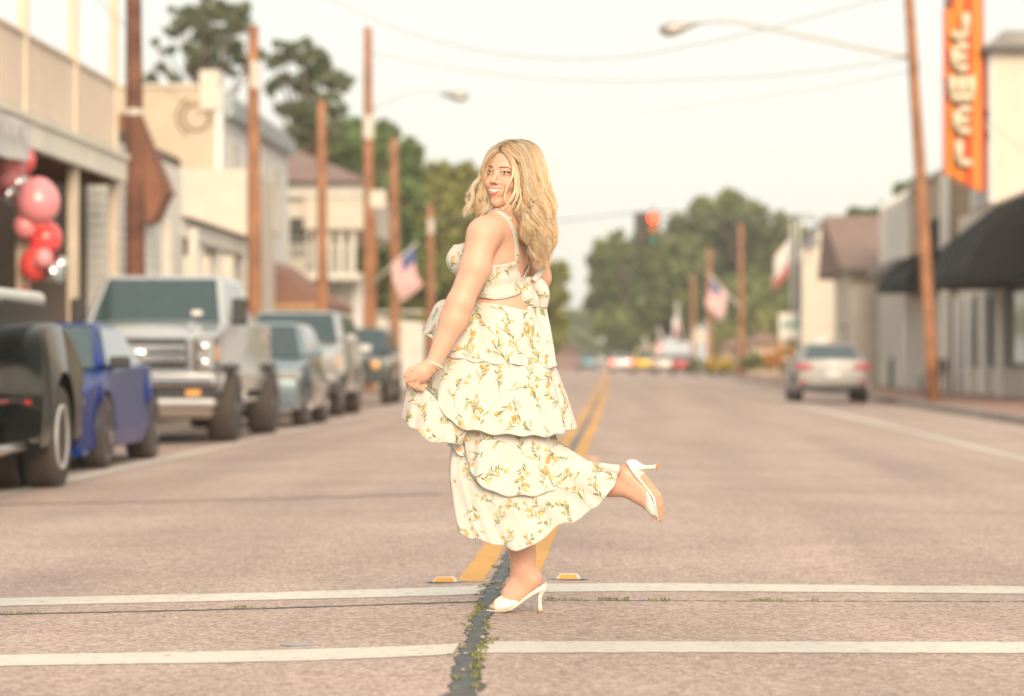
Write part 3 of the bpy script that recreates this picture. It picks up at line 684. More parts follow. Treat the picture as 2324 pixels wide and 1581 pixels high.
for y, kind in ((41.5, 'w'), (38.6, 'd'), (36.0, 'w'), (32.5, 'w')):
    if kind == 'w': window_x(A, FX, y - .9, y + .9, .75, 2.75, 1, nx=2, nz=1, fm=mat('grey_frame', (.33,.31,.28), .6))
    else: door_x(A, FX, y - .5, y + .5, 0, 2.4, 1, mat('door_grey', (.25,.23,.21), .6))
wall_box('transom_band', A, mat('band_grey', (.27,.25,.23), .7), FX, FX + .06, Y0, Y1, 2.85, 3.3)
wall_box('kick_panel', A, mat('panel_buff', (.42,.33,.25), .7), FX, FX + .05, 42.6, Y1, 0, 2.6)
# banner hanging from the fascia
bn = empty('banner', (0,0,0)); tag(bn, 'white banner hanging on the terrace fascia above the balloons', 'banner')
yb0, yb1 = 33.0, YX(66, XP + .15)
b = MB(); n = 14; rr = []
for k in range(n + 1):
    y = yb0 + (yb1 - yb0)*k/n; sg = .10*math.sin(math.pi*k/n)
    rr.append([(XP + .165 + .02*math.sin(k*1.3), y, 3.93 - .05*math.sin(math.pi*k/n)), (XP + .175 + .03*math.sin(k*1.1+1), y, 3.42 - sg*.6)])
b.loft(rr, close=False); o = b.build('cloth', mat('banner_cloth', (.62,.62,.60), .8, var=.05), bn, fix=False)
o.modifiers.new('t', 'SOLIDIFY').thickness = .006
for k in range(5):     # faint lettering strokes on the banner
    y = yb0 + .9 + k*(yb1 - yb0 - 1.2)/5
    b = MB(); b.tube([(XP + .215, y, 3.78), (XP + .215, y + .18, 3.58), (XP + .215, y + .35, 3.74), (XP + .215, y + .42, 3.55)], .012, 5); b.build('letter_stroke', mat('grey_ink', (.42,.40,.40), .7), bn)

# balloon garland round the third post
gl = empty('balloon_garland', (0,0,0)); tag(gl, 'garland of pink, red and silver balloons climbing a post at the left edge', 'balloons')
M_bp = mat('balloon_pink', (0.80, 0.22, 0.25), .22, var=.06, coat=.5, sss=.0); M_br = mat('balloon_red', (0.78, 0.085, 0.08), .2, var=.05, coat=.5)
M_bl = mat('balloon_light', (0.82, 0.29, 0.31), .22, var=.06, coat=.5); M_bm = mat('balloon_magenta', (0.66, 0.10, 0.16), .2, var=.05, coat=.5)
M_bs = mat('balloon_foil', (0.75, 0.75, 0.74), .12, metal=1.0, var=.04, bump=.3, bscale=14)
YB = py_[2] - .35
def balloon(u, v, r_px, m, dy=0.0, sub='balloon'):
    Y = YB + dy; x = X(u, Y); z = Z(v, Y, x); r = r_px/FPX*Y*1.1
    b = MB(); prof_ = []
    for k in range(13):
        t = math.pi*k/12; rr_ = r*math.sin(t)*(1 - .08*math.cos(t)); prof_.append((max(rr_, .001), r*1.08*math.cos(t)))
    b.lathe(prof_[::-1], 22, 'z', (x, Y, z)); b.lathe([(.001, -r*1.14), (r*.09, -r*1.13), (r*.05, -r*1.05)], 8, 'z', (x, Y, z))
    b.build(sub, m, gl, smooth=True)
for a_ in [(18,372,38,M_bl,0),(48,362,30,M_br,.25),(22,350,30,M_bm,.5),(12,398,26,M_bl,-.1),(5,420,28,M_bm,.1),(40,415,20,M_bs,.1),(18,440,18,M_bs,0),(55,388,14,M_bm,.3),(86,456,46,M_bl,-.1),(58,512,26,M_bl,-.05),(92,512,22,M_br,0),(102,540,36,M_br,.15),(80,600,34,M_br,0),(98,586,20,M_bl,-.25),(120,618,20,M_bs,-.1),(138,600,16,M_bs,0),(130,628,15,M_bs,.1),(28,440,24,M_bs,.3),(-12,395,34,M_br,.2),(-25,430,30,M_bl,.1),(58,668,14,M_br,.3),(45,690,10,M_bm,.2)]:
    balloon(a_[0], a_[1], a_[2], a_[3], a_[4])

# ---- left: white clapboard shop with red-brown shingled canopy
B_ = empty('clapboard_shop', (0,0,0)); tag(B_, 'white clapboard shop with a red-brown shingled canopy behind the left wooden pole', 'building')
wall_box('wall', B_, M_taupe, -20, -7.95, Y1 + 1.6, 54.2, -.2, 4.6)
clap_y(B_, M_wht, Y1 + 1.6, -8.22, -7.95, 0, 4.4)
clap_x(B_, M_wht, -7.95, Y1 + 1.61, 54.2, 0, 4.4, 1)
Yn = 49.5
pl = [(X(374, Yn), Z(437, Yn, -7)), (X(300, Yn), Z(257, Yn, -7)), (-9.6, Z(257, Yn, -7)), (-9.6, 3.0), (X(345, Yn), Z(503, Yn, -7))]
b = MB(); b.prism(pl, 'y', Yn, 50.5); cn = b.build('shingled_canopy', M_shing, B_, bevel=.02)
for k in range(9):     # shingle courses
    t0, t1 = k/9, (k+1)/9
    p0 = [pl[1][i] + (pl[0][i] - pl[1][i])*t0 for i in (0,1)]; p1 = [pl[1][i] + (pl[0][i] - pl[1][i])*t1 for i in (0,1)]
    b = MB(); b.hexa([(p1[0], Yn - .03, p1[1]), (p1[0] + .04, Yn - .03, p1[1] + .02), (p1[0] + .04, 50.52, p1[1] + .02), (p1[0], 50.52, p1[1]), (p0[0] + .003, Yn - .03, p0[1]), (p0[0] + .012, Yn - .03, p0[1] + .01), (p0[0] + .012, 50.52, p0[1] + .01), (p0[0] + .003, 50.52, p0[1])]); b.build('shingle_course', M_shing, cn)
for y in (50.4, 53.6):
    wall_box('post', B_, M_frame, -7.72, -7.55, y, y + .18, -.014, 3.3, .01)
window_x(B_, -7.95 + .036, 50.2, 51.6, 1.0, 2.4, 1); door_x(B_, -7.95 + .036, 52.2, 53.1, 0, 2.2, 1, mat('door_brown', (.2,.1,.06), .6))

# ---- left: big cream two-storey building and its columned porch
Cc = empty('cream_building', (0,0,0)); tag(Cc, 'large cream two-storey stucco building with a faint round emblem on its side wall', 'building')
XF = -10.4; Yc0 = YX(490, XF); Yc1 = YX(640, XF); zt = Z(198, Yc0, XF)
wall_box('wall', Cc, M_cream, -24, XF - .01, Yc0, Yc1, -.2, zt)
wall_box('street_front', Cc, M_greyw, XF - .01, XF + .16, Yc0 + .003, Yc1, -.2, zt - .003)
wall_box('parapet_pier', Cc, M_cream2, XF - .42, XF + .10, Yc0 - .12, Yc0 + .8, zt - .6, Z(160, Yc0, XF), .02)
wall_box('coping', Cc, M_cream2, -24, XF - .45, Yc0 - .08, Yc0 + .35, zt - .02, zt + .09, .02)
wall_box('cornice', Cc, mat('slate_cornice', (.30,.34,.36), .6), XF, XF + .42, Yc0 + .25, Yc1, zt - .75, zt - .25, .03)
wall_box('string_course', Cc, M_cream2, -24, XF + .02, Yc0 - .05, Yc0 - .002, 4.3, 4.48, .01)
wall_box('side_pilaster', Cc, M_cream2, X(388, Yc0) - .3, X(388, Yc0) + .3, Yc0 - .1, Yc0 - .002, -.2, Z(388, Yc0, XF), .02)
for k in range(4):
    y = Yc0 + 2.2 + k*3.3; window_x(Cc, XF + .163, y - .55, y + .55, 4.7, 6.7, 1)
wall_box('lower_side_block', Cc, M_cream2, X(565, Yc0 - 6) - 2.2, X(560, Yc0 - 6), Yc0 - 6, Yc0 - .2, -.1, Z(385, Yc0 - 6, XF), .02)
# emblem: flat ring and strokes on the side wall
M_emb = mat('faded_emblem_paint', (.20,.14,.085), .8, var=.15)
ex_, ez_ = X(446, Yc0), Z(266, Yc0, XF)
b = MB(); n = 28; ring = []
for k in range(n + 1):
    a = 2*math.pi*k/n; ring.append([(ex_ + 0.40*math.cos(a), Yc0 - .006, ez_ + 0.40*math.sin(a)), (ex_ + .30*math.cos(a), Yc0 - .006, ez_ + .30*math.sin(a))])
b.loft(ring, close=False); ring = []
for k in range(13):
    a = math.pi*.62 + math.pi*.76*k/12; ring.append([(ex_ + .56*math.cos(a), Yc0 - .006, ez_ + .56*math.sin(a)), (ex_ + .48*math.cos(a), Yc0 - .006, ez_ + .48*math.sin(a))])
b.loft(ring, close=False)
b.build('painted_emblem', M_emb, Cc, fix=False)
P = empty('columned_porch', (0,0,0)); tag(P, 'low flat-roofed white porch on square columns beside the cream building', 'building')
Ya = YX(417, -7.9); Yb = YX(563, -7.9)
wall_box('wall', P, M_wht, -11, -9.9, Ya + .4, Yb + 2, -.2, 3.2)
wall_box('fascia', P, M_wht, -11, -7.9, Ya, Yb, 3.16, 3.52, .02)
b = MB(); b.hexa([(-11, Ya - .15, 3.523), (-7.72, Ya - .15, 3.523), (-7.72, Yb + .1, 3.523), (-11, Yb + .1, 3.523), (-11, Ya + .3, 4.25), (-9.6, Ya + .3, 4.15), (-9.6, Yb, 4.15), (-11, Yb, 4.25)]); b.build('roof', M_grey, P)
for y in (Ya + .15, Ya + 2.9, Ya + 5.6, Yb - .2):
    wall_box('column', P, M_wht, -8.18, -7.95, y - .12, y + .12, -.014, 3.16, .015)
clap_x(P, M_wht, -9.9, Ya + .4, Yb + 2, 0, 1.0, 1)
window_x(P, -9.9, Ya + 1.2, Ya + 3.2, 1.0, 2.5, 1); door_x(P, -9.9, Ya + 4, Ya + 5, 0, 2.2, 1, mat('door_red', (.24,.07,.05), .6)); window_x(P, -9.9, Ya + 6, Ya + 8, 1.0, 2.5, 1, m=mat('warm_window', (.35,.2,.1), .2))

# ---- left: white gallery house with brown hipped roof
D = empty('gallery_house', (0,0,0)); tag(D, 'white house with brown hipped roof and railed gallery behind the second utility pole', 'building')
Yd = 98.0; xr_ = X(826, Yd); xl_ = -16.0
z0_, z1_ = Z(520, Yd, -9), Z(414, Yd, -9)
wall_box('wall', D, M_cream2, xl_, X(690, Yd), Yd + .2, 116, -.2, z1_ - .1)
wall_box('upper_wall', D, M_cream2, X(690, Yd), xr_, Yd, 114, z0_, z1_)
wall_box('frieze', D, M_frame, X(645, Yd), xr_ + .1, Yd - .08, Yd - .003, z1_ - .5, z1_ - .02, .01)
b = MB(); yr = Yd + 8
b.add([(xl_, Yd - .5, z1_), (xr_ + .3, Yd - .5, z1_), (xr_ + .3, 115, z1_), (xl_, 115, z1_), (xl_, yr, Z(322, yr, -12)), (X(640, yr), yr, Z(326, yr, -12))], [(0,1,5,4),(1,2,5),(2,3,4,5),(3,0,4),(3,2,1,0)]); b.build('roof', M_rbrown, D)
for k in range(4):
    x = X(690, Yd) + .4 + k*(xr_ - X(690, Yd) - .8)/3
    wall_box('gallery_post', D, M_frame, x - .09, x + .09, Yd + .3, Yd + .48, -.014, z0_ - .003, .01)
wall_box('gallery_deck', D, M_fascia, X(600, Yd) - 1, xr_, Yd - 1.4, Yd + .2, 3.55, 3.75, .01)
for k in range(22):
    x = X(604, Yd) + k*.14; wall_box('baluster', D, M_frame, x - .025, x + .025, Yd - 1.35, Yd - 1.3, 3.76, 4.6)
wall_box('gallery_rail', D, M_frame, X(600, Yd) - .1, X(604, Yd) + 3.1, Yd - 1.37, Yd - 1.27, 4.603, 4.68, .01)
for k in range(2): window_y(D, Yd + .2, X(610, Yd) + k*.95 - .35, X(610, Yd) + k*.95 + .35, 4.2, 5.7)
wall_box('lower_front', D, M_greyw, X(745, Yd), xr_ - .05, Yd + .6, Yd + .8, -.1, 3.54)
window_y(D, Yd + .6, X(770, Yd), X(805, Yd), 1.0, 2.6)
E_ = empty('street_canopy', (0,0,0)); tag(E_, 'low red-brown shingled canopy over the pavement behind the parked cars', 'canopy')
Ye = 80; 
b = MB(); b.prism([(X(742, Ye), Z(688, Ye, -8)), (X(590, Ye), Z(585, Ye, -8)), (-10.39, Z(585, Ye, -8)), (-10.39, Z(700, Ye, -8)), (X(742, Ye), Z(700, Ye, -8))], 'y', Ye, 88); b.build('roof', mat('maroon_shingle', (.25,.13,.10), .85, var=.15, bump=.4), E_)
for x in (X(735, Ye), X(660, Ye)):
    for y in (Ye + .2, 87.7): wall_box('post', E_, M_post, x - .07, x + .07, y - .07, y + .07, -.014, Z(700, Ye, -8) - .003)
wall_box('valance', E_, mat('orange_valance', (.5,.28,.13), .7), X(600, Ye), X(730, Ye), Ye - .05, Ye - .003, Z(703, Ye, -8), Z(690, Ye, -8))
F_ = empty('picket_wall', (0,0,0)); tag(F_, 'white board wall standing beyond the parked cars on the left', 'wall')
Yf = 106; xa, xb = X(800, Yf), X(962, Yf); n = 20
for k in range(n):
    w_ = (xb - xa)/n; wall_box('board', F_, M_wht, xa + k*w_ + .008, xa + (k+1)*w_ - .008, Yf - .02*(k % 2), Yf + .06, -.014, Z(712 + 22*k/n, Yf, -7))
wall_box('cap_rail', F_, M_frame, xa, xb, Yf - .06, Yf + .08, Z(712, Yf, -7) + .003, Z(712, Yf, -7) + .1)

# ---- right side
Rr = empty('awning_store', (0,0,0)); tag(Rr, 'cream two-storey store at the right edge with a big black awning', 'building')
RX = 10.0; Yu = YX(2256, RX); Yu1 = YX(2226, RX)
wall_box('ground_floor_wall', Rr, M_cream2, RX, 22, 60, 88, -.2, 5.1)
wall_box('upper_wall', Rr, M_cream2, RX + .003, 22, Yu, 84, 5.103, Z(112, Yu, RX))
wall_box('upper_street_front', Rr, M_greyw, RX - .1, RX, Yu + .02, 84, 5.11, Z(116, Yu, RX))
for k in range(8):
    y = Yu + .15 + k*.42; wall_box('siding_batten', Rr, M_greyw, RX - .14, RX - .103, y, y + .06, 5.12, Z(118, Yu, RX))
b = MB(); b.hexa([(RX - .35, Yu - .35, Z(112, Yu, RX)), (22, Yu - .35, Z(112, Yu, RX)), (22, 84.3, Z(112, Yu, RX)), (RX - .35, 84.3, Z(112, Yu, RX)), (RX + .3, Yu + .3, Z(66, Yu, RX)), (22, Yu + .3, Z(66, Yu, RX)), (22, 84, Z(66, Yu, RX)), (RX + .3, 84, Z(66, Yu, RX))]); b.build('roof', M_grey, Rr)
wall_box('gutter', Rr, mat('dark_gutter', (.06,.06,.06), .5), RX - .4, 22, Yu - .42, Yu - .353, Z(118, Yu, RX), Z(106, Yu, RX), .01)
# black awning: closed end, sloped top, valance
def awning(parent, y0, y1, xo, xw, zo, zw, m, val=.28):
    b = MB(); xm, zm = xo + (xw - xo)*.22, zo + (zw - zo)*.42
    b.prism([(xo, zo - val), (xo, zo), (xm, zm), (xw, zw), (xw, zo - val)], 'y', y0, y1); o = b.build('awning', m, parent, bevel=.02)
    n = max(2, int((y1 - y0)/1.6))
    for k in range(n + 1):
        y = y0 + (y1 - y0)*k/n
        b = MB(); b.tube([(xo - .015, y, zo - val), (xo - .015, y, zo), (xm - .02, y, zm + .015), (xw, y, zw + .02)], .022, 6); b.build('awning_rib', m, o)
    return o
awning(Rr, 69.6, 78.5, X(2195, 69.6), RX, Z(612, 69.6, 8), 5.0, M_black)
cols = [62.5, 66, 69.8, YX(2290, RX), YX(2250, RX), YX(2215, RX), YX(2190, RX)]
for i, y in enumerate(cols):
    wall_box('pilaster', Rr, M_bright, RX - .28, RX - .002, y - .42, y + .42, -.005, 2.75, .015)
for y0_, y1_ in zip(cols[:-1], cols[1:]):
    if y1_ - y0_ > 1.3:
        window_x(Rr, RX - .062, y0_ + .5, y1_ - .5, .75, 2.7, -1, nx=2, nz=1, fm=mat('dark_frame', (.05,.05,.05), .5))
        wall_box('recess_shade_panel', Rr, M_taupe, RX - .06, RX - .004, y0_ + .43, y1_ - .43, .73, 2.78)  # dark panel between pilasters; the shade of a recess put into its colour
        wall_box('stall_riser', Rr, M_cream2, RX - .08, RX - .005, y0_ + .44, y1_ - .44, 0, .72, .01)
# projecting JEWEL sign
S_ = empty('blade_sign', (0,0,0)); tag(S_, 'tall orange ribbed vertical sign reading JEWEL projecting from the right-hand store', 'sign')
Ys = 79.6; M_or = mat('sign_orange', (0.66, 0.10, 0.01), .45, var=.04); M_oy = mat('sign_amber', (0.82, 0.36, 0.03), .45, var=.04); M_rd = mat('sign_red', (0.62, 0.09, 0.03), .5, var=.06); M_lt = mat('sign_letter', (0.72, 0.62, 0.44), .5, var=.06); M_rim2 = mat('sign_letter_rim', (0.16, 0.04, 0.03), .5)
sx0, sx1 = X(2142, Ys), X(2222, Ys); nr = 8; w_ = (sx1 - sx0)/nr
for k in range(nr):
    xa, xb = sx0 + k*w_, sx0 + (k+1)*w_; t = (k + .5)/nr
    zb_ = Z(385 + 42*t, Ys, 9); zt_ = Z(22 if k < 2 else -4 - 26*(t > .4) - 20*(t > .7), Ys, 9)
    b = MB(); rr = []
    n = 8
    sec = [(xa + w_*(.5 - .5*math.cos(math.pi*j/n)), Ys - .02 - .045*math.sin(math.pi*j/n)) for j in range(n + 1)] + [(xb, Ys + .16), (xa, Ys + .16)]
    tip = [( (xa + xb)/2 + (p[0] - (xa + xb)/2)*.25, p[1]) for p in sec]
    b.loft([[(p[0], p[1], zb_ - .14) for p in tip], [(p[0], p[1], zb_) for p in sec], [(p[0], p[1], zt_) for p in sec]])
    b.build('rib', M_or if k in (0, 1, 4, 5) and k % 2 == 0 or k in (5,) else M_oy if k % 2 else M_or, S_, smooth=False)
wall_box('backing', S_, mat('sign_backing', (.16,.06,.05), .6), sx0 + .04, sx1, Ys + .163, Ys + .3, Z(385, Ys, 9) - .05, Z(-40, Ys, 9))
b = MB(); b.hexa([(sx1 + .005, Ys - .03, Z(432, Ys, 9)), (X(2236, Ys), Ys + .1, Z(436, Ys, 9)), (X(2236, Ys), Ys + .3, Z(436, Ys, 9)), (sx1 + .005, Ys + .3, Z(432, Ys, 9)), (sx1 + .005, Ys - .03, Z(-60, Ys, 9)), (X(2216, Ys), Ys + .1, Z(-60, Ys, 9)), (X(2236, Ys), Ys + .3, Z(-60, Ys, 9)), (sx1 + .005, Ys + .3, Z(-60, Ys, 9))]); b.build('red_return', M_rd, S_)
def letter(ch, u, v, w2, h2):
    cx_, cz = X(u, Ys), Z(v, Ys, 9); sw, sh = w2/FPX*Ys, h2/FPX*Ys; t = .34
    segs = {'J': [(.35,1,.62,1),( .62,1,.62,-.55),(.62,-.55,.3,-1),(.3,-1,-.3,-1),(-.3,-1,-.62,-.55)][1:], 'E': [(.7,.9,-.45,.9),(-.6,.75,-.6,-.75),(-.45,-.9,.7,-.9),(-.6,0,.55,0)],
            'W': [(-.85,1,-.85,-.6),(-.85,-.6,-.5,-1),(-.5,-1,0,-.7),(0,1,0,-.7),(0,-.7,.5,-1),(.5,-1,.85,-.6),(.85,-.6,.85,1)], 'L': [(-.5,1,-.5,-.75),(-.5,-.85,.7,-.9)]}[ch]
    b1, b2 = MB(), MB()
    for x0, y0, x1, y1 in segs:
        p0, p1 = (cx_ + x0*sw, Ys - .135, cz + y0*sh), (cx_ + x1*sw, Ys - .135, cz + y1*sh)
        b1.tube([p0, p1], sw*.38 + .03, 10); b2.tube([(p0[0], p0[1] - .11, p0[2]), (p1[0], p1[1] - .11, p1[2])], sw*.37, 10)
    a = b1.build('letter_rim', M_rim2, S_); b2.build('letter_' + ch.lower(), M_lt, S_, smooth=True)
for ch, v in zip('JEWEL', (60, 132, 202, 275, 348)): letter(ch, 2181 + (v - 200)*.035, v, 23 if ch != 'W' else 24, 27)
for v in (258, 308):
    b = MB(); b.tube([(sx1 - .1, Ys + .2, Z(v, Ys, 9)), (RX - .1, Ys + .2, Z(v, Ys, 9))], .05, 8); b.tube([(RX - .18, Ys + .2, Z(v, Ys, 9) - .12), (RX - .18, Ys + .2, Z(v, Ys, 9) + .12)], .07, 8); b.build('bracket', M_trim, S_)

R2 = empty('tan_shop', (0,0,0)); tag(R2, 'tan sided shop with white corner trim and dark awnings behind the right-hand pole', 'building')
wall_box('wall', R2, M_tan, RX - .35, 22, 88.5, 99, -.2, Z(392, 88.5, 9.7))
wall_box('corner_trim', R2, M_bright, RX - .48, RX - .2, 88.35, 88.497, -.1, Z(388, 88.5, 9.7), .01)
b = MB(); b.box(RX - .5, 22, 88.3, 99.1, Z(392, 88.5, 9.7) + .003, Z(384, 88.5, 9.7)); b.build('coping', M_greyw, R2)
awning(R2, 89, 94, X(2112, 92), RX - .36, Z(556, 92, 9.7), Z(500, 92, 9.7), M_black, .1)
awning(R2, 88.8, 98.8, X(2030, 93), RX - .36, Z(640, 93, 8.6), Z(570, 93, 8.6), M_black, .25)
for y in (90, 92.6, 95.2, 97.8): wall_box('pilaster', R2, M_bright, RX - .6, RX - .353, y - .3, y + .3, 0, 2.9, .01)
for y in (91.3, 93.9, 96.5): wall_box('recess_shade_panel', R2, M_taupe, RX - .4, RX - .352, y - .98, y + .98, 0, 2.85); window_x(R2, RX - .402, y - .8, y + .8, .7, 2.7, -1, nx=1, nz=1)  # dark panels carry the shade of a recess in their colour
R3 = empty('parapet_shop', (0,0,0)); tag(R3, 'pale shop with white pilasters and a dark lettered panel high on its parapet', 'building')
Y3 = 100; zt3 = Z(446, 103, 9.8)
wall_box('wall', R3, M_wht, RX - .2, 22, 99.2, 108.6, -.2, zt3 - .3)
for y in (99.9, 102.7, 105.5, 108.2): wall_box('pilaster', R3, M_bright, RX - .5, RX - .203, y - .35, y + .35, -.005, zt3, .015)
wall_box('cornice', R3, M_bright, RX - .42, RX + .3, 99.3, 108.6, zt3 - .33, zt3 - .1, .02)
for y in (101.3, 104.1): 
    wall_box('sign_panel', R3, mat('slate_sign', (.16,.17,.165), .6, var=.3), RX - .3, RX - .21, y - .95, y + .95, 4.9, 6.0, .01)
    for k in range(4):
        b = MB(); yy = y - .8 + k*.4; b.tube([(RX - .32, yy, 5.15), (RX - .32, yy + .15, 5.75), (RX - .32, yy + .3, 5.2)], .035, 6); b.build('letter_stroke', M_frame, R3)
for y in (101.3, 104.1, 106.9): window_x(R3, RX - .203, y - .95, y + .95, .6, 2.7, -1, nx=2, nz=1)
awning(R3, 99.6, 108, X(1990, 104), RX - .21, Z(612, 104, 9), Z(590, 104, 9), M_grey, .18)
R4 = empty('brown_roofed_shop', (0,0,0)); tag(R4, 'cream walled shop with a broad brown shingled roof past the parapet shop', 'building')
Y4 = 110.0; ze = Z(612, Y4, 9.2)
wall_box('wall', R4, M_cream2, X(1930, Y4), 24, Y4, 118, -.2, ze)
b = MB(); yr = 117; zr = Z(490, yr, 9)
b.add([(X(1912, Y4 - .6), Y4 - .6, ze - .05), (24, Y4 - .6, ze - .05), (24, 123, ze - .05), (X(1912, Y4 - .6), 123, ze - .05), (X(1868, yr), yr, zr), (24, yr, zr)], [(0,1,5,4),(2,3,4,5),(3,0,4),(1,2,5),(3,2,1,0)]); b.build('roof', M_rbrown, R4)
wall_box('eave_board', R4, mat('dark_eave', (.10,.085,.075), .7), X(1908, Y4 - .7), 24, Y4 - .68, Y4 - .605, ze - .22, ze + .02)
door_x(R4, X(1930, Y4), 112, 113.2, 0, 2.3, -1, mat('door_red', (.24,.07,.05), .6))
R5 = empty('arched_facade', (0,0,0)); tag(R5, 'white arch-topped facade with grey gable beside the flagpoles', 'building')
Y5 = 146.0; xa, xb = X(1832, Y5), X(1905, Y5); xm = (xa + xb)/2; zs = Z(610, Y5, 9); n = 16
poly = [(xa, -.2)] + [(xm - (xb - xa)/2*math.cos(math.pi*k/n), zs + (Z(556, Y5, 9) - zs)*math.sin(math.pi*k/n)) for k in range(n + 1)] + [(xb, -.2)]
b = MB(); b.prism(poly, 'y', Y5, Y5 + .5); b.build('arched_wall', M_cream2, R5, bevel=.02)
wall_box('base_panel', R5, M_tan, xa + .35, xb - .1, Y5 - .05, Y5 - .003, 0, 1.9); wall_box('door', R5, M_greyw, xm - .45, xm + .2, Y5 - .09, Y5 - .053, 0, 2.1, .01)
b = MB(); b.prism([(xm - .9, 3), (xm - .9, Z(590, Y5 + 2, 9)), (xm + .1, Z(500, Y5 + 2, 9)), (xm + 1.5, Z(600, Y5 + 2, 9)), (xm + 1.5, 3)], 'y', Y5 + 2, Y5 + 12); b.build('gable', M_grey, R5)
b = MB(); b.lathe([(.001, -.03), (.42, -.03), (.42, .03), (.001, .03)], 20, 'y', (xm + .2, Y5 + 1.96, Z(538, Y5 + 2, 9))); b.build('round_vent', M_cream2, R5)
wall_box('side_pier', R5, M_cream2, X(1820, Y5), X(1833, Y5), Y5 - .1, Y5 + .6, -.1, Z(568, Y5, 9), .02)
# ================================================================ poles, wires, lamps, flags, signs
M_steel = mat('galvanised_steel', (0.42, 0.40, 0.36), .45, metal=.7, var=.1)
M_wire = mat('overhead_cable', (0.13, 0.13, 0.125), .7, var=.1)
M_band = mat('pole_tag_white', (0.58, 0.54, 0.46), .6)
POLES = {}
def pole(key, label, u, x, top_v, r=.14, base_v=None, lean=0.0, extras=()):
    Y = YX(u, x); zt = Z(top_v, Y, x)
    e = empty('utility_pole', (x, Y, 0)); tag(e, label, 'utility pole', 'wooden utility poles')
    b = MB(); n = 10
    pts = [(lean*t*zt + .015*math.sin(t*5), 0, -.02 + (zt + .02)*t) for t in np.linspace(0, 1, n)]
    b.tube(pts, [r*(1 - .32*t) for t in np.linspace(0, 1, n)], 14); b.build('shaft', mat('dark_pole_wood', (.17,.075,.045), .85, var=.5, scale=2.2, bump=.4) if key == 'L1' else M_wood, e, smooth=True)
    for nm, m, v, h, k in extras:
        z = Z(v, Y, x); b = MB(); rr = r*(1 - .32*z/zt) + k; b.lathe([(rr, -h/2), (rr, h/2)], 14, 'z', (lean*z, 0, z), cap=True); b.build(nm, m, e, smooth=False)
    POLES[key] = (x, Y, zt, lean); return e
p1 = pole('L1', 'tall brown utility pole rising out of frame beside the railed terrace', 305, -7.62, -140, .175, extras=[('tag_band', M_band, 255, .1, .004)])
p2 = pole('L2', 'orange-brown utility pole in front of the cream building front', 576, -7.55, 58, .165, extras=[('tag_band', M_band, 170, .55, .006), ('tag_band', M_band, 808 - 70, .2, .005)])
p3 = pole('L3', 'short orange-brown utility pole before the brown hipped roof', 731, -7.5, 228, .16)
p4 = pole('L4', 'tallest left utility pole, carrying a curved lamp arm and a flag', 836, -7.5, 62, .19, extras=[('white_box', M_band, 290, .7, .03)])
p5 = pole('L5', 'utility pole just behind the left flag', 895, -7.5, 315, .20)
p6 = pole('L6', 'most distant utility pole on the left, next to the woman', 977, -7.4, 465, .19, extras=[('tag_band', M_band, 515, .6, .01)])
xr2 = X(2118, 67.8)
p7 = pole('R1', 'leaning orange-brown pole on the right pavement carrying a long lamp arm', 2118, xr2, -160, .155, lean=-.058)
p8 = pole('R2', 'nearest of the distant utility poles on the right, with a flag', 1682, 7.6, 508, .20)
p9 = pole('R3', 'distant pale utility pole left of the right-hand flagged pole', 1610, 7.8, 566, .27)
p10 = pole('R4', 'most distant thin utility pole on the right', 1573, 6.4, 622, .22)
# conduit and sign on the tall left pole
b = MB(); b.tube([(.2, -.1, 0), (.2, -.1, 5.2)], .05, 8); b.build('conduit', M_wood, p4)
x4, Y4_ = POLES['L4'][:2]
b = MB(); zz = Z(452, Y4_, x4); b.box(.05, .55, -.26, -.22, zz - .28, zz + .25); b.build('white_plate', M_band, p4, bevel=.05)
# lamp arms
def lamp_arm(parent, root, pts, name='lamp_arm', k_=1.0):
    b = MB(); b.tube(pts, [k_*.045 - .015*k_*i/len(pts) for i in range(len(pts))], 8); b.build(name, M_steel, parent, smooth=True)
    p = Vector(pts[-1]); d = (Vector(pts[-1]) - Vector(pts[-2])).normalized()
    b = MB(); rings = []
    for t, w, h in ((0, .05, .05), (.15, .09, .07), (.35, .17, .13), (.6, .2, .17), (.78, .16, .12), (.85, .05, .05)):
        c = p + d*t - Vector((0, 0, h*.35)); rings.append([c + Vector((0, 1, 0))*w*math.cos(a) + Vector((0, 0, 1))*h*math.sin(a) for a in np.linspace(0, 2*math.pi, 12, endpoint=False)])
    b.loft(rings); b.build('lamp_head', M_steel, parent, smooth=True)
x7, Y7 = POLES['R1'][:2]
def rel(u, v, Y, x0, y0): x = X(u, Y); return (x - x0, Y - y0, Z(v, Y, x))
lamp_arm(p7, None, spline([rel(2074, 132, Y7, x7, Y7), rel(1950, 108, Y7, x7, Y7), rel(1760, 68, Y7, x7, Y7), rel(1650, 48, Y7, x7, Y7), rel(1580, 54, Y7, x7, Y7)], 16).tolist())
lamp_arm(p4, None, spline([rel(842, 250, Y4_, x4, Y4_), rel(900, 222, Y4_, x4, Y4_), rel(950, 210, Y4_, x4, Y4_), rel(1000, 212, Y4_, x4, Y4_)], 12).tolist(), k_=.5)
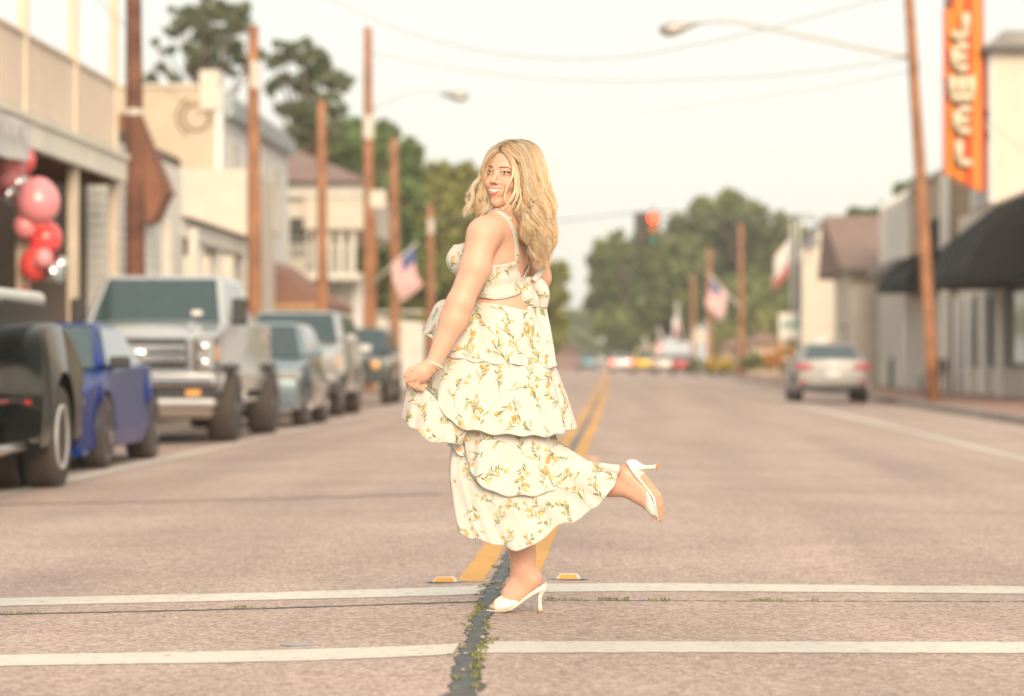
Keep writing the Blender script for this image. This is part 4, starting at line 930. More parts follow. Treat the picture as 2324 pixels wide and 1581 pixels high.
# overhead cables
def cable(label, pts, r=.016):
    b = MB(); q = spline([(X(u, Y), Y, Z(v, Y, X(u, Y))) for u, v, Y in pts], 40); b.tube(q.tolist(), r*.45, 5)
    tag(b.build('overhead_cable', M_wire, smooth=True), label, 'cable', 'overhead cables')
cable('highest overhead cable sagging across the sky above the woman', [(600,-70,88),(760,4,86),(950,82,83),(1180,128,80),(1400,132,77),(1600,98,74),(1800,50,71),(2064,-20,68)], .03)
cable('second overhead cable from the tall left pole to the leaning right pole', [(836,118,88),(1050,160,84),(1300,183,80),(1550,182,76),(1800,168,72),(2070,132,68)], .026)
cable('third faint overhead cable below the right lamp arm', [(1420,262,150),(1700,225,110),(1900,195,85),(2074,160,68)], .022)
cable('cable running from the leaning right pole past the orange sign', [(2078,140,68),(2150,195,60),(2324,345,52)], .014)
cable('cables leaving the first left pole towards the terrace', [(305,80,46),(200,-20,40)], .014)
cable('cable linking the second and first left poles', [(576,330,60),(440,250,52),(305,150,46)], .014)
# traffic signal hung on a span wire
YT = 112
tl = empty('traffic_light', (X(1482, YT), YT, 0)); tag(tl, 'dark hanging traffic signal showing red above the street', 'traffic light')
zt = Z(484, YT, 0); zb = Z(556, YT, 0); w = .25; hh = (zt - zb)/3
M_tlb = mat('signal_housing', (.05,.045,.035), .5)
for dxx in (0, -.45):
    b = MB(); b.box(dxx - w, dxx + w, -.1 + (.3 if dxx else 0), .14 + (.3 if dxx else 0), zb, zt); b.build('housing', M_tlb, tl, bevel=.03)
    for k, (nm, m) in enumerate((('red_lens', mat('red_signal_lit', (.9,.05,.03), .3, emit=(1.0, .03, .008), estr=7.0)), ('amber_lens', mat('amber_signal', (.75,.30,.05), .3)), ('green_lens', mat('green_signal', (.05,.26,.17), .3)))):
        if dxx: continue
        zc = zt - hh*(k + .5)
        b = MB(); b.lathe([(.001, -.03), (.1, -.02), (.15, .0), (.15, .02), (.001, .02)], 20, 'y', (dxx, -.115, zc)); b.build(nm, m, tl, smooth=True)
        b = MB(); n = 12; rr = [[(dxx + (.165)*math.cos(a), yy, zc + .165*math.sin(a)) for yy in (-.1, -.3)] for a in np.linspace(.1, math.pi - .1, n)]
        b.loft(rr, close=False); o = b.build('visor', M_tlb, tl, fix=False); o.modifiers.new('t', 'SOLIDIFY').thickness = .01
b = MB(); b.tube([(0, .02, zt), (0, .02, zt + .35)], .04, 8); b.build('hanger', M_steel, tl)
cable('span wire carrying the traffic signal across the street', [(980,494,112),(1250,502,112),(1482,481,112),(1700,492,112),(1850,488,112)], .05)
cable('lower span wire beside the traffic signal', [(1490,497,113),(1700,500,113),(1860,498,113)], .07)

# flags
M_fr = mat('flag_red', (.58,.14,.15), .8, var=.05); M_fw = mat('flag_white', (.70,.66,.62), .8, var=.04); M_fb = mat('flag_blue', (.09,.12,.26), .8, var=.05)
def flag(label, p0, p1, w, h, kind, group='flags along the street', pole_r=.025, side=1):
    """staff from p0 to p1 (world); cloth hangs from the outer part of the staff"""
    p0, p1 = Vector(p0), Vector(p1); d = (p1 - p0).normalized()
    e = empty('flag', p0); tag(e, label, 'flag', group)
    b = MB(); b.tube([(0,0,0), p1 - p0], pole_r, 8); b.ball((p1 - p0) + d*.03, pole_r*2, 8, 6); b.build('staff', M_fw, e, smooth=True)
    nu, nv = 14, 26; P = np.zeros((nu + 1, nv + 1, 3)); f1 = (p1 - p0) - d*.05; f0 = f1 - d*h
    for i in range(nu + 1):
        for j in range(nv + 1):
            a, c = i/nu, j/nv      # a along the staff, c away from it (hanging down)
            base = f1*(1 - a) + f0*a
            sag = Vector((side*w*.22*c*c, .10*math.sin(c*5 + a*2)*c*1.2, -w*c))
            P[i, j] = base + sag + Vector((.06*math.sin(c*7 + a*3)*c, 0, 0))
    parts = {}
    for i in range(nu):
        for j in range(nv):
            if kind == 'us': m = 2 if (i >= nu*.0 and i < 7.5 and j < nv*.4) else (0 if i % 2 == 0 else 1)
            else: m = 2 if j < nv*.33 else (1 if i < nu*.7 else 0)
            parts.setdefault(m, []).append((i, j))
    mats = [M_fr, M_fw, M_fb]; b = MB(); idx = lambda i, j: i*(nv + 1) + j
    vs_ = [tuple(P[i, j]) for i in range(nu + 1) for j in range(nv + 1)]
    off_ = len(b.v); b.v += vs_
    for m, cells in parts.items():
        for i, j in cells: b.f.append((idx(i,j), idx(i+1,j), idx(i+1,j+1), idx(i,j+1))); b.m.append(m)
    b.build('cloth', mats, e, smooth=True, fix=False)
def wp(u, v, Y): x = X(u, Y); return (x, Y, Z(v, Y, x))
flag('striped red and white flag with blue corner on the tall left pole', wp(846, 642, Y4_ - .25), wp(942, 556, Y4_ - .3), 1.15, .85, 'us')
Y8 = POLES['R2'][1]
flag('striped flag on the nearest distant pole on the right', wp(1682, 700, Y8 - .3), wp(1612, 628, Y8 - .3), 1.7, 1.4, 'us', side=-1, pole_r=.05)
flag('white and red flag above the red car on the right', wp(1550, 790, 205), wp(1535, 694, 205), 1.3, 1.0, 'tx', pole_r=.06, side=-1)
flag('small pink striped flag above the yellow car', wp(1515, 800, 240), wp(1495, 748, 240), 1.6, 1.3, 'us', pole_r=.06, side=-1)
flag('smaller striped flag left of the other far flag', wp(1480, 815, 250), wp(1462, 768, 250), 1.5, 1.2, 'us', pole_r=.06, side=-1)
YF = 152
for u, lb in ((1797, 'left of the two white flagpoles beside the arched facade'), (1813, 'right of the two white flagpoles beside the arched facade')):
    x = X(u, YF); e = empty('flagpole', (x, YF, 0)); tag(e, lb, 'flagpole', 'white flagpoles')
    b = MB(); b.tube([(0,0,-.2), (0,0,Z(497, YF, x))], [.09, .06], 12); b.build('shaft', mat('flagpole_white', (.66,.64,.58), .4), e, smooth=True); b = MB(); b.ball((0,0,Z(494, YF, x)), .1, 10, 8); b.build('finial', M_steel, e, smooth=True)
flag('large white and red flag blowing left from the white flagpoles', wp(1796, 640, YF - .15), wp(1796, 512, YF - .15), 1.6, 1.6, 'tx', side=-2.6, pole_r=.03)
# teal lettered sign, round sign
sg = empty('shop_sign', (0,0,0)); tag(sg, 'white sign board with teal lettering left of the arched facade', 'sign')
Yq = 148; wall_box('panel', sg, M_wht, X(1768, Yq), X(1822, Yq), Yq, Yq + .15, Z(770, Yq, 8), Z(712, Yq, 8), .02); M_teal = mat('teal_letter', (.03,.30,.27), .5)
for k, u in enumerate((1778, 1789, 1800, 1811)):
    x = X(u, Yq); b = MB(); z = Z(745, Yq, 8); b.tube([(x, Yq - .03, z), (x + .03, Yq - .03, z + .35 + .3*(k == 3))], .07, 6); b.tube([(x - .06, Yq - .03, z + .18), (x + .1, Yq - .03, z + .12)], .05, 6); b.build('letter_stroke', M_teal, sg)
for u in (1775, 1815): wall_box('leg', sg, M_post, X(u, Yq) - .08, X(u, Yq) + .08, Yq + .02, Yq + .13, -.2, Z(770, Yq, 8) - .002)
rs = empty('round_sign', (0,0,0)); tag(rs, 'round cream sign on a thin post before the far right poles', 'sign')
Yr = 165; xx = X(1590, Yr); zc = Z(765, Yr, xx)
b = MB(); b.lathe([(.001, -.03), (.40, -.03), (.40, .03), (.001, .03)], 24, 'y', (xx, Yr, zc)); b.build('disc', M_band, rs); b = MB(); b.tube([(xx, Yr + .06, -.2), (xx, Yr + .06, zc)], .05, 8); b.build('post', M_steel, rs)
# bench and bin under the right awnings
be = empty('bench', (9.0, 85, 0)); tag(be, 'dark slatted bench under the awnings behind the leaning pole', 'bench')
for k in range(4): wall_box('seat_slat', be, M_trim, -.35 + k*.14, -.24 + k*.14, -.9, .9, .43, .46)
for k in range(3): wall_box('back_slat', be, M_trim, .24, .27, -.9, .9, .55 + k*.14, .66 + k*.14)
for y in (-.85, .8):
    wall_box('leg', be, M_trim, -.33, -.27, y, y + .06, -.004, .428); wall_box('leg', be, M_trim, .18, .235, y, y + .06, -.004, .98)
bi = empty('litter_bin', (X(2036, 105), 105, 0)); tag(bi, 'dark round litter bin by the cream wall on the right', 'bin')
b = MB(); b.lathe([(.24, 0), (.3, .1), (.3, .85), (.27, .9)], 18); b.build('body', M_trim, bi, smooth=True); b = MB(); b.lathe([(.31, .905), (.25, 1.0), (.1, 1.08), (.001, 1.09)], 18, cap=False); b.build('lid', M_trim, bi, smooth=True)

# ================================================================ trees and shrubs
def leafmat(name, c, tr=.35):
    m = bpy.data.materials.new(name); m.use_nodes = True; n, l = m.node_tree.nodes, m.node_tree.links; b = n['Principled BSDF']
    at = n.new('ShaderNodeAttribute'); at.attribute_name = 'tint'; mx = n.new('ShaderNodeMix'); mx.data_type = 'RGBA'; mx.blend_type = 'MULTIPLY'; mx.inputs[0].default_value = 1
    mx.inputs[6].default_value = (*c, 1); l.new(at.outputs['Color'], mx.inputs[7]); l.new(mx.outputs[2], b.inputs['Base Color']); b.inputs['Roughness'].default_value = .7
    tl_ = n.new('ShaderNodeBsdfTranslucent'); l.new(mx.outputs[2], tl_.inputs['Color']); ms = n.new('ShaderNodeMixShader'); ms.inputs[0].default_value = tr
    l.new(b.outputs[0], ms.inputs[1]); l.new(tl_.outputs[0], ms.inputs[2]); l.new(ms.outputs[0], n['Material Output'].inputs['Surface'])
    MATS[name] = m; return m
M_pine = leafmat('pine_foliage', (.17,.205,.12)); M_oak = leafmat('oak_foliage', (.175,.23,.085)); M_lite = leafmat('light_foliage', (.29,.29,.10)); M_far = leafmat('far_foliage', (.22,.27,.16))
M_bark = mat('tree_bark', (.14,.10,.075), .9, var=.3, scale=3, bump=.5)
def tree(name, label, bx, by, clusters, leaves_, size_, m, trunk_r, group='trees along the street', base_z=-.2, flat=1.0, trunk_top=None):
    """clusters: (x, y, z, r) in world; leaves spread through each cluster"""
    leaves, size = int(leaves_*(1.6 if 'pine' in name else 2.6)), size_*(.7 if 'pine' in name else .78); e = empty(name, (bx, by, base_z)); tag(e, label, 'tree', group)
    cl = np.array(clusters); tot = (cl[:, 3]**2).sum(); V = []; T = []
    for cx_, cy_, cz_, r in cl:
        n = max(20, int(leaves*r*r/tot)); p = RNG.normal(size=(n, 3)); p /= np.linalg.norm(p, axis=1)[:, None]
        # smaller twigs clumped inside the cluster
        k = max(4, int(n/45)); tw = RNG.normal(size=(k, 3)); tw /= np.linalg.norm(tw, axis=1)[:, None]; tw *= (RNG.random((k, 1))**.45)*r*.86
        ctr = tw[RNG.integers(0, k, n)] + p*(RNG.random((n, 1))**.6)*r*.30
        ctr[:, 2] *= flat; ctr += (cx_ - bx, cy_ - by, cz_ - base_z)
        a = RNG.normal(size=(n, 3)); a /= np.linalg.norm(a, axis=1)[:, None]; c2 = np.cross(a, RNG.normal(size=(n, 3))); c2 /= np.linalg.norm(c2, axis=1)[:, None]
        s = size*RNG.uniform(.5, 1.2, (n, 1)); V.append(np.stack([ctr - a*s, ctr + c2*s*.55, ctr + a*s, ctr - c2*s*.55], 1)); t = RNG.uniform(.6, 1.45, n); T.append(t)
    V = np.concatenate(V); T = np.concatenate(T); N = len(V)
    me = bpy.data.meshes.new('crown'); me.from_pydata(V.reshape(-1, 3), [], np.arange(N*4).reshape(-1, 4)); me.materials.append(m)
    at = me.color_attributes.new('tint', 'FLOAT_COLOR', 'POINT'); tc = np.repeat(T, 4); col = np.stack([tc*RNG.uniform(.9, 1.15), tc, tc*.9, np.ones_like(tc)], 1); at.data.foreach_set('color', col.ravel())
    o = bpy.data.objects.new('crown', me); C.objects.link(o); o.parent = e
    b = MB(); zc = cl[:, 2].mean() - base_z; top = Vector((cl[:, 0].mean() - bx, cl[:, 1].mean() - by, trunk_top or zc))
    b.tube([(0,0,0), top*.35 + Vector((.1,0,0)), top*.7, top], [trunk_r, trunk_r*.8, trunk_r*.6, trunk_r*.35], 9)
    for cx_, cy_, cz_, r in cl:
        q = Vector((cx_ - bx, cy_ - by, cz_ - base_z)); s0 = top*min(.95, max(.3, q.z/max(top.z, .1)*.75)); b.tube([s0, (s0 + q)/2 + Vector((0,0,-.1*r)), q], [trunk_r*.35, trunk_r*.22, trunk_r*.08], 6)
    b.build('trunk', M_bark, e, smooth=True); return e
def cl(Y, lst, dY=4):
    return [(X(u, Y + dy), Y + dy, Z(v, Y + dy, X(u, Y)), rp/FPX*Y) for (u, v, rp), dy in ((q, random.uniform(-dY, dY)) for q in lst)]
def at_base(Y, u): return X(u, Y), Y
bx, by = at_base(120, 470)
tree('pine_tree', 'tall open-crowned pine above the cream building', bx, by, cl(120, [(450,40,50),(500,25,55),(535,60,45),(470,85,52),(400,65,38),(520,110,45),(425,120,34),(370,150,26),(345,180,22),(560,140,40),(440,155,34),(500,160,40),(380,110,22),(590,120,28),(350,100,16),(475,130,40),(410,25,26),(550,20,34),(395,175,22),(465,-20,40)]), 5200, .26, M_pine, .32, flat=.62)
bx, by = at_base(118, 690)
tree('pine_tree', 'rounder dark pine right of the open-crowned pine', bx, by, cl(118, [(640,115,36),(690,120,46),(735,150,46),(760,190,42),(700,190,50),(640,180,36),(745,235,44),(690,250,46),(650,240,36),(775,250,26),(720,290,48),(665,310,40),(770,300,34),(620,140,26),(610,200,24)]), 5600, .26, M_pine, .32, flat=.72)
bx, by = at_base(130, 790)
tree('oak_tree', 'dense green oak behind the brown hipped roof', bx, by, cl(130, [(700,320,60),(770,320,65),(830,300,55),(870,340,60),(800,390,70),(720,380,60),(860,420,70),(910,390,55),(900,460,70),(830,480,75),(930,340,34),(890,300,30),(840,560,80),(900,560,80),(860,640,80),(920,640,70)]), 9000, .34, M_oak, .45)
bx, by = at_base(145, 985)
tree('oak_tree', 'oak with a ragged yellow-green top behind the woman', bx, by, cl(145, [(950,430,55),(1000,410,50),(1050,420,55),(1090,440,50),(1000,480,70),(1070,500,70),(960,520,70),(1030,570,85),(970,620,80),(1060,650,80),(990,700,80),(1100,560,70),(920,700,60),(1120,650,70),(940,470,40)]), 9000, .38, M_lite, .45)
bx, by = at_base(160, 950)
tree('oak_tree', 'darker tree filling the gap behind the picket wall', bx, by, cl(160, [(900,520,70),(960,580,80),(900,640,90),(980,660,90),(940,720,90),(1010,740,80),(860,720,70),(1060,720,80)]), 7000, .45, M_oak, .4)
bx, by = at_base(275, 1430)
tree('oak_tree', 'left part of the broad dark oak beyond the traffic signal', bx, by, cl(275, [(1370,580,42),(1400,560,38),(1440,610,60),(1380,640,48),(1480,570,50),(1430,680,65),(1500,660,65),(1360,690,40),(1470,730,65),(1520,720,60),(1400,740,55),(1350,620,26)], 8), 9000, .5, M_oak, .6)
bx, by = at_base(270, 1640)
tree('oak_tree', 'broad crowned oak behind the far utility poles on the right', bx, by, cl(270, [(1560,520,50),(1610,480,48),(1660,475,46),(1700,490,44),(1640,540,65),(1720,550,65),(1570,590,65),(1650,620,75),(1740,610,65),(1790,540,50),(1810,590,45),(1590,680,75),(1680,700,75),(1760,690,65),(1770,500,34),(1820,530,26),(1540,640,60),(1800,660,50)], 8), 12000, .5, M_oak, .7)
bx, by = at_base(262, 1720)
tree('shade_tree', 'lower yellow-green tree at the right behind the flagpoles', bx, by, cl(262, [(1700,760,50),(1760,750,55),(1660,780,50),(1800,770,45),(1830,720,45),(1720,720,50)], 6), 4500, .45, M_lite, .4)
bx, by = at_base(390, 1390)
tree('shade_tree', 'far hazy green tree closing the street', bx, by, cl(390, [(1310,740,46),(1360,720,52),(1410,730,55),(1330,790,42),(1400,790,48),(1460,750,50),(1290,780,36),(1460,800,40),(1370,690,34),(1430,690,38)], 10), 6500, .7, M_far, .5)
bx, by = at_base(170, 1245)
tree('shade_tree', 'lime-green tree half hidden behind the woman', bx, by, cl(170, [(1225,640,40),(1262,625,34),(1272,670,28),(1215,700,48),(1260,730,34),(1190,760,50),(1250,780,34)], 5), 4000, .4, M_lite, .35)
bx, by = at_base(118, 2010)
tree('shade_tree', 'dark tree top showing above the parapet shop roofs', bx, by, cl(150, [(2055,450,34),(2100,420,30),(2150,410,30),(1940,490,22),(1970,492,20),(2010,480,24)], 5), 2000, .35, M_oak, .3)
def shrub(label, u, v0, v1, Y, wpx, m, flowers=None):
    x = X(u, Y); zt = Z(v0, Y, x); r = wpx/FPX*Y
    e = tree('flowering_shrub' if flowers else 'shrub', label, x, Y, [(x - r*.5, Y, zt*.55, r*.6), (x + r*.4, Y + .3, zt*.6, r*.6), (x, Y - .2, zt*.75, r*.5)], 500, .16, m, .05, 'shrubs along the right pavement', -.05); e['category'] = 'shrub'
    if flowers:
        b = MB()
        for k in range(40): a = random.uniform(0, 6.28); q = random.random()**.5*r; b.ball((q*math.cos(a), -.2 + q*.4*math.sin(a) - .2, zt*random.uniform(.5, 1.1)), .09, 6, 4)
        b.build('blossom', flowers, e, smooth=True)
M_flo = mat('orange_blossom', (.62,.22,.05), .7)
shrub('orange flowering shrub before the arched facade', 1770, 790, 850, 140, 40, M_lite, M_flo)
shrub('low green shrub left of the orange flowers', 1715, 800, 848, 150, 36, M_oak)
shrub('small yellow-flowered shrub at the foot of the far right poles', 1635, 815, 850, 160, 34, M_lite, mat('yellow_blossom', (.6,.42,.05), .7))
shrub('round green shrub farthest along the right pavement', 1585, 815, 845, 175, 30, M_oak)
# low buildings closing the street far away
def far_block(label, u0, u1, v, Y, m):
    e = empty('distant_house', (0,0,0)); tag(e, label, 'building', 'buildings at the far end of the street')
    xa, xb = X(u0, Y), X(u1, Y); z = Z(v, Y, xa); wall_box('wall', e, m, xa, xb, Y, Y + 6, -.2, z*.72)
    b = MB(); b.prism([(xa - .4, z*.723), ((xa + xb)/2, z), (xb + .4, z*.723)], 'y', Y - .4, Y + 6.4); b.build('roof', M_rbrown, e)
    for k in range(2):
        xq = xa + (xb - xa)*(.2 + .4*k); window_y(e, Y, xq, xq + (xb - xa)*.2, z*.25, z*.5)
far_block('distant pinkish house left of the far green tree', 1262, 1312, 782, 300, mat('pink_brick', (.36,.22,.18), .85))
far_block('distant dusky house behind the woman at the road end', 1195, 1258, 778, 260, M_tan)
far_block('distant tan house behind the shrubs on the right', 1700, 1765, 752, 190, M_tan)
far_block('distant tan house left of the other tan house, past the far flags', 1640, 1690, 770, 195, M_tan)
# ================================================================ the woman
WS = 10.95 / (LENS / 36.0 * 4096.0)          # metres per pixel of the 4096 px photograph at her distance
def wp4(px, py, d=0.0): return np.array([(px - 2050) * WS, d, (2458 - py) * WS])
def V3(p): return (float(p[0]), float(p[1]), float(p[2]))
FOOT = G(2050 / 1.7625, 2456 / 1.7625)
W = empty('person', (FOOT[0], FOOT[1], road_z(FOOT[0]) + .004), YAW)
tag(W, 'blonde woman in a white floral dress standing on one heel in the road', 'person')

# ---------------- signed distance modelling
class SDF:
    def __init__(s, lo, hi, h):
        s.lo = np.array(lo, float); s.h = h; s.n = np.ceil((np.array(hi) - s.lo) / h).astype(int) + 1
        s.F = np.full(tuple(s.n), .12, np.float32)
        s.ax = [s.lo[i] + h * np.arange(s.n[i]) for i in range(3)]
    def _win(s, lo, hi, m):
        a = np.clip(np.floor((np.array(lo) - m - s.lo) / s.h).astype(int), 0, s.n); b_ = np.clip(np.ceil((np.array(hi) + m - s.lo) / s.h).astype(int) + 1, 0, s.n)
        if (b_ <= a).any(): return None
        sl = tuple(slice(a[i], b_[i]) for i in range(3)); g = np.meshgrid(*[s.ax[i][sl[i]] for i in range(3)], indexing='ij', sparse=True)
        return sl, g
    def _mix(s, sl, d, k, sub=False):
        A = s.F[sl]; d = d.astype(np.float32)
        if sub:
            h = np.clip(.5 - .5 * (A + d) / k, 0, 1); s.F[sl] = A * (1 - h) + (-d) * h + k * h * (1 - h)
        else:
            h = np.clip(.5 + .5 * (A - d) / k, 0, 1); s.F[sl] = A * (1 - h) + d * h - k * h * (1 - h)
    def cap(s, p0, r0, p1, r1, k=.02, sub=False):
        p0, p1 = np.array(p0, float), np.array(p1, float); r = max(r0, r1)
        w = s._win(np.minimum(p0, p1) - r, np.maximum(p0, p1) + r, .06)
        if w is None: return
        sl, g = w; ab = p1 - p0; L2 = (ab ** 2).sum() + 1e-12
        t = np.clip(((g[0] - p0[0]) * ab[0] + (g[1] - p0[1]) * ab[1] + (g[2] - p0[2]) * ab[2]) / L2, 0, 1)
        d = np.sqrt((g[0] - p0[0] - t * ab[0]) ** 2 + (g[1] - p0[1] - t * ab[1]) ** 2 + (g[2] - p0[2] - t * ab[2]) ** 2) - (r0 + (r1 - r0) * t)
        s._mix(sl, d, k, sub)
    def ell(s, c, r, k=.02, M=None, sub=False):
        c = np.array(c, float); r = np.array(r, float); R_ = r.max()
        w = s._win(c - R_, c + R_, .06)
        if w is None: return
        sl, g = w; q = [g[i] - c[i] for i in range(3)]
        if M is not None: q = [M[i][0] * q[0] + M[i][1] * q[1] + M[i][2] * q[2] for i in range(3)]
        k0 = np.sqrt(sum((q[i] / r[i]) ** 2 for i in range(3))) + 1e-9; k1 = np.sqrt(sum((q[i] / r[i] ** 2) ** 2 for i in range(3))) + 1e-9
        s._mix(sl, k0 * (k0 - 1) / k1, k, sub)
    def at(s, P):
        q = (np.asarray(P, float) - s.lo) / s.h; q = np.clip(q, 0, s.n - 1.001); i = q.astype(int); f = q - i; out = 0
        for dx in (0, 1):
            for dy in (0, 1):
                for dz in (0, 1):
                    wgt = (f[..., 0] if dx else 1 - f[..., 0]) * (f[..., 1] if dy else 1 - f[..., 1]) * (f[..., 2] if dz else 1 - f[..., 2])
                    out = out + wgt * s.F[i[..., 0] + dx, i[..., 1] + dy, i[..., 2] + dz]
        return out
    def grad(s, P):
        e = s.h * 1.0; g = np.stack([s.at(P + np.eye(3)[i] * e) - s.at(P - np.eye(3)[i] * e) for i in range(3)], -1)
        return g / (np.linalg.norm(g, axis=-1, keepdims=True) + 1e-9)
    def near(s, x, z, y0=-.35, y1=.3, axis=1):
        """first surface met from the camera side for arrays x,z"""
        ys = np.arange(y0, y1, s.h * .5); x = np.asarray(x, float); z = np.asarray(z, float)
        out = np.full(x.shape, np.nan)
        P = np.stack([np.broadcast_to(x[..., None], x.shape + ys.shape), np.broadcast_to(ys, x.shape + ys.shape), np.broadcast_to(z[..., None], x.shape + ys.shape)], -1)
        ins = s.at(P) < 0; has = ins.any(-1); out[has] = ys[ins.argmax(-1)][has]
        return out
    def mesh(s):
        F = s.F; ins = F < 0; c = [ins[:-1, :-1, :-1], ins[1:, :-1, :-1], ins[:-1, 1:, :-1], ins[1:, 1:, :-1], ins[:-1, :-1, 1:], ins[1:, :-1, 1:], ins[:-1, 1:, 1:], ins[1:, 1:, 1:]]
        cnt = sum(q.astype(np.int8) for q in c); I = np.argwhere((cnt > 0) & (cnt < 8)); idx = -np.ones(cnt.shape, np.int32); idx[I[:, 0], I[:, 1], I[:, 2]] = np.arange(len(I))
        acc = np.zeros((len(I), 3)); num = np.zeros(len(I)); co = [(a & 1, (a >> 1) & 1, (a >> 2) & 1) for a in range(8)]
        vals = [F[I[:, 0] + o[0], I[:, 1] + o[1], I[:, 2] + o[2]] for o in co]
        for a in range(8):
            for b_ in range(a + 1, 8):
                if bin(a ^ b_).count('1') != 1: continue
                va, vb = vals[a], vals[b_]; m = (va < 0) != (vb < 0); t = np.where(m, va / (va - vb + 1e-12), 0)
                pa, pb = np.array(co[a]), np.array(co[b_]); p = pa + t[:, None] * (pb - pa); acc += np.where(m[:, None], p, 0); num += m
        Vv = s.lo + s.h * (I + acc / num[:, None]); faces = []
        for ax in range(3):
            u, v = (ax + 1) % 3, (ax + 2) % 3; n = list(F.shape); sl0 = [slice(None)] * 3; sl1 = [slice(None)] * 3; sl0[ax] = slice(0, n[ax] - 1); sl1[ax] = slice(1, n[ax])
            A, B = ins[tuple(sl0)], ins[tuple(sl1)]; E = np.argwhere(A != B); E = E[(E[:, u] > 0) & (E[:, v] > 0) & (E[:, u] < n[u] - 1) & (E[:, v] < n[v] - 1)]
            flip = A[E[:, 0], E[:, 1], E[:, 2]]; q = []
            for du, dv in ((-1, -1), (0, -1), (0, 0), (-1, 0)):
                e = E.copy(); e[:, u] += du; e[:, v] += dv; q.append(idx[e[:, 0], e[:, 1], e[:, 2]])
            q = np.stack(q, 1); q[~flip] = q[~flip][:, ::-1]; faces.append(q)
        return Vv, np.concatenate(faces)

def vmesh(name, Vv, Ff, m, parent, col=None, smooth=True, attr='tint'):
    me = bpy.data.meshes.new(name); me.from_pydata(np.asarray(Vv).tolist() if len(Vv) < 1 else Vv, [], Ff); me.materials.append(m)
    if smooth: me.polygons.foreach_set('use_smooth', np.ones(len(me.polygons), bool))
    if col is not None:
        a = me.color_attributes.new(attr, 'FLOAT_COLOR', 'POINT'); a.data.foreach_set('color', np.hstack([col, np.ones((len(col), 1))]).astype(np.float32).ravel())
    me.update(); o = bpy.data.objects.new(name, me); C.objects.link(o); o.parent = parent; return o

def attrmat(name, rough=.5, sss=0.0, bump=0.0, bscale=400, sheen=0.0, spec=.4, coat=0.0):
    m = bpy.data.materials.new(name); m.use_nodes = True; n, l = m.node_tree.nodes, m.node_tree.links; b = n['Principled BSDF']
    a = n.new('ShaderNodeAttribute'); a.attribute_name = 'tint'; l.new(a.outputs['Color'], b.inputs['Base Color']); b.inputs['Roughness'].default_value = rough; b.inputs['Specular IOR Level'].default_value = spec
    if sss: b.inputs['Subsurface Weight'].default_value = sss; b.inputs['Subsurface Radius'].default_value = (1.0, .4, .25); b.inputs['Subsurface Scale'].default_value = .008
    if sheen: b.inputs['Sheen Weight'].default_value = sheen
    if coat: b.inputs['Coat Weight'].default_value = coat
    if bump:
        t = n.new('ShaderNodeTexCoord'); z = n.new('ShaderNodeTexNoise'); z.inputs['Scale'].default_value = bscale; l.new(t.outputs['Object'], z.inputs['Vector']); p = n.new('ShaderNodeBump'); p.inputs['Strength'].default_value = bump; p.inputs['Distance'].default_value = .002; l.new(z.outputs['Fac'], p.inputs['Height']); l.new(p.outputs['Normal'], b.inputs['Normal'])
    MATS[name] = m; return m
M_skin = attrmat('skin', .48, sss=.25, bump=.06, bscale=260, spec=.35)
SKIN = np.array((.64, .385, .275)); BLUSH = np.array((.66, .255, .155))

# ---------------- skeleton
FA = R(30); FWD = np.array((-math.cos(FA), math.sin(FA), 0)); LFT = np.array((-math.sin(FA), -math.cos(FA), 0)); UP = np.array((0, 0, 1.0))
MT = [LFT, FWD, UP]                                   # torso frame rows
B = SDF((-.43, -.33, -.03), (.62, .34, 1.60), .0042)
chest = wp4(1990, 1045, -.005)
def torso(S):
    S.ell(chest, (.145, .098, .155), .03, MT)
    S.ell(chest + FWD * .088 + LFT * .072 + UP * .0, (.066, .070, .064), .025, MT); S.ell(chest + FWD * .088 - LFT * .072, (.066, .070, .064), .025, MT)
    S.ell(wp4(2003, 1235, 0), (.128, .098, .12), .05, MT)
    S.ell(wp4(2022, 1400, 0), (.175, .142, .16), .06, MT)
    S.cap(wp4(1958, 935, -.13), .054, wp4(2110, 930, .12), .056, .045)
    S.cap(wp4(1972, 922, -.10), .042, wp4(2046, 835, -.012), .052, .04); S.cap(wp4(2095, 915, .09), .045, wp4(2050, 835, -.005), .052, .04)
    S.cap(wp4(2046, 900, -.01), .06, wp4(2038, 775, -.02), .05, .03)
def arms(S):
    S.ell(wp4(1938, 948, -.155), (.056, .058, .060), .03)
    S.cap(wp4(1930, 955, -.160), .0565, wp4(1904, 1080, -.180), .0555, .025); S.cap(wp4(1904, 1080, -.180), .055, wp4(1842, 1225, -.20), .0465, .02)
    S.cap(wp4(1842, 1225, -.20), .049, wp4(1818, 1290, -.205), .0485, .02); S.cap(wp4(1820, 1285, -.205), .0485, wp4(1740, 1460, -.215), .0285, .02)
    S.cap(wp4(1740, 1460, -.215), .0275, wp4(1722, 1474, -.215), .026, .012)
    S.ell(wp4(2118, 940, .145), (.06, .06, .062), .03)
    S.cap(wp4(2120, 945, .145), .058, wp4(2148, 1110, .165), .052, .02); S.cap(wp4(2148, 1110, .165), .052, wp4(2105, 1235, .17), .042, .02)
    S.cap(wp4(2105, 1235, .17), .042, wp4(1880, 1290, .215), .03, .02); S.ell(wp4(1835, 1300, .22), (.04, .03, .035), .02)
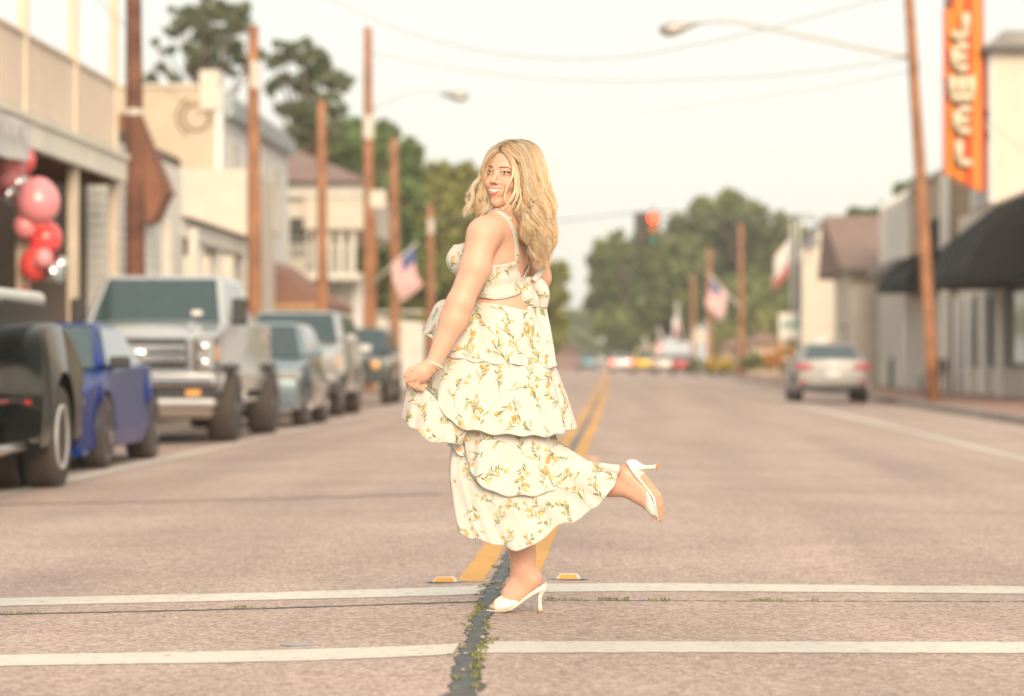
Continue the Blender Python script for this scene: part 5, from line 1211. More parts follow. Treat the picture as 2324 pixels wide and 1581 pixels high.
def foot(S, tr, rs=1.0):
    f = lambda px, py, d=0.0: tr(np.array((px, py, d)))
    S.cap(f(2096, 2240), .044 * rs, f(2092, 2285), .039 * rs, .02); S.cap(f(2092, 2285), .039 * rs, f(2118, 2322), .034 * rs, .018)
    S.ell(f(2134, 2326), (.034 * rs,) * 3, .02); S.cap(f(2092, 2305), .036 * rs, f(2040, 2385), .031 * rs, .02); S.cap(f(2128, 2338), .027 * rs, f(2050, 2415), .029 * rs, .02)
    S.ell(f(2010, 2424), (.035 * rs, .034 * rs, .024 * rs), .015)
    for j, (dd, ln, rr) in enumerate(((-.028, 1948, .0085), (-.017, 1946, .0085), (-.006, 1942, .009), (.006, 1944, .0095), (.021, 1950, .0125))):
        S.cap(f(1995, 2432, dd), rr * 1.05, f(ln + 22, 2440, dd * .9), rr, .005)
H0 = np.array((2185.0, 2343.0)); H1 = np.array((2513.0, 1846.0)); TH = R(-93.0)
def tr_stand(p): return wp4(p[0], p[1], .06 + (p[2] if len(p) > 2 else 0))
ROLL = R(26)
def tr_raise(p):
    q = np.array((p[0], p[1])) - H0; d = p[2] if len(p) > 2 else 0.0
    ax = np.array((-239.0, 109.0)); ax /= np.linalg.norm(ax); pr = np.array((-ax[1], ax[0]))       # along the foot, across it
    a, c = q @ ax, (q @ pr) * WS
    c2 = c * math.cos(ROLL) - d * math.sin(ROLL); d2 = c * math.sin(ROLL) + d * math.cos(ROLL)
    q = a * ax + pr * c2 / WS; q = q * 1.03
    q = np.array((q[0] * math.cos(TH) - q[1] * math.sin(TH), q[0] * math.sin(TH) + q[1] * math.cos(TH))) + H1
    return wp4(q[0], q[1], -.10 + d2)
def legs(S):
    S.cap(wp4(2040, 1460, .075), .088, wp4(2012, 1850, .06), .06, .04); S.cap(wp4(2012, 1850, .06), .058, wp4(2068, 2040, .065), .0555, .03); S.cap(wp4(2068, 2040, .065), .055, wp4(2085, 2200, .06), .048, .02); S.cap(wp4(2085, 2195, .06), .0475, wp4(2090, 2275, .06), .040, .02)
    S.cap(wp4(2010, 1460, -.075), .09, wp4(1975, 1820, -.09), .062, .04); S.cap(wp4(1975, 1835, -.09), .06, wp4(2180, 1880, -.095), .058, .03)
    ank = tr_raise((2094, 2255, 0)); S.cap(wp4(2180, 1880, -.095), .056, ank, .046, .02)
torso(B); legs(B)
BODY_ONLY = SDF.__new__(SDF); BODY_ONLY.lo, BODY_ONLY.h, BODY_ONLY.n, BODY_ONLY.ax, BODY_ONLY.F = B.lo, B.h, B.n, B.ax, B.F.copy()
arms(B); foot(B, tr_stand); foot(B, tr_raise, 1.03)
# hand: palm, four curled fingers, thumb
HD = SDF(tuple(wp4(1600, 1600, -.30)), tuple(wp4(1790, 1420, -.13)), .0022)
HD.cap(wp4(1752, 1440, -.215), .0295, wp4(1735, 1465, -.215), .0275, .01)
HD.cap(wp4(1735, 1465, -.215), .027, wp4(1700, 1488, -.215), .031, .014)
HD.ell(wp4(1683, 1500, -.216), (.040, .024, .034), .014)
kn = [((1652, 1482), (1633, 1505), (1650, 1535), (1672, 1528)), ((1650, 1500), (1637, 1525), (1658, 1547), (1680, 1536)), ((1660, 1515), (1652, 1540), (1675, 1556), (1692, 1540)), ((1678, 1525), (1675, 1548), (1694, 1560), (1706, 1545))]
for j, (a, c, d_, e_) in enumerate(kn):
    dd = -.232 + .004 * j; r = .0104 if j < 3 else .0092
    HD.cap(wp4(*a, dd), r * 1.12, wp4(*c, dd + .003), r, .0022); HD.cap(wp4(*c, dd + .003), r, wp4(*d_, dd + .016), r * .95, .0018); HD.cap(wp4(*d_, dd + .016), r * .95, wp4(*e_, dd + .028), r * .85, .003)
HD.cap(wp4(1712, 1492, -.19), .014, wp4(1668, 1520, -.183), .0115, .008); HD.cap(wp4(1668, 1520, -.183), .0115, wp4(1668, 1548, -.19), .0095, .004)

# ---------------- head in its own frame: x image-right, y out of the face, z up
PSI, RHO = R(31), R(5.8)
HC = wp4(2037, 706, -.03)
_fw = np.array((-math.sin(PSI), -math.cos(PSI), 0)); _rt = np.array((math.cos(PSI), -math.sin(PSI), 0))
def roll(v): return np.array((v[0] * math.cos(RHO) + v[2] * math.sin(RHO), v[1], -v[0] * math.sin(RHO) + v[2] * math.cos(RHO)))
HX, HY, HZ = roll(_rt), roll(_fw), roll(np.array((0, 0, 1.0))); HM = np.stack([HX, HY, HZ], 1)
def hw_(p): return HC + np.asarray(p, float) @ HM.T
S = SDF((-.10, -.125, -.155), (.10, .14, .135), .0019)
S.ell((0, -.012, .032), (.073, .094, .084), .02); S.ell((0, .022, -.04), (.0605, .066, .078), .025); S.ell((0, .045, .035), (.058, .045, .06), .025)
S.ell((0, .066, -.105), (.024, .022, .02), .026); S.cap((-.034, .03, -.088), .024, (.034, .03, -.088), .024, .02)
for sx in (-1, 1):
    S.ell((sx * .037, .060, -.037), (.027, .031, .023), .020); S.ell((sx * .032, .104, -.001), (.018, .015, .0100), .014, sub=True); S.ell((sx * .031, .074, -.001), (.0165, .0155, .0125), .004)
    S.cap((sx * .016, .084, .017), .009, (sx * .045, .070, .018), .008, .012)
S.cap((0, .086, .006), .0078, (0, .1025, -.026), .0080, .012); S.ell((0, .1080, -.0330), (.0092, .0100, .0082), .007)
for sx in (-1, 1): S.ell((sx * .0112, .0950, -.0370), (.0066, .0090, .0062), .006)
S.ell((0, .082, -.068), (.031, .017, .020), .014)
S.cap((0, -.02, -.08), .05, (.004, -.035, -.17), .05, .025)
hv, hf = S.mesh()
bv, bf = B.mesh(); dv, df = HD.mesh()
# colours on the skin
def skincol(P, spots):
    c = np.tile(SKIN, (len(P), 1))
    for q, rad, s_ in spots:
        w = np.exp(-((P - q) ** 2).sum(1) / rad ** 2)[:, None] * s_; c = c * (1 - w) + BLUSH * w
    q = P * 1.0; m_ = sum(np.sin(q @ np.array(k) + i) for i, k in enumerate(((61, 23, 37), (-29, 71, 43), (97, -53, 67), (151, 113, -89), (-211, 173, 139)))) / 5
    c = c * (1 + .05 * m_[:, None] * np.array((.5, 1.0, 1.1)))
    return c
bc = skincol(bv, [(wp4(1785, 1245, -.23), .025, .45), (wp4(1855, 1250, -.24), .03, .2), (tr_stand((2165, 2325, 0)), .028, .65), (tr_raise((2160, 2325, 0)), .03, .65), (tr_stand((1965, 2440, 0)), .02, .5), (tr_raise((1965, 2440, 0)), .02, .6), (wp4(1990, 1030, -.17), .03, .3)])
dc_ = skincol(dv, [(wp4(*k[1], -.235), .010, .4) for k in kn])
hcol = skincol(hv, [(np.array((sx * .042, .06, -.032)), .022, .32) for sx in (-1, 1)] + [(np.array((0, .108, -.034)), .010, .28), (np.array((0, .08, -.1)), .02, .12)])
# hair-coloured scalp
scalp = (hv[:, 2] > .068 - .9 * (hv[:, 1] - .065)) & (hv[:, 1] < .075) & (hv[:, 2] > -.10) | (hv[:, 1] < -.01) & (hv[:, 2] > -.075)
hcol[scalp] = (.23, .135, .062)
HVW = hv @ HM.T + HC
Vall = np.concatenate([bv, dv, HVW]); Fall = np.concatenate([bf, df + len(bv), hf + len(bv) + len(dv)]); Call = np.concatenate([bc, dc_, hcol])
body = vmesh('body', Vall, Fall, M_skin, W, Call)
md = body.modifiers.new('smooth', 'SMOOTH'); md.factor = .5; md.iterations = 2

# ---------------- face details laid on the modelled surface
def hfront(x, z):
    ys = np.arange(.13, .0, -.0008); P = np.stack([np.full_like(ys, x), ys, np.full_like(ys, z)], 1); ins = S.at(P) < 0
    return ys[ins.argmax()] if ins.any() else .05
def face_poly(name, pts, off, m, parent=body, fan=True):
    """polygon of (x,z) laid on the face"""
    P = [hw_((x, hfront(x, z) + off, z)) for x, z in pts]; c = np.mean(pts, 0); P.append(hw_((c[0], hfront(*c) + off, c[1]))); n = len(pts)
    b = MB(); b.add([V3(p) for p in P], [(i, (i + 1) % n, n) for i in range(n)]); return b.build(name, m, parent, fix=False, smooth=True)
M_eyew = mat('eye_white', (.72, .68, .63), .25, var=.02); M_iris = mat('iris_hazel', (.10, .055, .025), .15, var=.2, scale=300); M_pup = mat('pupil', (.01, .008, .007), .1); M_lash = mat('lash_dark', (.035, .02, .014), .7); M_brow = mat('brow_brown', (.13, .06, .032), .8); M_tooth = mat('teeth', (.70, .65, .57), .25, var=.02); M_lipm = mat('lip_rose', (.60, .225, .18), .35, var=.05); M_dark = mat('mouth_dark', (.30, .09, .07), .6); M_gleam = mat('eye_gleam', (.9, .9, .9), .1)
for sx in (-1, 1):
    cx_ = sx * .031; cz_ = -.0005; w_ = .0165
    top = [(cx_ + w_ * t, cz_ + .0047 * (1 - abs(t) ** 2.2) - .0008 + .0012 * t * sx) for t in np.linspace(-1, 1, 11)]
    bot = [(cx_ + w_ * t, cz_ - .0026 * (1 - abs(t) ** 2) - .0008 + .0012 * t * sx) for t in np.linspace(1, -1, 11)[1:-1]]
    e_ = face_poly('eye', top + bot, .0012, M_eyew)
    ix = cx_ + .0018
    face_poly('iris', [(ix + .0052 * math.cos(a), cz_ + .0006 + .0034 * math.sin(a)) for a in np.linspace(0, 2 * math.pi, 14, endpoint=False)], .0017, M_iris, e_)
    face_poly('pupil', [(ix + .0024 * math.cos(a), cz_ + .0008 + .0024 * math.sin(a)) for a in np.linspace(0, 2 * math.pi, 10, endpoint=False)], .0021, M_pup, e_)
    face_poly('gleam', [(ix - .0020 + .0010 * math.cos(a), cz_ + .0018 + .0008 * math.sin(a)) for a in np.linspace(0, 2 * math.pi, 8, endpoint=False)], .0025, M_gleam, e_)
    lash = top + [(x + sx * .0022 * max(0, ((x - cx_) * sx / w_)), z + .0024 + .0030 * max(0, .35 + (x - cx_) * sx / w_)) for x, z in top[::-1]]
    n = 11; b = MB(); P = [V3(hw_((x, hfront(x, z) + .0022, z))) for x, z in lash]; b.add(P, [(i, i + 1, 2 * n - 2 - i, 2 * n - 1 - i) for i in range(n - 1)]); b.build('eyelash', M_lash, e_, fix=False)
    lo_ = [(cx_ + w_ * t, cz_ - .0028 * (1 - t * t) - .0010 + .0012 * t * sx) for t in np.linspace(-.8, 1, 9)]; P = [V3(hw_((x, hfront(x, z) + .0018, z))) for x, z in lo_] + [V3(hw_((x, hfront(x, z - .0009) + .0018, z - .0009))) for x, z in lo_]
    b = MB(); b.add(P, [(i, i + 1, 9 + i + 1, 9 + i) for i in range(8)]); b.build('lower_lash', M_brow, e_, fix=False)
    br = [(sx * x, z) for x, z in ((.0130, .0180), (.020, .0200), (.029, .0215), (.038, .0220), (.046, .0202), (.0525, .0165))]; th = [.0018, .0026, .0026, .0021, .0015, .0005]
    P = [V3(hw_((x, hfront(x, z + t) + .0014, z + t))) for (x, z), t in zip(br, th)] + [V3(hw_((x, hfront(x, z - t) + .0014, z - t))) for (x, z), t in zip(br, th)]
    b = MB(); b.add(P, [(i, i + 1, 6 + i + 1, 6 + i) for i in range(5)]); b.build('eyebrow', M_brow, body, fix=False, smooth=True)
    face_poly('nostril', [(sx * .0068 + .0024 * math.cos(a), -.0415 + .0010 * math.sin(a)) for a in np.linspace(0, 2 * math.pi, 8, endpoint=False)], .0006, M_dark)
# teeth and lips: strips that follow the modelled mouth
def strip(name, f_top, f_bot, xs, yoff, m, nrow=3):
    b = MB(); P = []
    for r_ in range(nrow + 1):
        for x in xs:
            z = f_top(x) * (1 - r_ / nrow) + f_bot(x) * r_ / nrow; P.append(V3(hw_((x, hfront(x, z) + yoff(r_ / nrow), z))))
    n = len(xs); b.add(P, [(r_ * n + i, r_ * n + i + 1, (r_ + 1) * n + i + 1, (r_ + 1) * n + i) for r_ in range(nrow) for i in range(n - 1)]); return b.build(name, m, body, fix=False, smooth=True)
MWX = .0285; XM = np.linspace(-MWX, MWX, 25); q2 = lambda x: (x / MWX) ** 2
utop = lambda x: -.0560 + .0030 * q2(x) - .0013 * math.exp(-(x / .004) ** 2); ubot = lambda x: -.0620 + .0060 * q2(x) ** 1.5
tbot = lambda x: -.0745 + .0178 * q2(x); lbot = lambda x: -.0835 + .0290 * q2(x)
strip('mouth_inside', lambda x: ubot(x) + .0008, lambda x: tbot(x) - .0012, XM * .97, lambda r_: .0004, M_dark)
strip('teeth', ubot, lambda x: -.0722 + .0150 * q2(x), XM * .80, lambda r_: .0010, M_tooth)
for k in range(-3, 4):
    x_ = k * .0064; strip('tooth_gap', lambda x: ubot(x) - .003, lambda x: -.0720 + .0150 * q2(x), np.array((x_ - .00035, x_ + .00035)), lambda r_: .0013, mat('tooth_shadow', (.45, .36, .30), .5), 1)
strip('upper_lip', utop, ubot, XM, lambda r_: .0006 + .0026 * math.sin(math.pi * min(1, r_ * 1.1 + .05)), M_lipm, 5)
strip('lower_lip', tbot, lbot, XM * .93, lambda r_: .0008 + .0038 * math.sin(math.pi * (.15 + .85 * r_)), M_lipm, 5)
# smile creases
for sx in (-1, 1):
    cr_ = [(sx * x, z) for x, z in ((.0175, -.036), (.0240, -.044), (.0295, -.053), (.0335, -.062))]; P = [V3(hw_((x - sx * .0004, hfront(x, z) + .0005, z))) for x, z in cr_] + [V3(hw_((x + sx * .0004, hfront(x, z) + .0005, z))) for x, z in cr_]
    b = MB(); b.add(P, [(i, i + 1, 4 + i + 1, 4 + i) for i in range(3)]); b.build('smile_crease', mat('skin_crease', (.50, .24, .15), .6), body, fix=False)
# ---------------- the dress: lofted cloth with printed sprigs
def clothmat(name, col):
    m = bpy.data.materials.new(name); m.use_nodes = True; n, l = m.node_tree.nodes, m.node_tree.links; b = n['Principled BSDF']
    b.inputs['Base Color'].default_value = (*col, 1); b.inputs['Roughness'].default_value = .8; b.inputs['Sheen Weight'].default_value = .15; b.inputs['Specular IOR Level'].default_value = .2
    t = n.new('ShaderNodeTexCoord'); z = n.new('ShaderNodeTexNoise'); z.inputs['Scale'].default_value = 210; z.inputs['Detail'].default_value = 3; mp = n.new('ShaderNodeMapping'); mp.inputs['Scale'].default_value = (.5, .5, 1.3)
    l.new(t.outputs['Object'], mp.inputs['Vector']); l.new(mp.outputs[0], z.inputs['Vector'])
    z2 = n.new('ShaderNodeTexNoise'); z2.inputs['Scale'].default_value = 22; z2.inputs['Detail'].default_value = 3; l.new(t.outputs['Object'], z2.inputs['Vector'])
    ad = n.new('ShaderNodeMath'); ad.operation = 'MULTIPLY_ADD'; ad.inputs[1].default_value = 3.0; l.new(z2.outputs['Fac'], ad.inputs[0]); l.new(z.outputs['Fac'], ad.inputs[2])
    p = n.new('ShaderNodeBump'); p.inputs['Strength'].default_value = .35; p.inputs['Distance'].default_value = .003; l.new(ad.outputs[0], p.inputs['Height']); l.new(p.outputs['Normal'], b.inputs['Normal'])
    tr_ = n.new('ShaderNodeBsdfTranslucent'); tr_.inputs['Color'].default_value = (*col, 1); ms = n.new('ShaderNodeMixShader'); ms.inputs[0].default_value = .18
    l.new(b.outputs[0], ms.inputs[1]); l.new(tr_.outputs[0], ms.inputs[2]); l.new(ms.outputs[0], n['Material Output'].inputs['Surface'])
    MATS[name] = m; return m
M_cloth = clothmat('ivory_crepe', (.70, .68, .61))
PR = [mat('print_orange', (.74, .29, .075), .8, var=.15, scale=60), mat('print_yellow', (.76, .53, .20), .8, var=.15, scale=60), mat('print_olive', (.22, .235, .085), .8, var=.2, scale=60), mat('print_pale_olive', (.40, .41, .20), .8, var=.2, scale=60)]

def leafpoly(x, y, a, L, w):
    c, s_ = math.cos(a), math.sin(a); q = [(0, 0), (.3, .8), (.65, .75), (1, 0), (.65, -.6), (.3, -.7)]
    return [(x + L * u * c - w * v * .5 * s_, y + L * u * s_ + w * v * .5 * c) for u, v in q]
def flowerpolys(x, y, a, s_):
    k = 0 if random.random() < .55 else 1; out = []
    for da, L in ((-1.05, .75), (-.5, .95), (0, 1.0), (.5, .95), (1.05, .75)): out.append((leafpoly(x, y, a + da, s_ * L, s_ * .38), k if random.random() < .8 else 1 - k))
    out.append((leafpoly(x, y, a + math.pi, s_ * .35, s_ * .3), 2)); return out
def stempolys(pts, w, k):
    out = []
    for (x0, y0), (x1, y1) in zip(pts[:-1], pts[1:]):
        d = math.hypot(x1 - x0, y1 - y0) + 1e-9; nx, ny = -(y1 - y0) / d * w / 2, (x1 - x0) / d * w / 2; out.append(([(x0 - nx, y0 - ny), (x1 - nx, y1 - ny), (x1 + nx, y1 + ny), (x0 + nx, y0 + ny)], k))
    return out
def sprig(sz):
    out = []; bend = random.uniform(-.5, .5); L = sz; n = 9; k = random.choice((2, 2, 3)); stem = []
    a = math.pi / 2; x = 0; y = -L * .5
    for i in range(n + 1): stem.append((x, y)); x += L / n * math.cos(a); y += L / n * math.sin(a); a += bend / n * 2
    out += stempolys(stem, .0014, k)
    for i in range(2, n, 1):
        if random.random() < .85:
            s_ = random.choice((-1, 1)); aa = math.atan2(stem[i][1] - stem[i-1][1], stem[i][0] - stem[i-1][0]) + s_ * random.uniform(.5, 1.0); out.append((leafpoly(*stem[i], aa, random.uniform(.013, .029), random.uniform(.0055, .0095)), random.choice((2, 2, 3))))
    for i in random.sample(range(4, n + 1), 3 if sz > .075 else 2):
        s_ = random.choice((-1, 1)); aa = math.atan2(stem[i][1] - stem[i-1][1], stem[i][0] - stem[i-1][0]) + s_ * random.uniform(.3, .9); Lb = random.uniform(.012, .032)
        e = (stem[i][0] + Lb * math.cos(aa), stem[i][1] + Lb * math.sin(aa)); out += stempolys([stem[i], e], .0012, k); out += flowerpolys(*e, aa + random.uniform(-.3, .3), random.uniform(.0125, .0180))
    if random.random() < .85:        # fern spray
        i = random.randint(1, 4); s_ = random.choice((-1, 1)); aa = math.pi / 2 + s_ * random.uniform(.5, 1.1); p0 = stem[i]; Lf = random.uniform(.03, .05); f = [(p0[0] + Lf * t * math.cos(aa), p0[1] + Lf * t * math.sin(aa)) for t in np.linspace(0, 1, 7)]
        out += stempolys(f, .0012, 3)
        for q in f[2:]:
            for sg in (-1, 1): out.append((leafpoly(*q, aa + sg * .7, .008, .0028), 3))
    return out
def put_print(name, parent, P, N, density=.0056, wrap=True, sizes=(.065, .115), off=.0019):
    """P,N: rows x cols grids; sprigs scattered at roughly even spacing"""
    nr, nc = P.shape[:2]; dj = np.roll(P, -1, 1) - P if wrap else np.diff(P, axis=1, append=2 * P[:, -1:] - P[:, -2:-1]); di = np.diff(P, axis=0, append=2 * P[-1:] - P[-2:-1])
    lj = np.linalg.norm(dj, axis=2); li = np.linalg.norm(di, axis=2); area = lj * li; cum = np.cumsum(area.ravel()); tot = cum[-1]; n = max(2, int(tot / density)); got = []; b = MB()
    for _ in range(n * 14):
        k = int(np.searchsorted(cum, random.random() * tot)); i0, j0 = divmod(min(k, nr * nc - 1), nc); c = P[i0, j0]
        if lj[i0, j0] < .0022 and wrap and np.median(lj) > .004: continue
        if any(np.linalg.norm(c - g) < .066 for g in got): continue
        got.append(c)
        rot = random.uniform(0, 2 * math.pi) if random.random() < .4 else random.gauss(0, .7); cr, sr = math.cos(rot), math.sin(rot)
        eu, ev = dj[i0, j0] / (lj[i0, j0] + 1e-9), di[i0, j0] / (li[i0, j0] + 1e-9); shear = float(eu @ ev)
        for pts, col in sprig(random.uniform(*sizes)):
            vv = []; ok = True
            for a, c_ in pts:
                a, c_ = a * cr - c_ * sr, a * sr + c_ * cr
                vb = -c_; ua = a - vb * shear
                fj = j0 + ua / max(lj[i0, j0], 1e-4); fi = i0 + vb / max(li[i0, j0], 1e-4)
                if not (0 <= fi < nr - 1.01) or (not wrap and not (0 <= fj < nc - 1.01)): ok = False; break
                i1 = int(fi); j1 = int(math.floor(fj)); u, w_ = fi - i1, fj - j1; ja, jb = j1 % nc, (j1 + 1) % nc
                p = (P[i1, ja] * (1 - w_) + P[i1, jb] * w_) * (1 - u) + (P[i1 + 1, ja] * (1 - w_) + P[i1 + 1, jb] * w_) * u; nn = (N[i1, ja] * (1 - w_) + N[i1, jb] * w_) * (1 - u) + (N[i1 + 1, ja] * (1 - w_) + N[i1 + 1, jb] * w_) * u
                vv.append(V3(p + nn * off))
            if ok and len(vv) > 2: b.cur = col; b.add(vv, [tuple(range(len(vv)))])
    if b.v: b.build(name, PR, parent, fix=False)['kind'] = 'stuff'
def gridnormals(P, wrap, outref):
    dj = (np.roll(P, -1, 1) - np.roll(P, 1, 1)) if wrap else np.gradient(P, axis=1); di = np.gradient(P, axis=0); N = np.cross(dj, di); N /= np.linalg.norm(N, axis=2, keepdims=True) + 1e-12
    c = outref if outref is not None else P.mean(axis=1, keepdims=True)
    if (N * (P - c)).sum() < 0: N = -N
    return N
def gridmesh(name, P, wrap, m, parent, thick=.002, offset=0):
    nr, nc = P.shape[:2]; F = [(i * nc + j, i * nc + (j + 1) % nc, (i + 1) * nc + (j + 1) % nc, (i + 1) * nc + j) for i in range(nr - 1) for j in range(nc if wrap else nc - 1)]
    o = vmesh(name, P.reshape(-1, 3), F, m, parent); sd = o.modifiers.new('thickness', 'SOLIDIFY'); sd.thickness = thick; sd.offset = offset; return o

NC = 240
def loop(front, D, dc=0.0, flat=.5, lift=0.0, pw=.75):
    """closed loop seen from the camera side: front polyline left to right in 4096 px; far side follows a flattened copy"""
    f = np.array(front, float); seg = np.r_[0, np.cumsum(np.linalg.norm(np.diff(f, axis=0), axis=1))]; seg /= seg[-1]
    fs = spline(f, 200); sg = np.r_[0, np.cumsum(np.linalg.norm(np.diff(fs, axis=0), axis=1))]; sg /= sg[-1]
    ph = 2 * math.pi * np.arange(NC) / NC; t = (np.cos(ph) + 1) / 2; px = np.interp(t, sg, fs[:, 0]); py = np.interp(t, sg, fs[:, 1]); chord = fs[0, 1] + (fs[-1, 1] - fs[0, 1]) * t
    back = np.sin(ph) > 0; bw = np.clip(np.sin(ph), 0, 1); py = py + bw * ((chord - py) * flat - lift)
    if hasattr(D, '__len__'): D = D[0] + (D[1] - D[0]) * t
    if hasattr(dc, '__len__'): dc = dc[0] + (dc[1] - dc[0]) * t ** 1.5
    sn = np.sin(ph); return np.stack([px, py, dc + D * np.sign(sn) * np.abs(sn) ** pw], 1)
def tier(name, loops, rows, nf, amp, seed, label=None, push=.011, donly=False, print_=True, density=.0056):
    Lp = np.stack(loops); k = len(loops); out = np.zeros((rows, NC, 3))
    for j in range(NC): out[:, j] = spline(Lp[:, j], rows)
    P = np.zeros_like(out); P[..., 0] = (out[..., 0] - 2050) * WS; P[..., 1] = out[..., 2]; P[..., 2] = (2458 - out[..., 1]) * WS
    ph = 2 * math.pi * np.arange(NC) / NC; v = np.linspace(0, 1, rows)[:, None]; rs = np.random.default_rng(seed)
    N = gridnormals(P, True, None)
    fold = 0
    for q in range(4):
        f_ = nf * (q * .6 + .7); ph0 = rs.uniform(0, 6.28); fold = fold + np.sin(f_ * ph[None] // 1 * 0 + round(f_) * ph[None] + ph0 + 1.2 * v * math.sin(q * 2.1)) / (1 + q * .6)
    gath = np.sin(ph[None] * 67 + 2 * np.sin(ph[None] * 9)) * .0016 * np.exp(-v * 6) + .0030 * np.sin(ph[None] * 23 + 3 * np.sin(ph[None] * 4 + seed)) * v ** 2
    P = P + N * (amp * (v ** .8) * fold + gath)[..., None]
    P[..., 2] += .004 * v * np.sin(ph[None] * 19 + seed)
    for _ in range(3):       # keep the cloth outside the body
        d = BODY_ONLY.at(P); g = BODY_ONLY.grad(P); g = np.stack([0 * g[..., 0], np.where(P[..., 1] < -.04, -1.0, 1.0), 0 * g[..., 2]], -1) if donly else g; P = P + g * np.clip(push - d, 0, .03)[..., None]
    N = gridnormals(P, True, None)
    o = gridmesh(name, P, True, M_cloth, W, .0009)
    if label: o['label'] = label
    if print_: put_print('floral_print', o, P, N, density)
    return o, P, N
# tier 4 (lowest), wrapping the lifted shin
tier('skirt_tier', [loop([(1812,1760),(1900,1800),(2050,1830),(2180,1800),(2240,1775)], .15, .0), loop([(1797,1870),(1880,1930),(2050,1985),(2200,1940),(2300,1880),(2348,1840)], (.165, .09), (-.005, -.10), pw=.5),
     loop([(1812,2000),(1900,2050),(2050,2095),(2200,2040),(2330,1960),(2400,1890),(2430,1860)], (.165, .075), (-.01, -.10), pw=.45), loop([(1848,2112),(1864,2142),(1927,2160),(1972,2171),(2024,2188),(2055,2197),(2098,2188),(2138,2177),(2177,2143),(2229,2103),(2297,2080),(2354,2046),(2399,2006),(2439,1960),(2462,1915),(2476,1868)], (.165, .066), (-.015, -.10), .2, pw=.42)], 64, 9, .006, 4, donly=True)
# tier 3
tier('skirt_tier', [loop([(1822,1640),(1900,1660),(2050,1680),(2180,1680),(2205,1670)], .158, -.002), loop([(1801,1730),(1900,1770),(2050,1800),(2180,1780),(2226,1765)], .172, -.004),
     loop([(1797,1785),(1835,1815),(1868,1845),(1898,1909),(1944,1949),(2001,1975),(2098,1981),(2183,1972),(2234,1943),(2263,1892),(2277,1846)], .182, -.008, .5)], 46, 8, .007, 3)
# tier 2, drawn up to the hand
t2o, t2P, t2N = tier('skirt_tier', [loop([(1775,1345),(1850,1380),(2000,1400),(2120,1405),(2190,1395)], .165, 0), loop([(1728,1420),(1850,1480),(2000,1520),(2150,1520),(2232,1500)], .19, 0), loop([(1690,1480),(1810,1580),(2000,1640),(2180,1640),(2268,1610)], .205, 0),
     loop([(1682,1535),(1722,1573),(1748,1604),(1802,1681),(1864,1716),(1990,1737),(2069,1742),(2183,1747),(2234,1738),(2297,1719)], .215, 0, .3)], 52, 9, .007, 2)
# the part of tier 2 hanging from the hand, in radiating folds
def fan(name, top, bot, d_top, d_bot, rows=34, cols=90, pleat=7, amp=.012, seed=1, label=None):
    a, c = spline(top, cols), spline(bot, cols); v = np.linspace(0, 1, rows)[:, None]; px = a[None, :, 0] * (1 - v) + c[None, :, 0] * v; py = a[None, :, 1] * (1 - v) + c[None, :, 1] * v; u = np.linspace(0, 1, cols)[None]
    d = d_top * (1 - v) + (np.interp(u[0], np.linspace(0, 1, len(d_bot)), d_bot)[None]) * v + amp * np.sin(u * math.pi * 2 * pleat + seed) * (.25 + v) * .8
    P = np.stack([(px - 2050) * WS + 0 * d, d, (2458 - py) * WS], -1)
    N = gridnormals(P, False, P.mean((0, 1)) + np.array((0, 1.0, 0))); o = gridmesh(name, P, False, M_cloth, W, .0018); put_print('floral_print', o, P, N, .0045, False, (.05, .085))
    if label: o['label'] = label
    return o
fan('skirt_fold', [(1640,1535),(1672,1548),(1695,1555),(1735,1585),(1800,1660),(1880,1700)], [(1610,1672),(1640,1708),(1671,1724),(1728,1768),(1790,1770),(1850,1780)], -.185, [-.12,-.15,-.175,-.19,-.185,-.16], pleat=3, amp=.010, label='fold of the skirt hanging from the clenched hand')
fan('skirt_fold', [(1628,1512),(1640,1530),(1665,1540)], [(1634,1600),(1652,1640),(1690,1600)], -.17, [-.12,-.14,-.16], pleat=1, amp=.008, rows=20, cols=40, seed=2, label='narrow cuff of skirt cloth at the clenched hand')
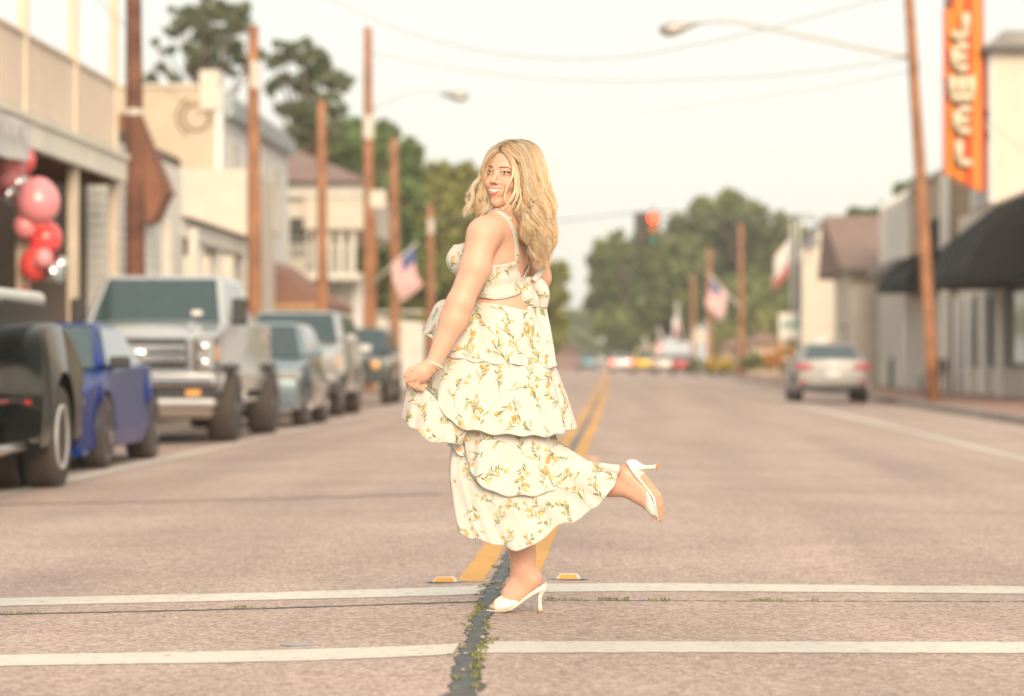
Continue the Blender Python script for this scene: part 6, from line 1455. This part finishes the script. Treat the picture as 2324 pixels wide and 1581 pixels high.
# tier 1: peplum, with its flared far side showing left of the arm
tier('skirt_tier', [loop([(1906,1214),(1999,1234),(2075,1254),(2100,1252)], .100, -.004, .6), loop([(1868,1243),(1990,1272),(2100,1290),(2132,1286)], .125, -.002, .6), loop([(1790,1245),(1870,1320),(2000,1352),(2130,1362),(2176,1352)], .16, .004, .8, 6),
     loop([(1740,1290),(1810,1390),(1955,1420),(2069,1425),(2160,1430),(2208,1420)], .185, .01, .9, 20), loop([(1716,1350),(1800,1428),(1955,1457),(2069,1465),(2138,1469),(2189,1482),(2228,1471)], .20, .014, 1.0, 40)], 60, 8, .006, 1)
def flap():
    pts = [[(1830,1200),(1775,1200),(1742,1216),(1722,1250),(1700,1298),(1684,1330)], [(1845,1225),(1800,1228),(1770,1245),(1748,1275),(1722,1315),(1694,1342)], [(1860,1270),(1820,1280),(1795,1295),(1775,1315),(1750,1338),(1712,1348)], [(1865,1330),(1835,1345),(1812,1350),(1790,1355),(1765,1358),(1738,1366)]]
    dd = [.10, .03, -.04, -.09]; rows, cols = 26, 50; A = np.stack([spline(p, cols) for p in pts]); G_ = np.zeros((rows, cols, 2))
    for j in range(cols): G_[:, j] = spline(A[:, j], rows)
    d = np.interp(np.linspace(0, 1, rows), np.linspace(0, 1, 4), dd)[:, None] + .012 * np.sin(np.linspace(0, 1, rows)[:, None] * 7 + np.linspace(0, 2, cols)[None])
    P = np.stack([(G_[..., 0] - 2050) * WS, np.broadcast_to(d, G_.shape[:2]), (2458 - G_[..., 1]) * WS], -1); N = gridnormals(P, False, P.mean((0, 1)) + np.array((.3, 1.0, 0))); o = gridmesh('peplum_flare', P, False, M_cloth, W, .0018); put_print('floral_print', o, P, N, .003, False, (.045, .075)); put_print('floral_print', o, P, -N, .003, False, (.045, .075)); o['label'] = 'lifted flare of the top tier left of the arm'
flap()

# bodice: wraps the modelled torso
TS = SDF(tuple(wp4(1700, 1330, -.25)), tuple(wp4(2300, 850, .25)), .004); torso(TS)
AX = np.array(((1988 - 2050) * WS, -.004))
def torso_r(th, z):
    rs = np.arange(.03, .26, .002); P = np.stack([AX[0] + rs * math.cos(th), AX[1] + rs * math.sin(th), np.full_like(rs, z)], 1); ins = TS.at(P) < 0
    return rs[np.where(ins)[0][-1]] if ins.any() else .05
ANG = [-180, -150, -125, -95, -75, -52, -42, -30, -18, 0, 25, 60, 100, 130, 155, 180]
TOP = [985, 985, 1010, 1072, 1064, 1050, 1085, 1122, 1110, 1080, 1055, 1075, 1040, 990, 975, 985]
BOT = [1150, 1165, 1195, 1207, 1202, 1190, 1182, 1172, 1172, 1180, 1195, 1200, 1190, 1165, 1150, 1150]
def bodice():
    rows, cols = 30, 200; P = np.zeros((rows, cols, 3))
    for j in range(cols):
        th = -180 + 360 * j / cols; a, c = np.interp(th, ANG, TOP), np.interp(th, ANG, BOT); rr = [torso_r(R(th), (2458 - (a + (c - a) * i / (rows - 1))) * WS) for i in range(rows)]
        rr = np.array(rr); rr = np.convolve(np.pad(rr, 2, mode='edge'), np.ones(5) / 5, 'valid')
        for i in range(rows):
            py = a + (c - a) * i / (rows - 1); r_ = rr[i] + .0075 + .0022 * math.sin(py * .11 + .035 * th) * (1 if -110 < th < -20 else .3); P[i, j] = (AX[0] + r_ * math.cos(R(th)), AX[1] + r_ * math.sin(R(th)), (2458 - py) * WS)
    P = (P + np.roll(P, 1, 1) + np.roll(P, -1, 1)) / 3
    N = gridnormals(P, True, None); o = gridmesh('bodice', P, True, M_cloth, W, .003); put_print('floral_print', o, P, N, .0042, True, (.045, .08)); return o
bodice()
# shoulder straps laid on the body
def ribbon(name, pts, width, m=M_cloth, off=.004, nz=40, surf=None, dfix=None, label=None, print_=False, thick=.002, wfun=None, curl=0.0):
    q = spline(pts, nz); T = np.gradient(q[:, :2], axis=0); T /= np.linalg.norm(T, axis=1)[:, None] + 1e-9; nn = np.stack([-T[:, 1], T[:, 0]], 1); cols = 9; P = np.zeros((nz, cols, 3))
    for i in range(nz):
        w_ = width * (wfun(i / (nz - 1)) if wfun else 1)
        for j in range(cols):
            t = j / (cols - 1) - .5; px, py = q[i, :2] + nn[i] * t * w_; x, z = (px - 2050) * WS, (2458 - py) * WS
            if q.shape[1] > 2: d = q[i, 2] + curl * (t * t * 4)
            else:
                d = float(surf.near(np.array(x), np.array(z))); d = -.02 if math.isnan(d) else d
            P[i, j] = (x, d - off, z)
    if q.shape[1] == 2:
        for _ in range(3): P[1:-1] = (P[:-2] + P[1:-1] + P[2:]) / 3
    N = gridnormals(P, False, P.mean((0, 1)) + np.array((0, 1.0, 0))); o = gridmesh(name, P, False, m, W, thick)
    if print_: put_print('floral_print', o, P, N, .0016, False, (.035, .06), off=thick * .5 + .0012)
    if label: o['label'] = label
    return o
ribbon('shoulder_strap', [(1980, 850), (2000, 857), (2028, 880), (2050, 918), (2062, 955), (2068, 1000), (2069, 1056)], 17, surf=B, print_=True)
ribbon('shoulder_strap', [(2150, 1000, -.01), (2172, 1050, -.02), (2172, 1078, -.03), (2155, 1102, -.045), (2134, 1128, -.06)], 22, print_=False)
M_gold = mat('gold_metal', (.72, .50, .25), .25, metal=1.0, var=.08)
b = MB(); zz = float(B.near(np.array((2068 - 2050) * WS), np.array((2458 - 1032) * WS))) - .007
for k in range(16):
    a0, a1 = 2 * math.pi * k / 16, 2 * math.pi * (k + 1) / 16; b.tube([wp4(2068 + 10 * math.cos(a0), 1033 + 5 * math.sin(a0), zz).tolist(), wp4(2068 + 10 * math.cos(a1), 1033 + 5 * math.sin(a1), zz).tolist()], .0011, 5)
b.build('strap_slider', M_gold, W)
ribbon('strap_band', [(2024, 890), (2048, 880)], 13, surf=B, off=.0065, nz=8)
# bow and its tails at the back
db = float(B.near(np.array((2100 - 2050) * WS), np.array((2458 - 1140) * WS)));
ribbon('bow_loop', [(2112,1128,db-.022),(2105,1155,db-.046),(2102,1190,db-.052),(2106,1226,db-.040)], 66, label='lower left loop of the bow', print_=True, wfun=lambda t: .42 + .75 * t ** .8, curl=.012, thick=.004)
ribbon('bow_loop', [(2118,1126,db-.022),(2150,1140,db-.048),(2172,1180,db-.052),(2172,1236,db-.036)], 60, label='right loop of the bow', print_=True, wfun=lambda t: .55 + .35 * math.sin(math.pi * t), curl=.014, thick=.004)
ribbon('bow_loop', [(2118,1130,db-.02),(2136,1165,db-.038),(2142,1200,db-.042),(2140,1232,db-.03)], 40, label='middle fold of the bow', wfun=lambda t: .6 + .4 * t, curl=.01, thick=.004)
b = MB(); b.ball(wp4(2116, 1128, db - .026).tolist(), (.017, .013, .016), 16, 10); b.build('bow_knot', M_cloth, W, smooth=True)
ribbon('bow_tail', [(2108,1215,db-.024),(2118,1270,db-.055),(2148,1340,db-.092),(2180,1420,db-.105),(2200,1478,db-.105)], 34, label='inner trailing tail of the bow', print_=True, wfun=lambda t: .9 + .35 * math.sin(t * 3), curl=.006)
ribbon('bow_tail', [(2160,1215,db-.022),(2170,1280,db-.045),(2184,1350,db-.07),(2198,1420,db-.085),(2207,1474,db-.09)], 46, label='outer trailing tail of the bow', print_=True, wfun=lambda t: .95 + .1 * math.sin(t * 5), curl=.008)

# ---------------- shoes
M_shoe = mat('ivory_leather', (.78, .74, .64), .38, var=.03, coat=.15); M_sole = mat('tan_leather_sole', (.56, .36, .22), .55, var=.08, scale=40, bump=.2, bscale=300); M_tip = mat('heel_tip', (.52, .25, .10), .5)
def shoe(tr, label):
    f = lambda px, py, d=0.0: V3(tr(np.array((px, py, d))))
    st = [(2187,2338,.014,24),(2178,2345,.024,24),(2158,2357,.030,20),(2130,2375,.030,16),(2100,2398,.027,13),(2074,2420,.027,11),(2046,2440,.033,9),(2014,2448,.040,7),(1980,2450,.038,6),(1958,2451,.026,5),(1945,2452,.007,4)]
    def slab_(off0, off1, shrink, m, name, sub=None):
        b = MB(); rings = []
        for px, py, hw2, th in sub or st:
            hw2 *= shrink; a = py + off0(th); c = py + off1(th)
            rings.append([f(px, a, -hw2 * .96), f(px, a, hw2 * .96), f(px, (a + c) / 2, hw2), f(px, c, hw2 * .94), f(px, c, -hw2 * .94), f(px, (a + c) / 2, -hw2)])
        b.loft(rings); return b.build(name, m, root, smooth=False, bevel=.0015)
    root = MB(); 
    bq = MB(); rings = []
    ang = np.linspace(0, math.pi, 15)
    for px, top, base, hw2 in ((1976,2424,2451,.0355),(1990,2408,2450,.0400),(2008,2396,2449,.0425),(2026,2395,2446,.0425),(2044,2399,2440,.0395),(2060,2403,2430,.0355),(2072,2407,2421,.0315)):
        rings.append([f(px - 6 * math.sin(a), base - (base - top) * math.sin(a) ** .75, hw2 * math.cos(a)) for a in ang])
    bq.loft(rings, close=False); root = bq.build('shoe', M_shoe, W, smooth=True, fix=False); root['label'] = label
    sd = root.modifiers.new('thickness', 'SOLIDIFY'); sd.thickness = .0025; sd.offset = 0
    slab_(lambda t: 0, lambda t: t, 1.0, M_shoe, 'footbed'); slab_(lambda t: t + .6, lambda t: t + 4.0, .93, M_sole, 'outsole', st[3:])
    b = MB(); rings = []
    for px, py, r_ in ((2160,2360,.0235),(2166,2374,.020),(2163,2388,.0115),(2160,2402,.0078),(2160,2425,.0066),(2161,2442,.0072),(2162,2453,.0105)):
        rings.append([f(px + r_ / WS * math.cos(a), py + (10 * math.cos(a) * -.4 if py < 2380 else 0), r_ * math.sin(a)) for a in np.linspace(0, 2 * math.pi, 16, endpoint=False)])
    b.loft(rings); b.build('heel', M_shoe, root, smooth=True)
    b = MB(); rings = [[f(2162 + .0107 / WS * math.cos(a), py, .0107 * math.sin(a)) for a in np.linspace(0, 2 * math.pi, 14, endpoint=False)] for py in (2453.5, 2459.5)]; b.loft(rings); b.build('heel_tip', M_tip, root)
shoe(tr_stand, 'white open-toed heel planted on the road'); shoe(tr_raise, 'white open-toed heel on the lifted foot, tan sole showing')

# ---------------- bracelets and ring
def beads(name, c, u, v, ru, rv, n, r_, m, label):
    e = None; b = MB()
    for k in range(n): a = 2 * math.pi * k / n; b.ball(V3(c + u * ru * math.cos(a) + v * rv * math.sin(a)), r_, 8, 6)
    o = b.build(name, m, W, smooth=True); o['label'] = label
ad_ = wp4(1740, 1460, -.215) - wp4(1820, 1285, -.205); ad_ /= np.linalg.norm(ad_); bu = np.cross(ad_, (0, 1, 0)); bu /= np.linalg.norm(bu); bvv = np.cross(ad_, bu)
M_pearl = mat('pearl', (.80, .76, .72), .2, coat=.6, var=.03)
beads('bracelet', wp4(1743, 1461, -.215) , bu, bvv, .0310, .0310, 30, .0032, M_pearl, 'white pearl bracelet on the wrist'); beads('bracelet', wp4(1736, 1470, -.215), bu * .98 + ad_ * .18, bvv, .0310, .0305, 44, .0020, M_gold, 'thin gold bead bracelet on the wrist')
b = MB(); cc = wp4(1656, 1527, -.229)
b.tube([V3(cc + np.array((.0125 * math.cos(a), .0125 * math.sin(a) * .8, .0125 * math.cos(a) * .25))) for a in np.linspace(0, 2 * math.pi, 20)], .0013, 6); b.build('ring', M_gold, W)
# ---------------- hair: wavy locks of fine strands
M_hair = attrmat('blonde_hair', .36, spec=.55)
_n, _l = M_hair.node_tree.nodes, M_hair.node_tree.links; _t = _n.new('ShaderNodeBsdfTranslucent'); _a = [q for q in _n if q.type == 'ATTRIBUTE'][0]; _l.new(_a.outputs['Color'], _t.inputs['Color']); _m = _n.new('ShaderNodeMixShader'); _m.inputs[0].default_value = .08
_l.new(_n['Principled BSDF'].outputs[0], _m.inputs[1]); _l.new(_t.outputs[0], _m.inputs[2]); _l.new(_m.outputs[0], _n['Material Output'].inputs['Surface'])
rh = np.random.default_rng(11)
PY = np.array([605, 640, 700, 760, 820, 880, 940, 1000, 1060, 1098.]); IN = np.array([2030, 2052, 2064, 2074, 2072, 2078, 2092, 2110, 2128, 2140.]); OU = np.array([2134, 2168, 2186, 2198, 2208, 2210, 2206, 2200, 2178, 2158.])
RY = np.array([.085, .103, .108, .104, .098, .09, .08, .07, .055, .04]); DC = np.array([-.03, -.03, -.03, -.03, -.035, -.045, -.055, -.06, -.065, -.065])
LPY = np.array([622, 660, 700, 760, 810, 850, 892.]); LIN = np.array([1992, 1962, 1951, 1952, 1962, 1965, 1938.]); LOU = np.array([1966, 1936, 1922, 1888, 1858, 1849, 1842.]); LDC = np.array([-.075, -.06, -.045, -.035, -.04, -.05, -.06]); LRY = np.array([.03, .035, .04, .045, .045, .04, .025])
def root_pt(s):      # along the parting, front to crown
    return np.array([np.interp(s, [0, .3, .6, 1], [2004, 2022, 2052, 2098]), np.interp(s, [0, .3, .6, 1], [612, 592, 574, 572]), np.interp(s, [0, .3, .6, 1], [-.112, -.095, -.055, .01])])
HV, HF, HCOL = [], [], []; hcount = 0
def lock(path, n, rad, wave, tone, wl=.085, r0=.00085, seg=34, flare=.0, phase=None, wstart=.32):
    """path: (px,py,d) control points; n strands"""
    global hcount
    q = spline(np.asarray(path, float), seg); Q = np.stack([(q[:, 0] - 2050) * WS, q[:, 2], (2458 - q[:, 1]) * WS], 1)
    L = np.r_[0, np.cumsum(np.linalg.norm(np.diff(Q, axis=0), axis=1))]; u = L / L[-1]; T = np.gradient(Q, axis=0); T /= np.linalg.norm(T, axis=1)[:, None]
    A = np.cross(T, (0, 1.0, 0)); A /= np.linalg.norm(A, axis=1)[:, None] + 1e-9; Bn = np.cross(T, A); p0 = rh.uniform(0, 6.28) if phase is None else phase; lt = int(rh.choice(4, p=tone)); lb = rh.uniform(.82, 1.1)
    for k in range(n):
        a, rr = rh.uniform(0, 6.28), math.sqrt(rh.random()) * rad; ox, oy = rr * math.cos(a), rr * math.sin(a)
        env = np.interp(u, [0, .12, .5, .85, 1], [.9, 1.0, .95, .7, .30]) + flare * rh.normal() * u ** 2
        wv = np.clip((u - wstart) / .35, 0, 1) * wave; ph = p0 + rh.normal() * .10; l_ = wl * (1 + .03 * rh.normal())
        ofs = (ox * env + wv * np.sin(2 * math.pi * L / l_ + ph))[:, None] * A + (oy * env + wv * .7 * np.cos(2 * math.pi * L / l_ + ph + .6))[:, None] * Bn
        jit = np.cumsum(rh.normal(size=(seg, 3)) * .00032, axis=0); end = int(seg * rh.uniform(.84, 1.0)); P = (Q + ofs + jit)[:end]; m = len(P)
        r_ = r0 * np.interp(np.linspace(0, 1, m), [0, .1, .7, 1], [.8, 1, .95, .15]); t = np.gradient(P, axis=0); t /= np.linalg.norm(t, axis=1)[:, None] + 1e-9; x = np.cross(t, (.2, .3, .93)); x /= np.linalg.norm(x, axis=1)[:, None] + 1e-9; y = np.cross(t, x)
        ring = np.stack([P + r_[:, None] * (math.cos(g) * x + math.sin(g) * y) for g in (0, 2.094, 4.189)], 1).reshape(-1, 3); base = hcount
        i = np.arange(m - 1)[:, None]; j = np.arange(3)[None]; jn = (j + 1) % 3; f = np.stack([base + i * 3 + j, base + i * 3 + jn, base + (i + 1) * 3 + jn, base + (i + 1) * 3 + j], -1).reshape(-1, 4)
        HV.append(ring); HF.append(f); hcount += len(ring)
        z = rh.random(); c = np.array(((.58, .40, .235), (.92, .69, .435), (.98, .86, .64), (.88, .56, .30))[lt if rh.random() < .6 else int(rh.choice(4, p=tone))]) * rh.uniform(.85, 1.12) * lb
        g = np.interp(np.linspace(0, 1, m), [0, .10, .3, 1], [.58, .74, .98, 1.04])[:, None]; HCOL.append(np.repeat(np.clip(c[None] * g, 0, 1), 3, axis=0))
def mass_path(ph, rho, s, bottom, top_i=1):
    pts = [root_pt(s) * 1.0]
    rp = pts[0]
    for i in range(top_i, len(PY)):
        if PY[i] > bottom: break
        xc, rx = (IN[i] + OU[i]) / 2, (OU[i] - IN[i]) / 2; pts.append(np.array([xc + rx * rho * math.cos(ph), PY[i], DC[i] + RY[i] * rho * math.sin(ph)]))
    # lift over the skull between root and first ring
    m = (pts[0] + pts[1]) / 2 + np.array([0, -14, 0]); m[0] += 10 * math.cos(ph); m[2] += .018 * math.sin(ph); pts.insert(1, m)
    xe = pts[-1]; pts.append(np.array([xe[0] + rh.normal() * 6 - 4, bottom, xe[2]])); return pts
LT = (.18, .36, .32, .14)
for rho, nn in ((1.0, 46), (.86, 34), (.7, 22)):
    for k in range(nn):
        ph = 2 * math.pi * (k + rh.uniform(-.3, .3)) / nn; inner = -math.cos(ph)
        s = np.clip(.52 - .42 * inner + rh.normal() * .05, .05, 1.0)
        bot = 1075 - 150 * max(0, inner) ** 1.5 + rh.normal() * 26 if math.sin(ph) < .5 else 1010 + rh.normal() * 30
        lock(mass_path(ph, rho * rh.uniform(.96, 1.02), s, min(bot, 1097)), 34, .0105 if rho > .9 else .014, .0175 + .003 * rh.random(), LT, wl=.122, flare=.2, phase=3.0 * ph + rh.normal() * .10, r0=.0007)
for k in range(26):      # side of the hair beyond the face, image left
    v = rh.uniform(-1, 1); ph = rh.uniform(0, 2 * math.pi); rho = math.sqrt(rh.uniform(.1, 1)); bot = rh.uniform(845, 895); pts = [root_pt(rh.uniform(0, .35)) + np.array([-6, 2, .01])]
    for i in range(len(LPY)):
        if LPY[i] > bot: break
        xc, rx = (LIN[i] + LOU[i]) / 2, (LIN[i] - LOU[i]) / 2; pts.append(np.array([xc + rx * rho * math.cos(ph), LPY[i], LDC[i] + LRY[i] * rho * math.sin(ph)]))
    e = pts[-1]; pts.append(np.array([e[0] - rh.uniform(2, 14), bot + 6, e[2]])); lock(pts, 26, .0075, .011, (.12, .34, .42, .12), wl=.11, flare=.35, wstart=.3, r0=.0007)
for k in range(30):      # defined curling locks on the outside of the mass
    ph = -math.pi * (.02 + .96 * (k + rh.random() * .6) / 30); inner = -math.cos(ph); tn = ((.45, .35, .1, .1), (.05, .35, .55, .05), (.05, .6, .3, .05), (.1, .35, .2, .35))[k % 4]
    s = np.clip(.52 - .42 * inner, .05, 1.0); lock(mass_path(ph, 1.03, s, min(1096, 1085 - 170 * max(0, inner) + rh.normal() * 16)), 26, .0075, .021, tn, wl=.122, r0=.0007, wstart=.34, flare=.12, phase=3.0 * ph + rh.normal() * .15)
for k in range(16):      # from the parting over the far side of the head
    s = rh.uniform(.05, .95); r_ = root_pt(s); j = rh.normal() * 4
    lock([r_, r_ * .5 + np.array([1992 + j, 580 + j + 14 * (1 - s), -.045 + .05 * s]) * .5 + np.array([0, -5, 0]), (1964 + 10 * s + j, 612 + j, -.05 + .06 * s), (1942 + 6 * s + j, 655, -.045 + .06 * s), (1926 + j, 710, -.03 + .05 * s), (1900 + 2 * j, 780, -.02 + .03 * s), (1880 + 2 * j, 845, -.03)], 26, .008, .008, (.3, .38, .22, .1), wl=.11, wstart=.45, r0=.0007)
for k in range(14):      # hair over the top of the head, both sides of the parting
    s = rh.uniform(0, 1); r_ = root_pt(s); lock([r_, r_ + np.array([26, 4, -.01]), r_ + np.array([70 - 20 * s, 40, -.02 + .03 * s]), (2128 + 40 * s, 700, -.11 + .09 * s), (2150 + 40 * s, 780, -.12 + .09 * s)], 30, .010, .004, (.4, .34, .16, .1))
for pts in ([(2012,612,-.118),(2040,650,-.128),(2058,700,-.138),(2062,750,-.14),(2050,800,-.145),(2020,838,-.14),(1990,850,-.13)], [(2016,610,-.118),(2046,660,-.13),(2052,715,-.14),(2030,760,-.145),(2020,795,-.145),(2034,830,-.145),(2066,845,-.145)], [(2020,606,-.118),(2056,660,-.13),(2068,740,-.142),(2066,800,-.148),(2045,842,-.146),(2010,862,-.14)], [(2024,604,-.115),(2062,670,-.132),(2078,760,-.145),(2078,830,-.15),(2050,866,-.15)]):
    lock(pts, 16, .0045, .002, (.1, .35, .45, .1), seg=36, flare=.6)
for k in range(46):      # loose flyaway hairs round the outline
    ph = rh.uniform(-1.2, 1.2) if k % 3 else rh.uniform(3.5, 4.6); lock(mass_path(ph, rh.uniform(1.03, 1.12), rh.uniform(.3, 1), rh.uniform(980, 1095)), 2, .006, .011, (.1, .3, .5, .1), r0=.0005, flare=.8)
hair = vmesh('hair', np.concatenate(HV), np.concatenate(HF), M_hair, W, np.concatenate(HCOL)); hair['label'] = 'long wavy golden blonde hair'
# dense under-layer so no light shows through the mass
b = MB(); rings = []
for i in range(len(PY) - 1):
    xc, rx = (IN[i] + OU[i]) / 2, (OU[i] - IN[i]) / 2; rings.append([V3(wp4(xc + rx * .62 * math.cos(a), PY[i], DC[i] + RY[i] * .62 * math.sin(a))) for a in np.linspace(0, 2 * math.pi, 20, endpoint=False)])
b.loft(rings); b.build('under_hair', mat('under_hair_tone', (.55, .38, .21), .6, var=.25, scale=60), hair, smooth=True)
# ================================================================ evening haze
hz = MB(); hz.box(-420, 420, -14, 470, -1.3, 30)
hm = bpy.data.materials.new('haze_air'); hm.use_nodes = True; hn = hm.node_tree.nodes; hl = hm.node_tree.links
hn.remove(hn['Principled BSDF']); pv = hn.new('ShaderNodeVolumePrincipled'); pv.inputs['Color'].default_value = (1.0, 1.0, .98, 1); pv.inputs['Density'].default_value = .0005; pv.inputs['Anisotropy'].default_value = 0.0
hl.new(pv.outputs[0], hn['Material Output'].inputs['Volume'])
tag(hz.build('haze', hm), 'thin warm evening haze filling the street', 'haze', kind='stuff')
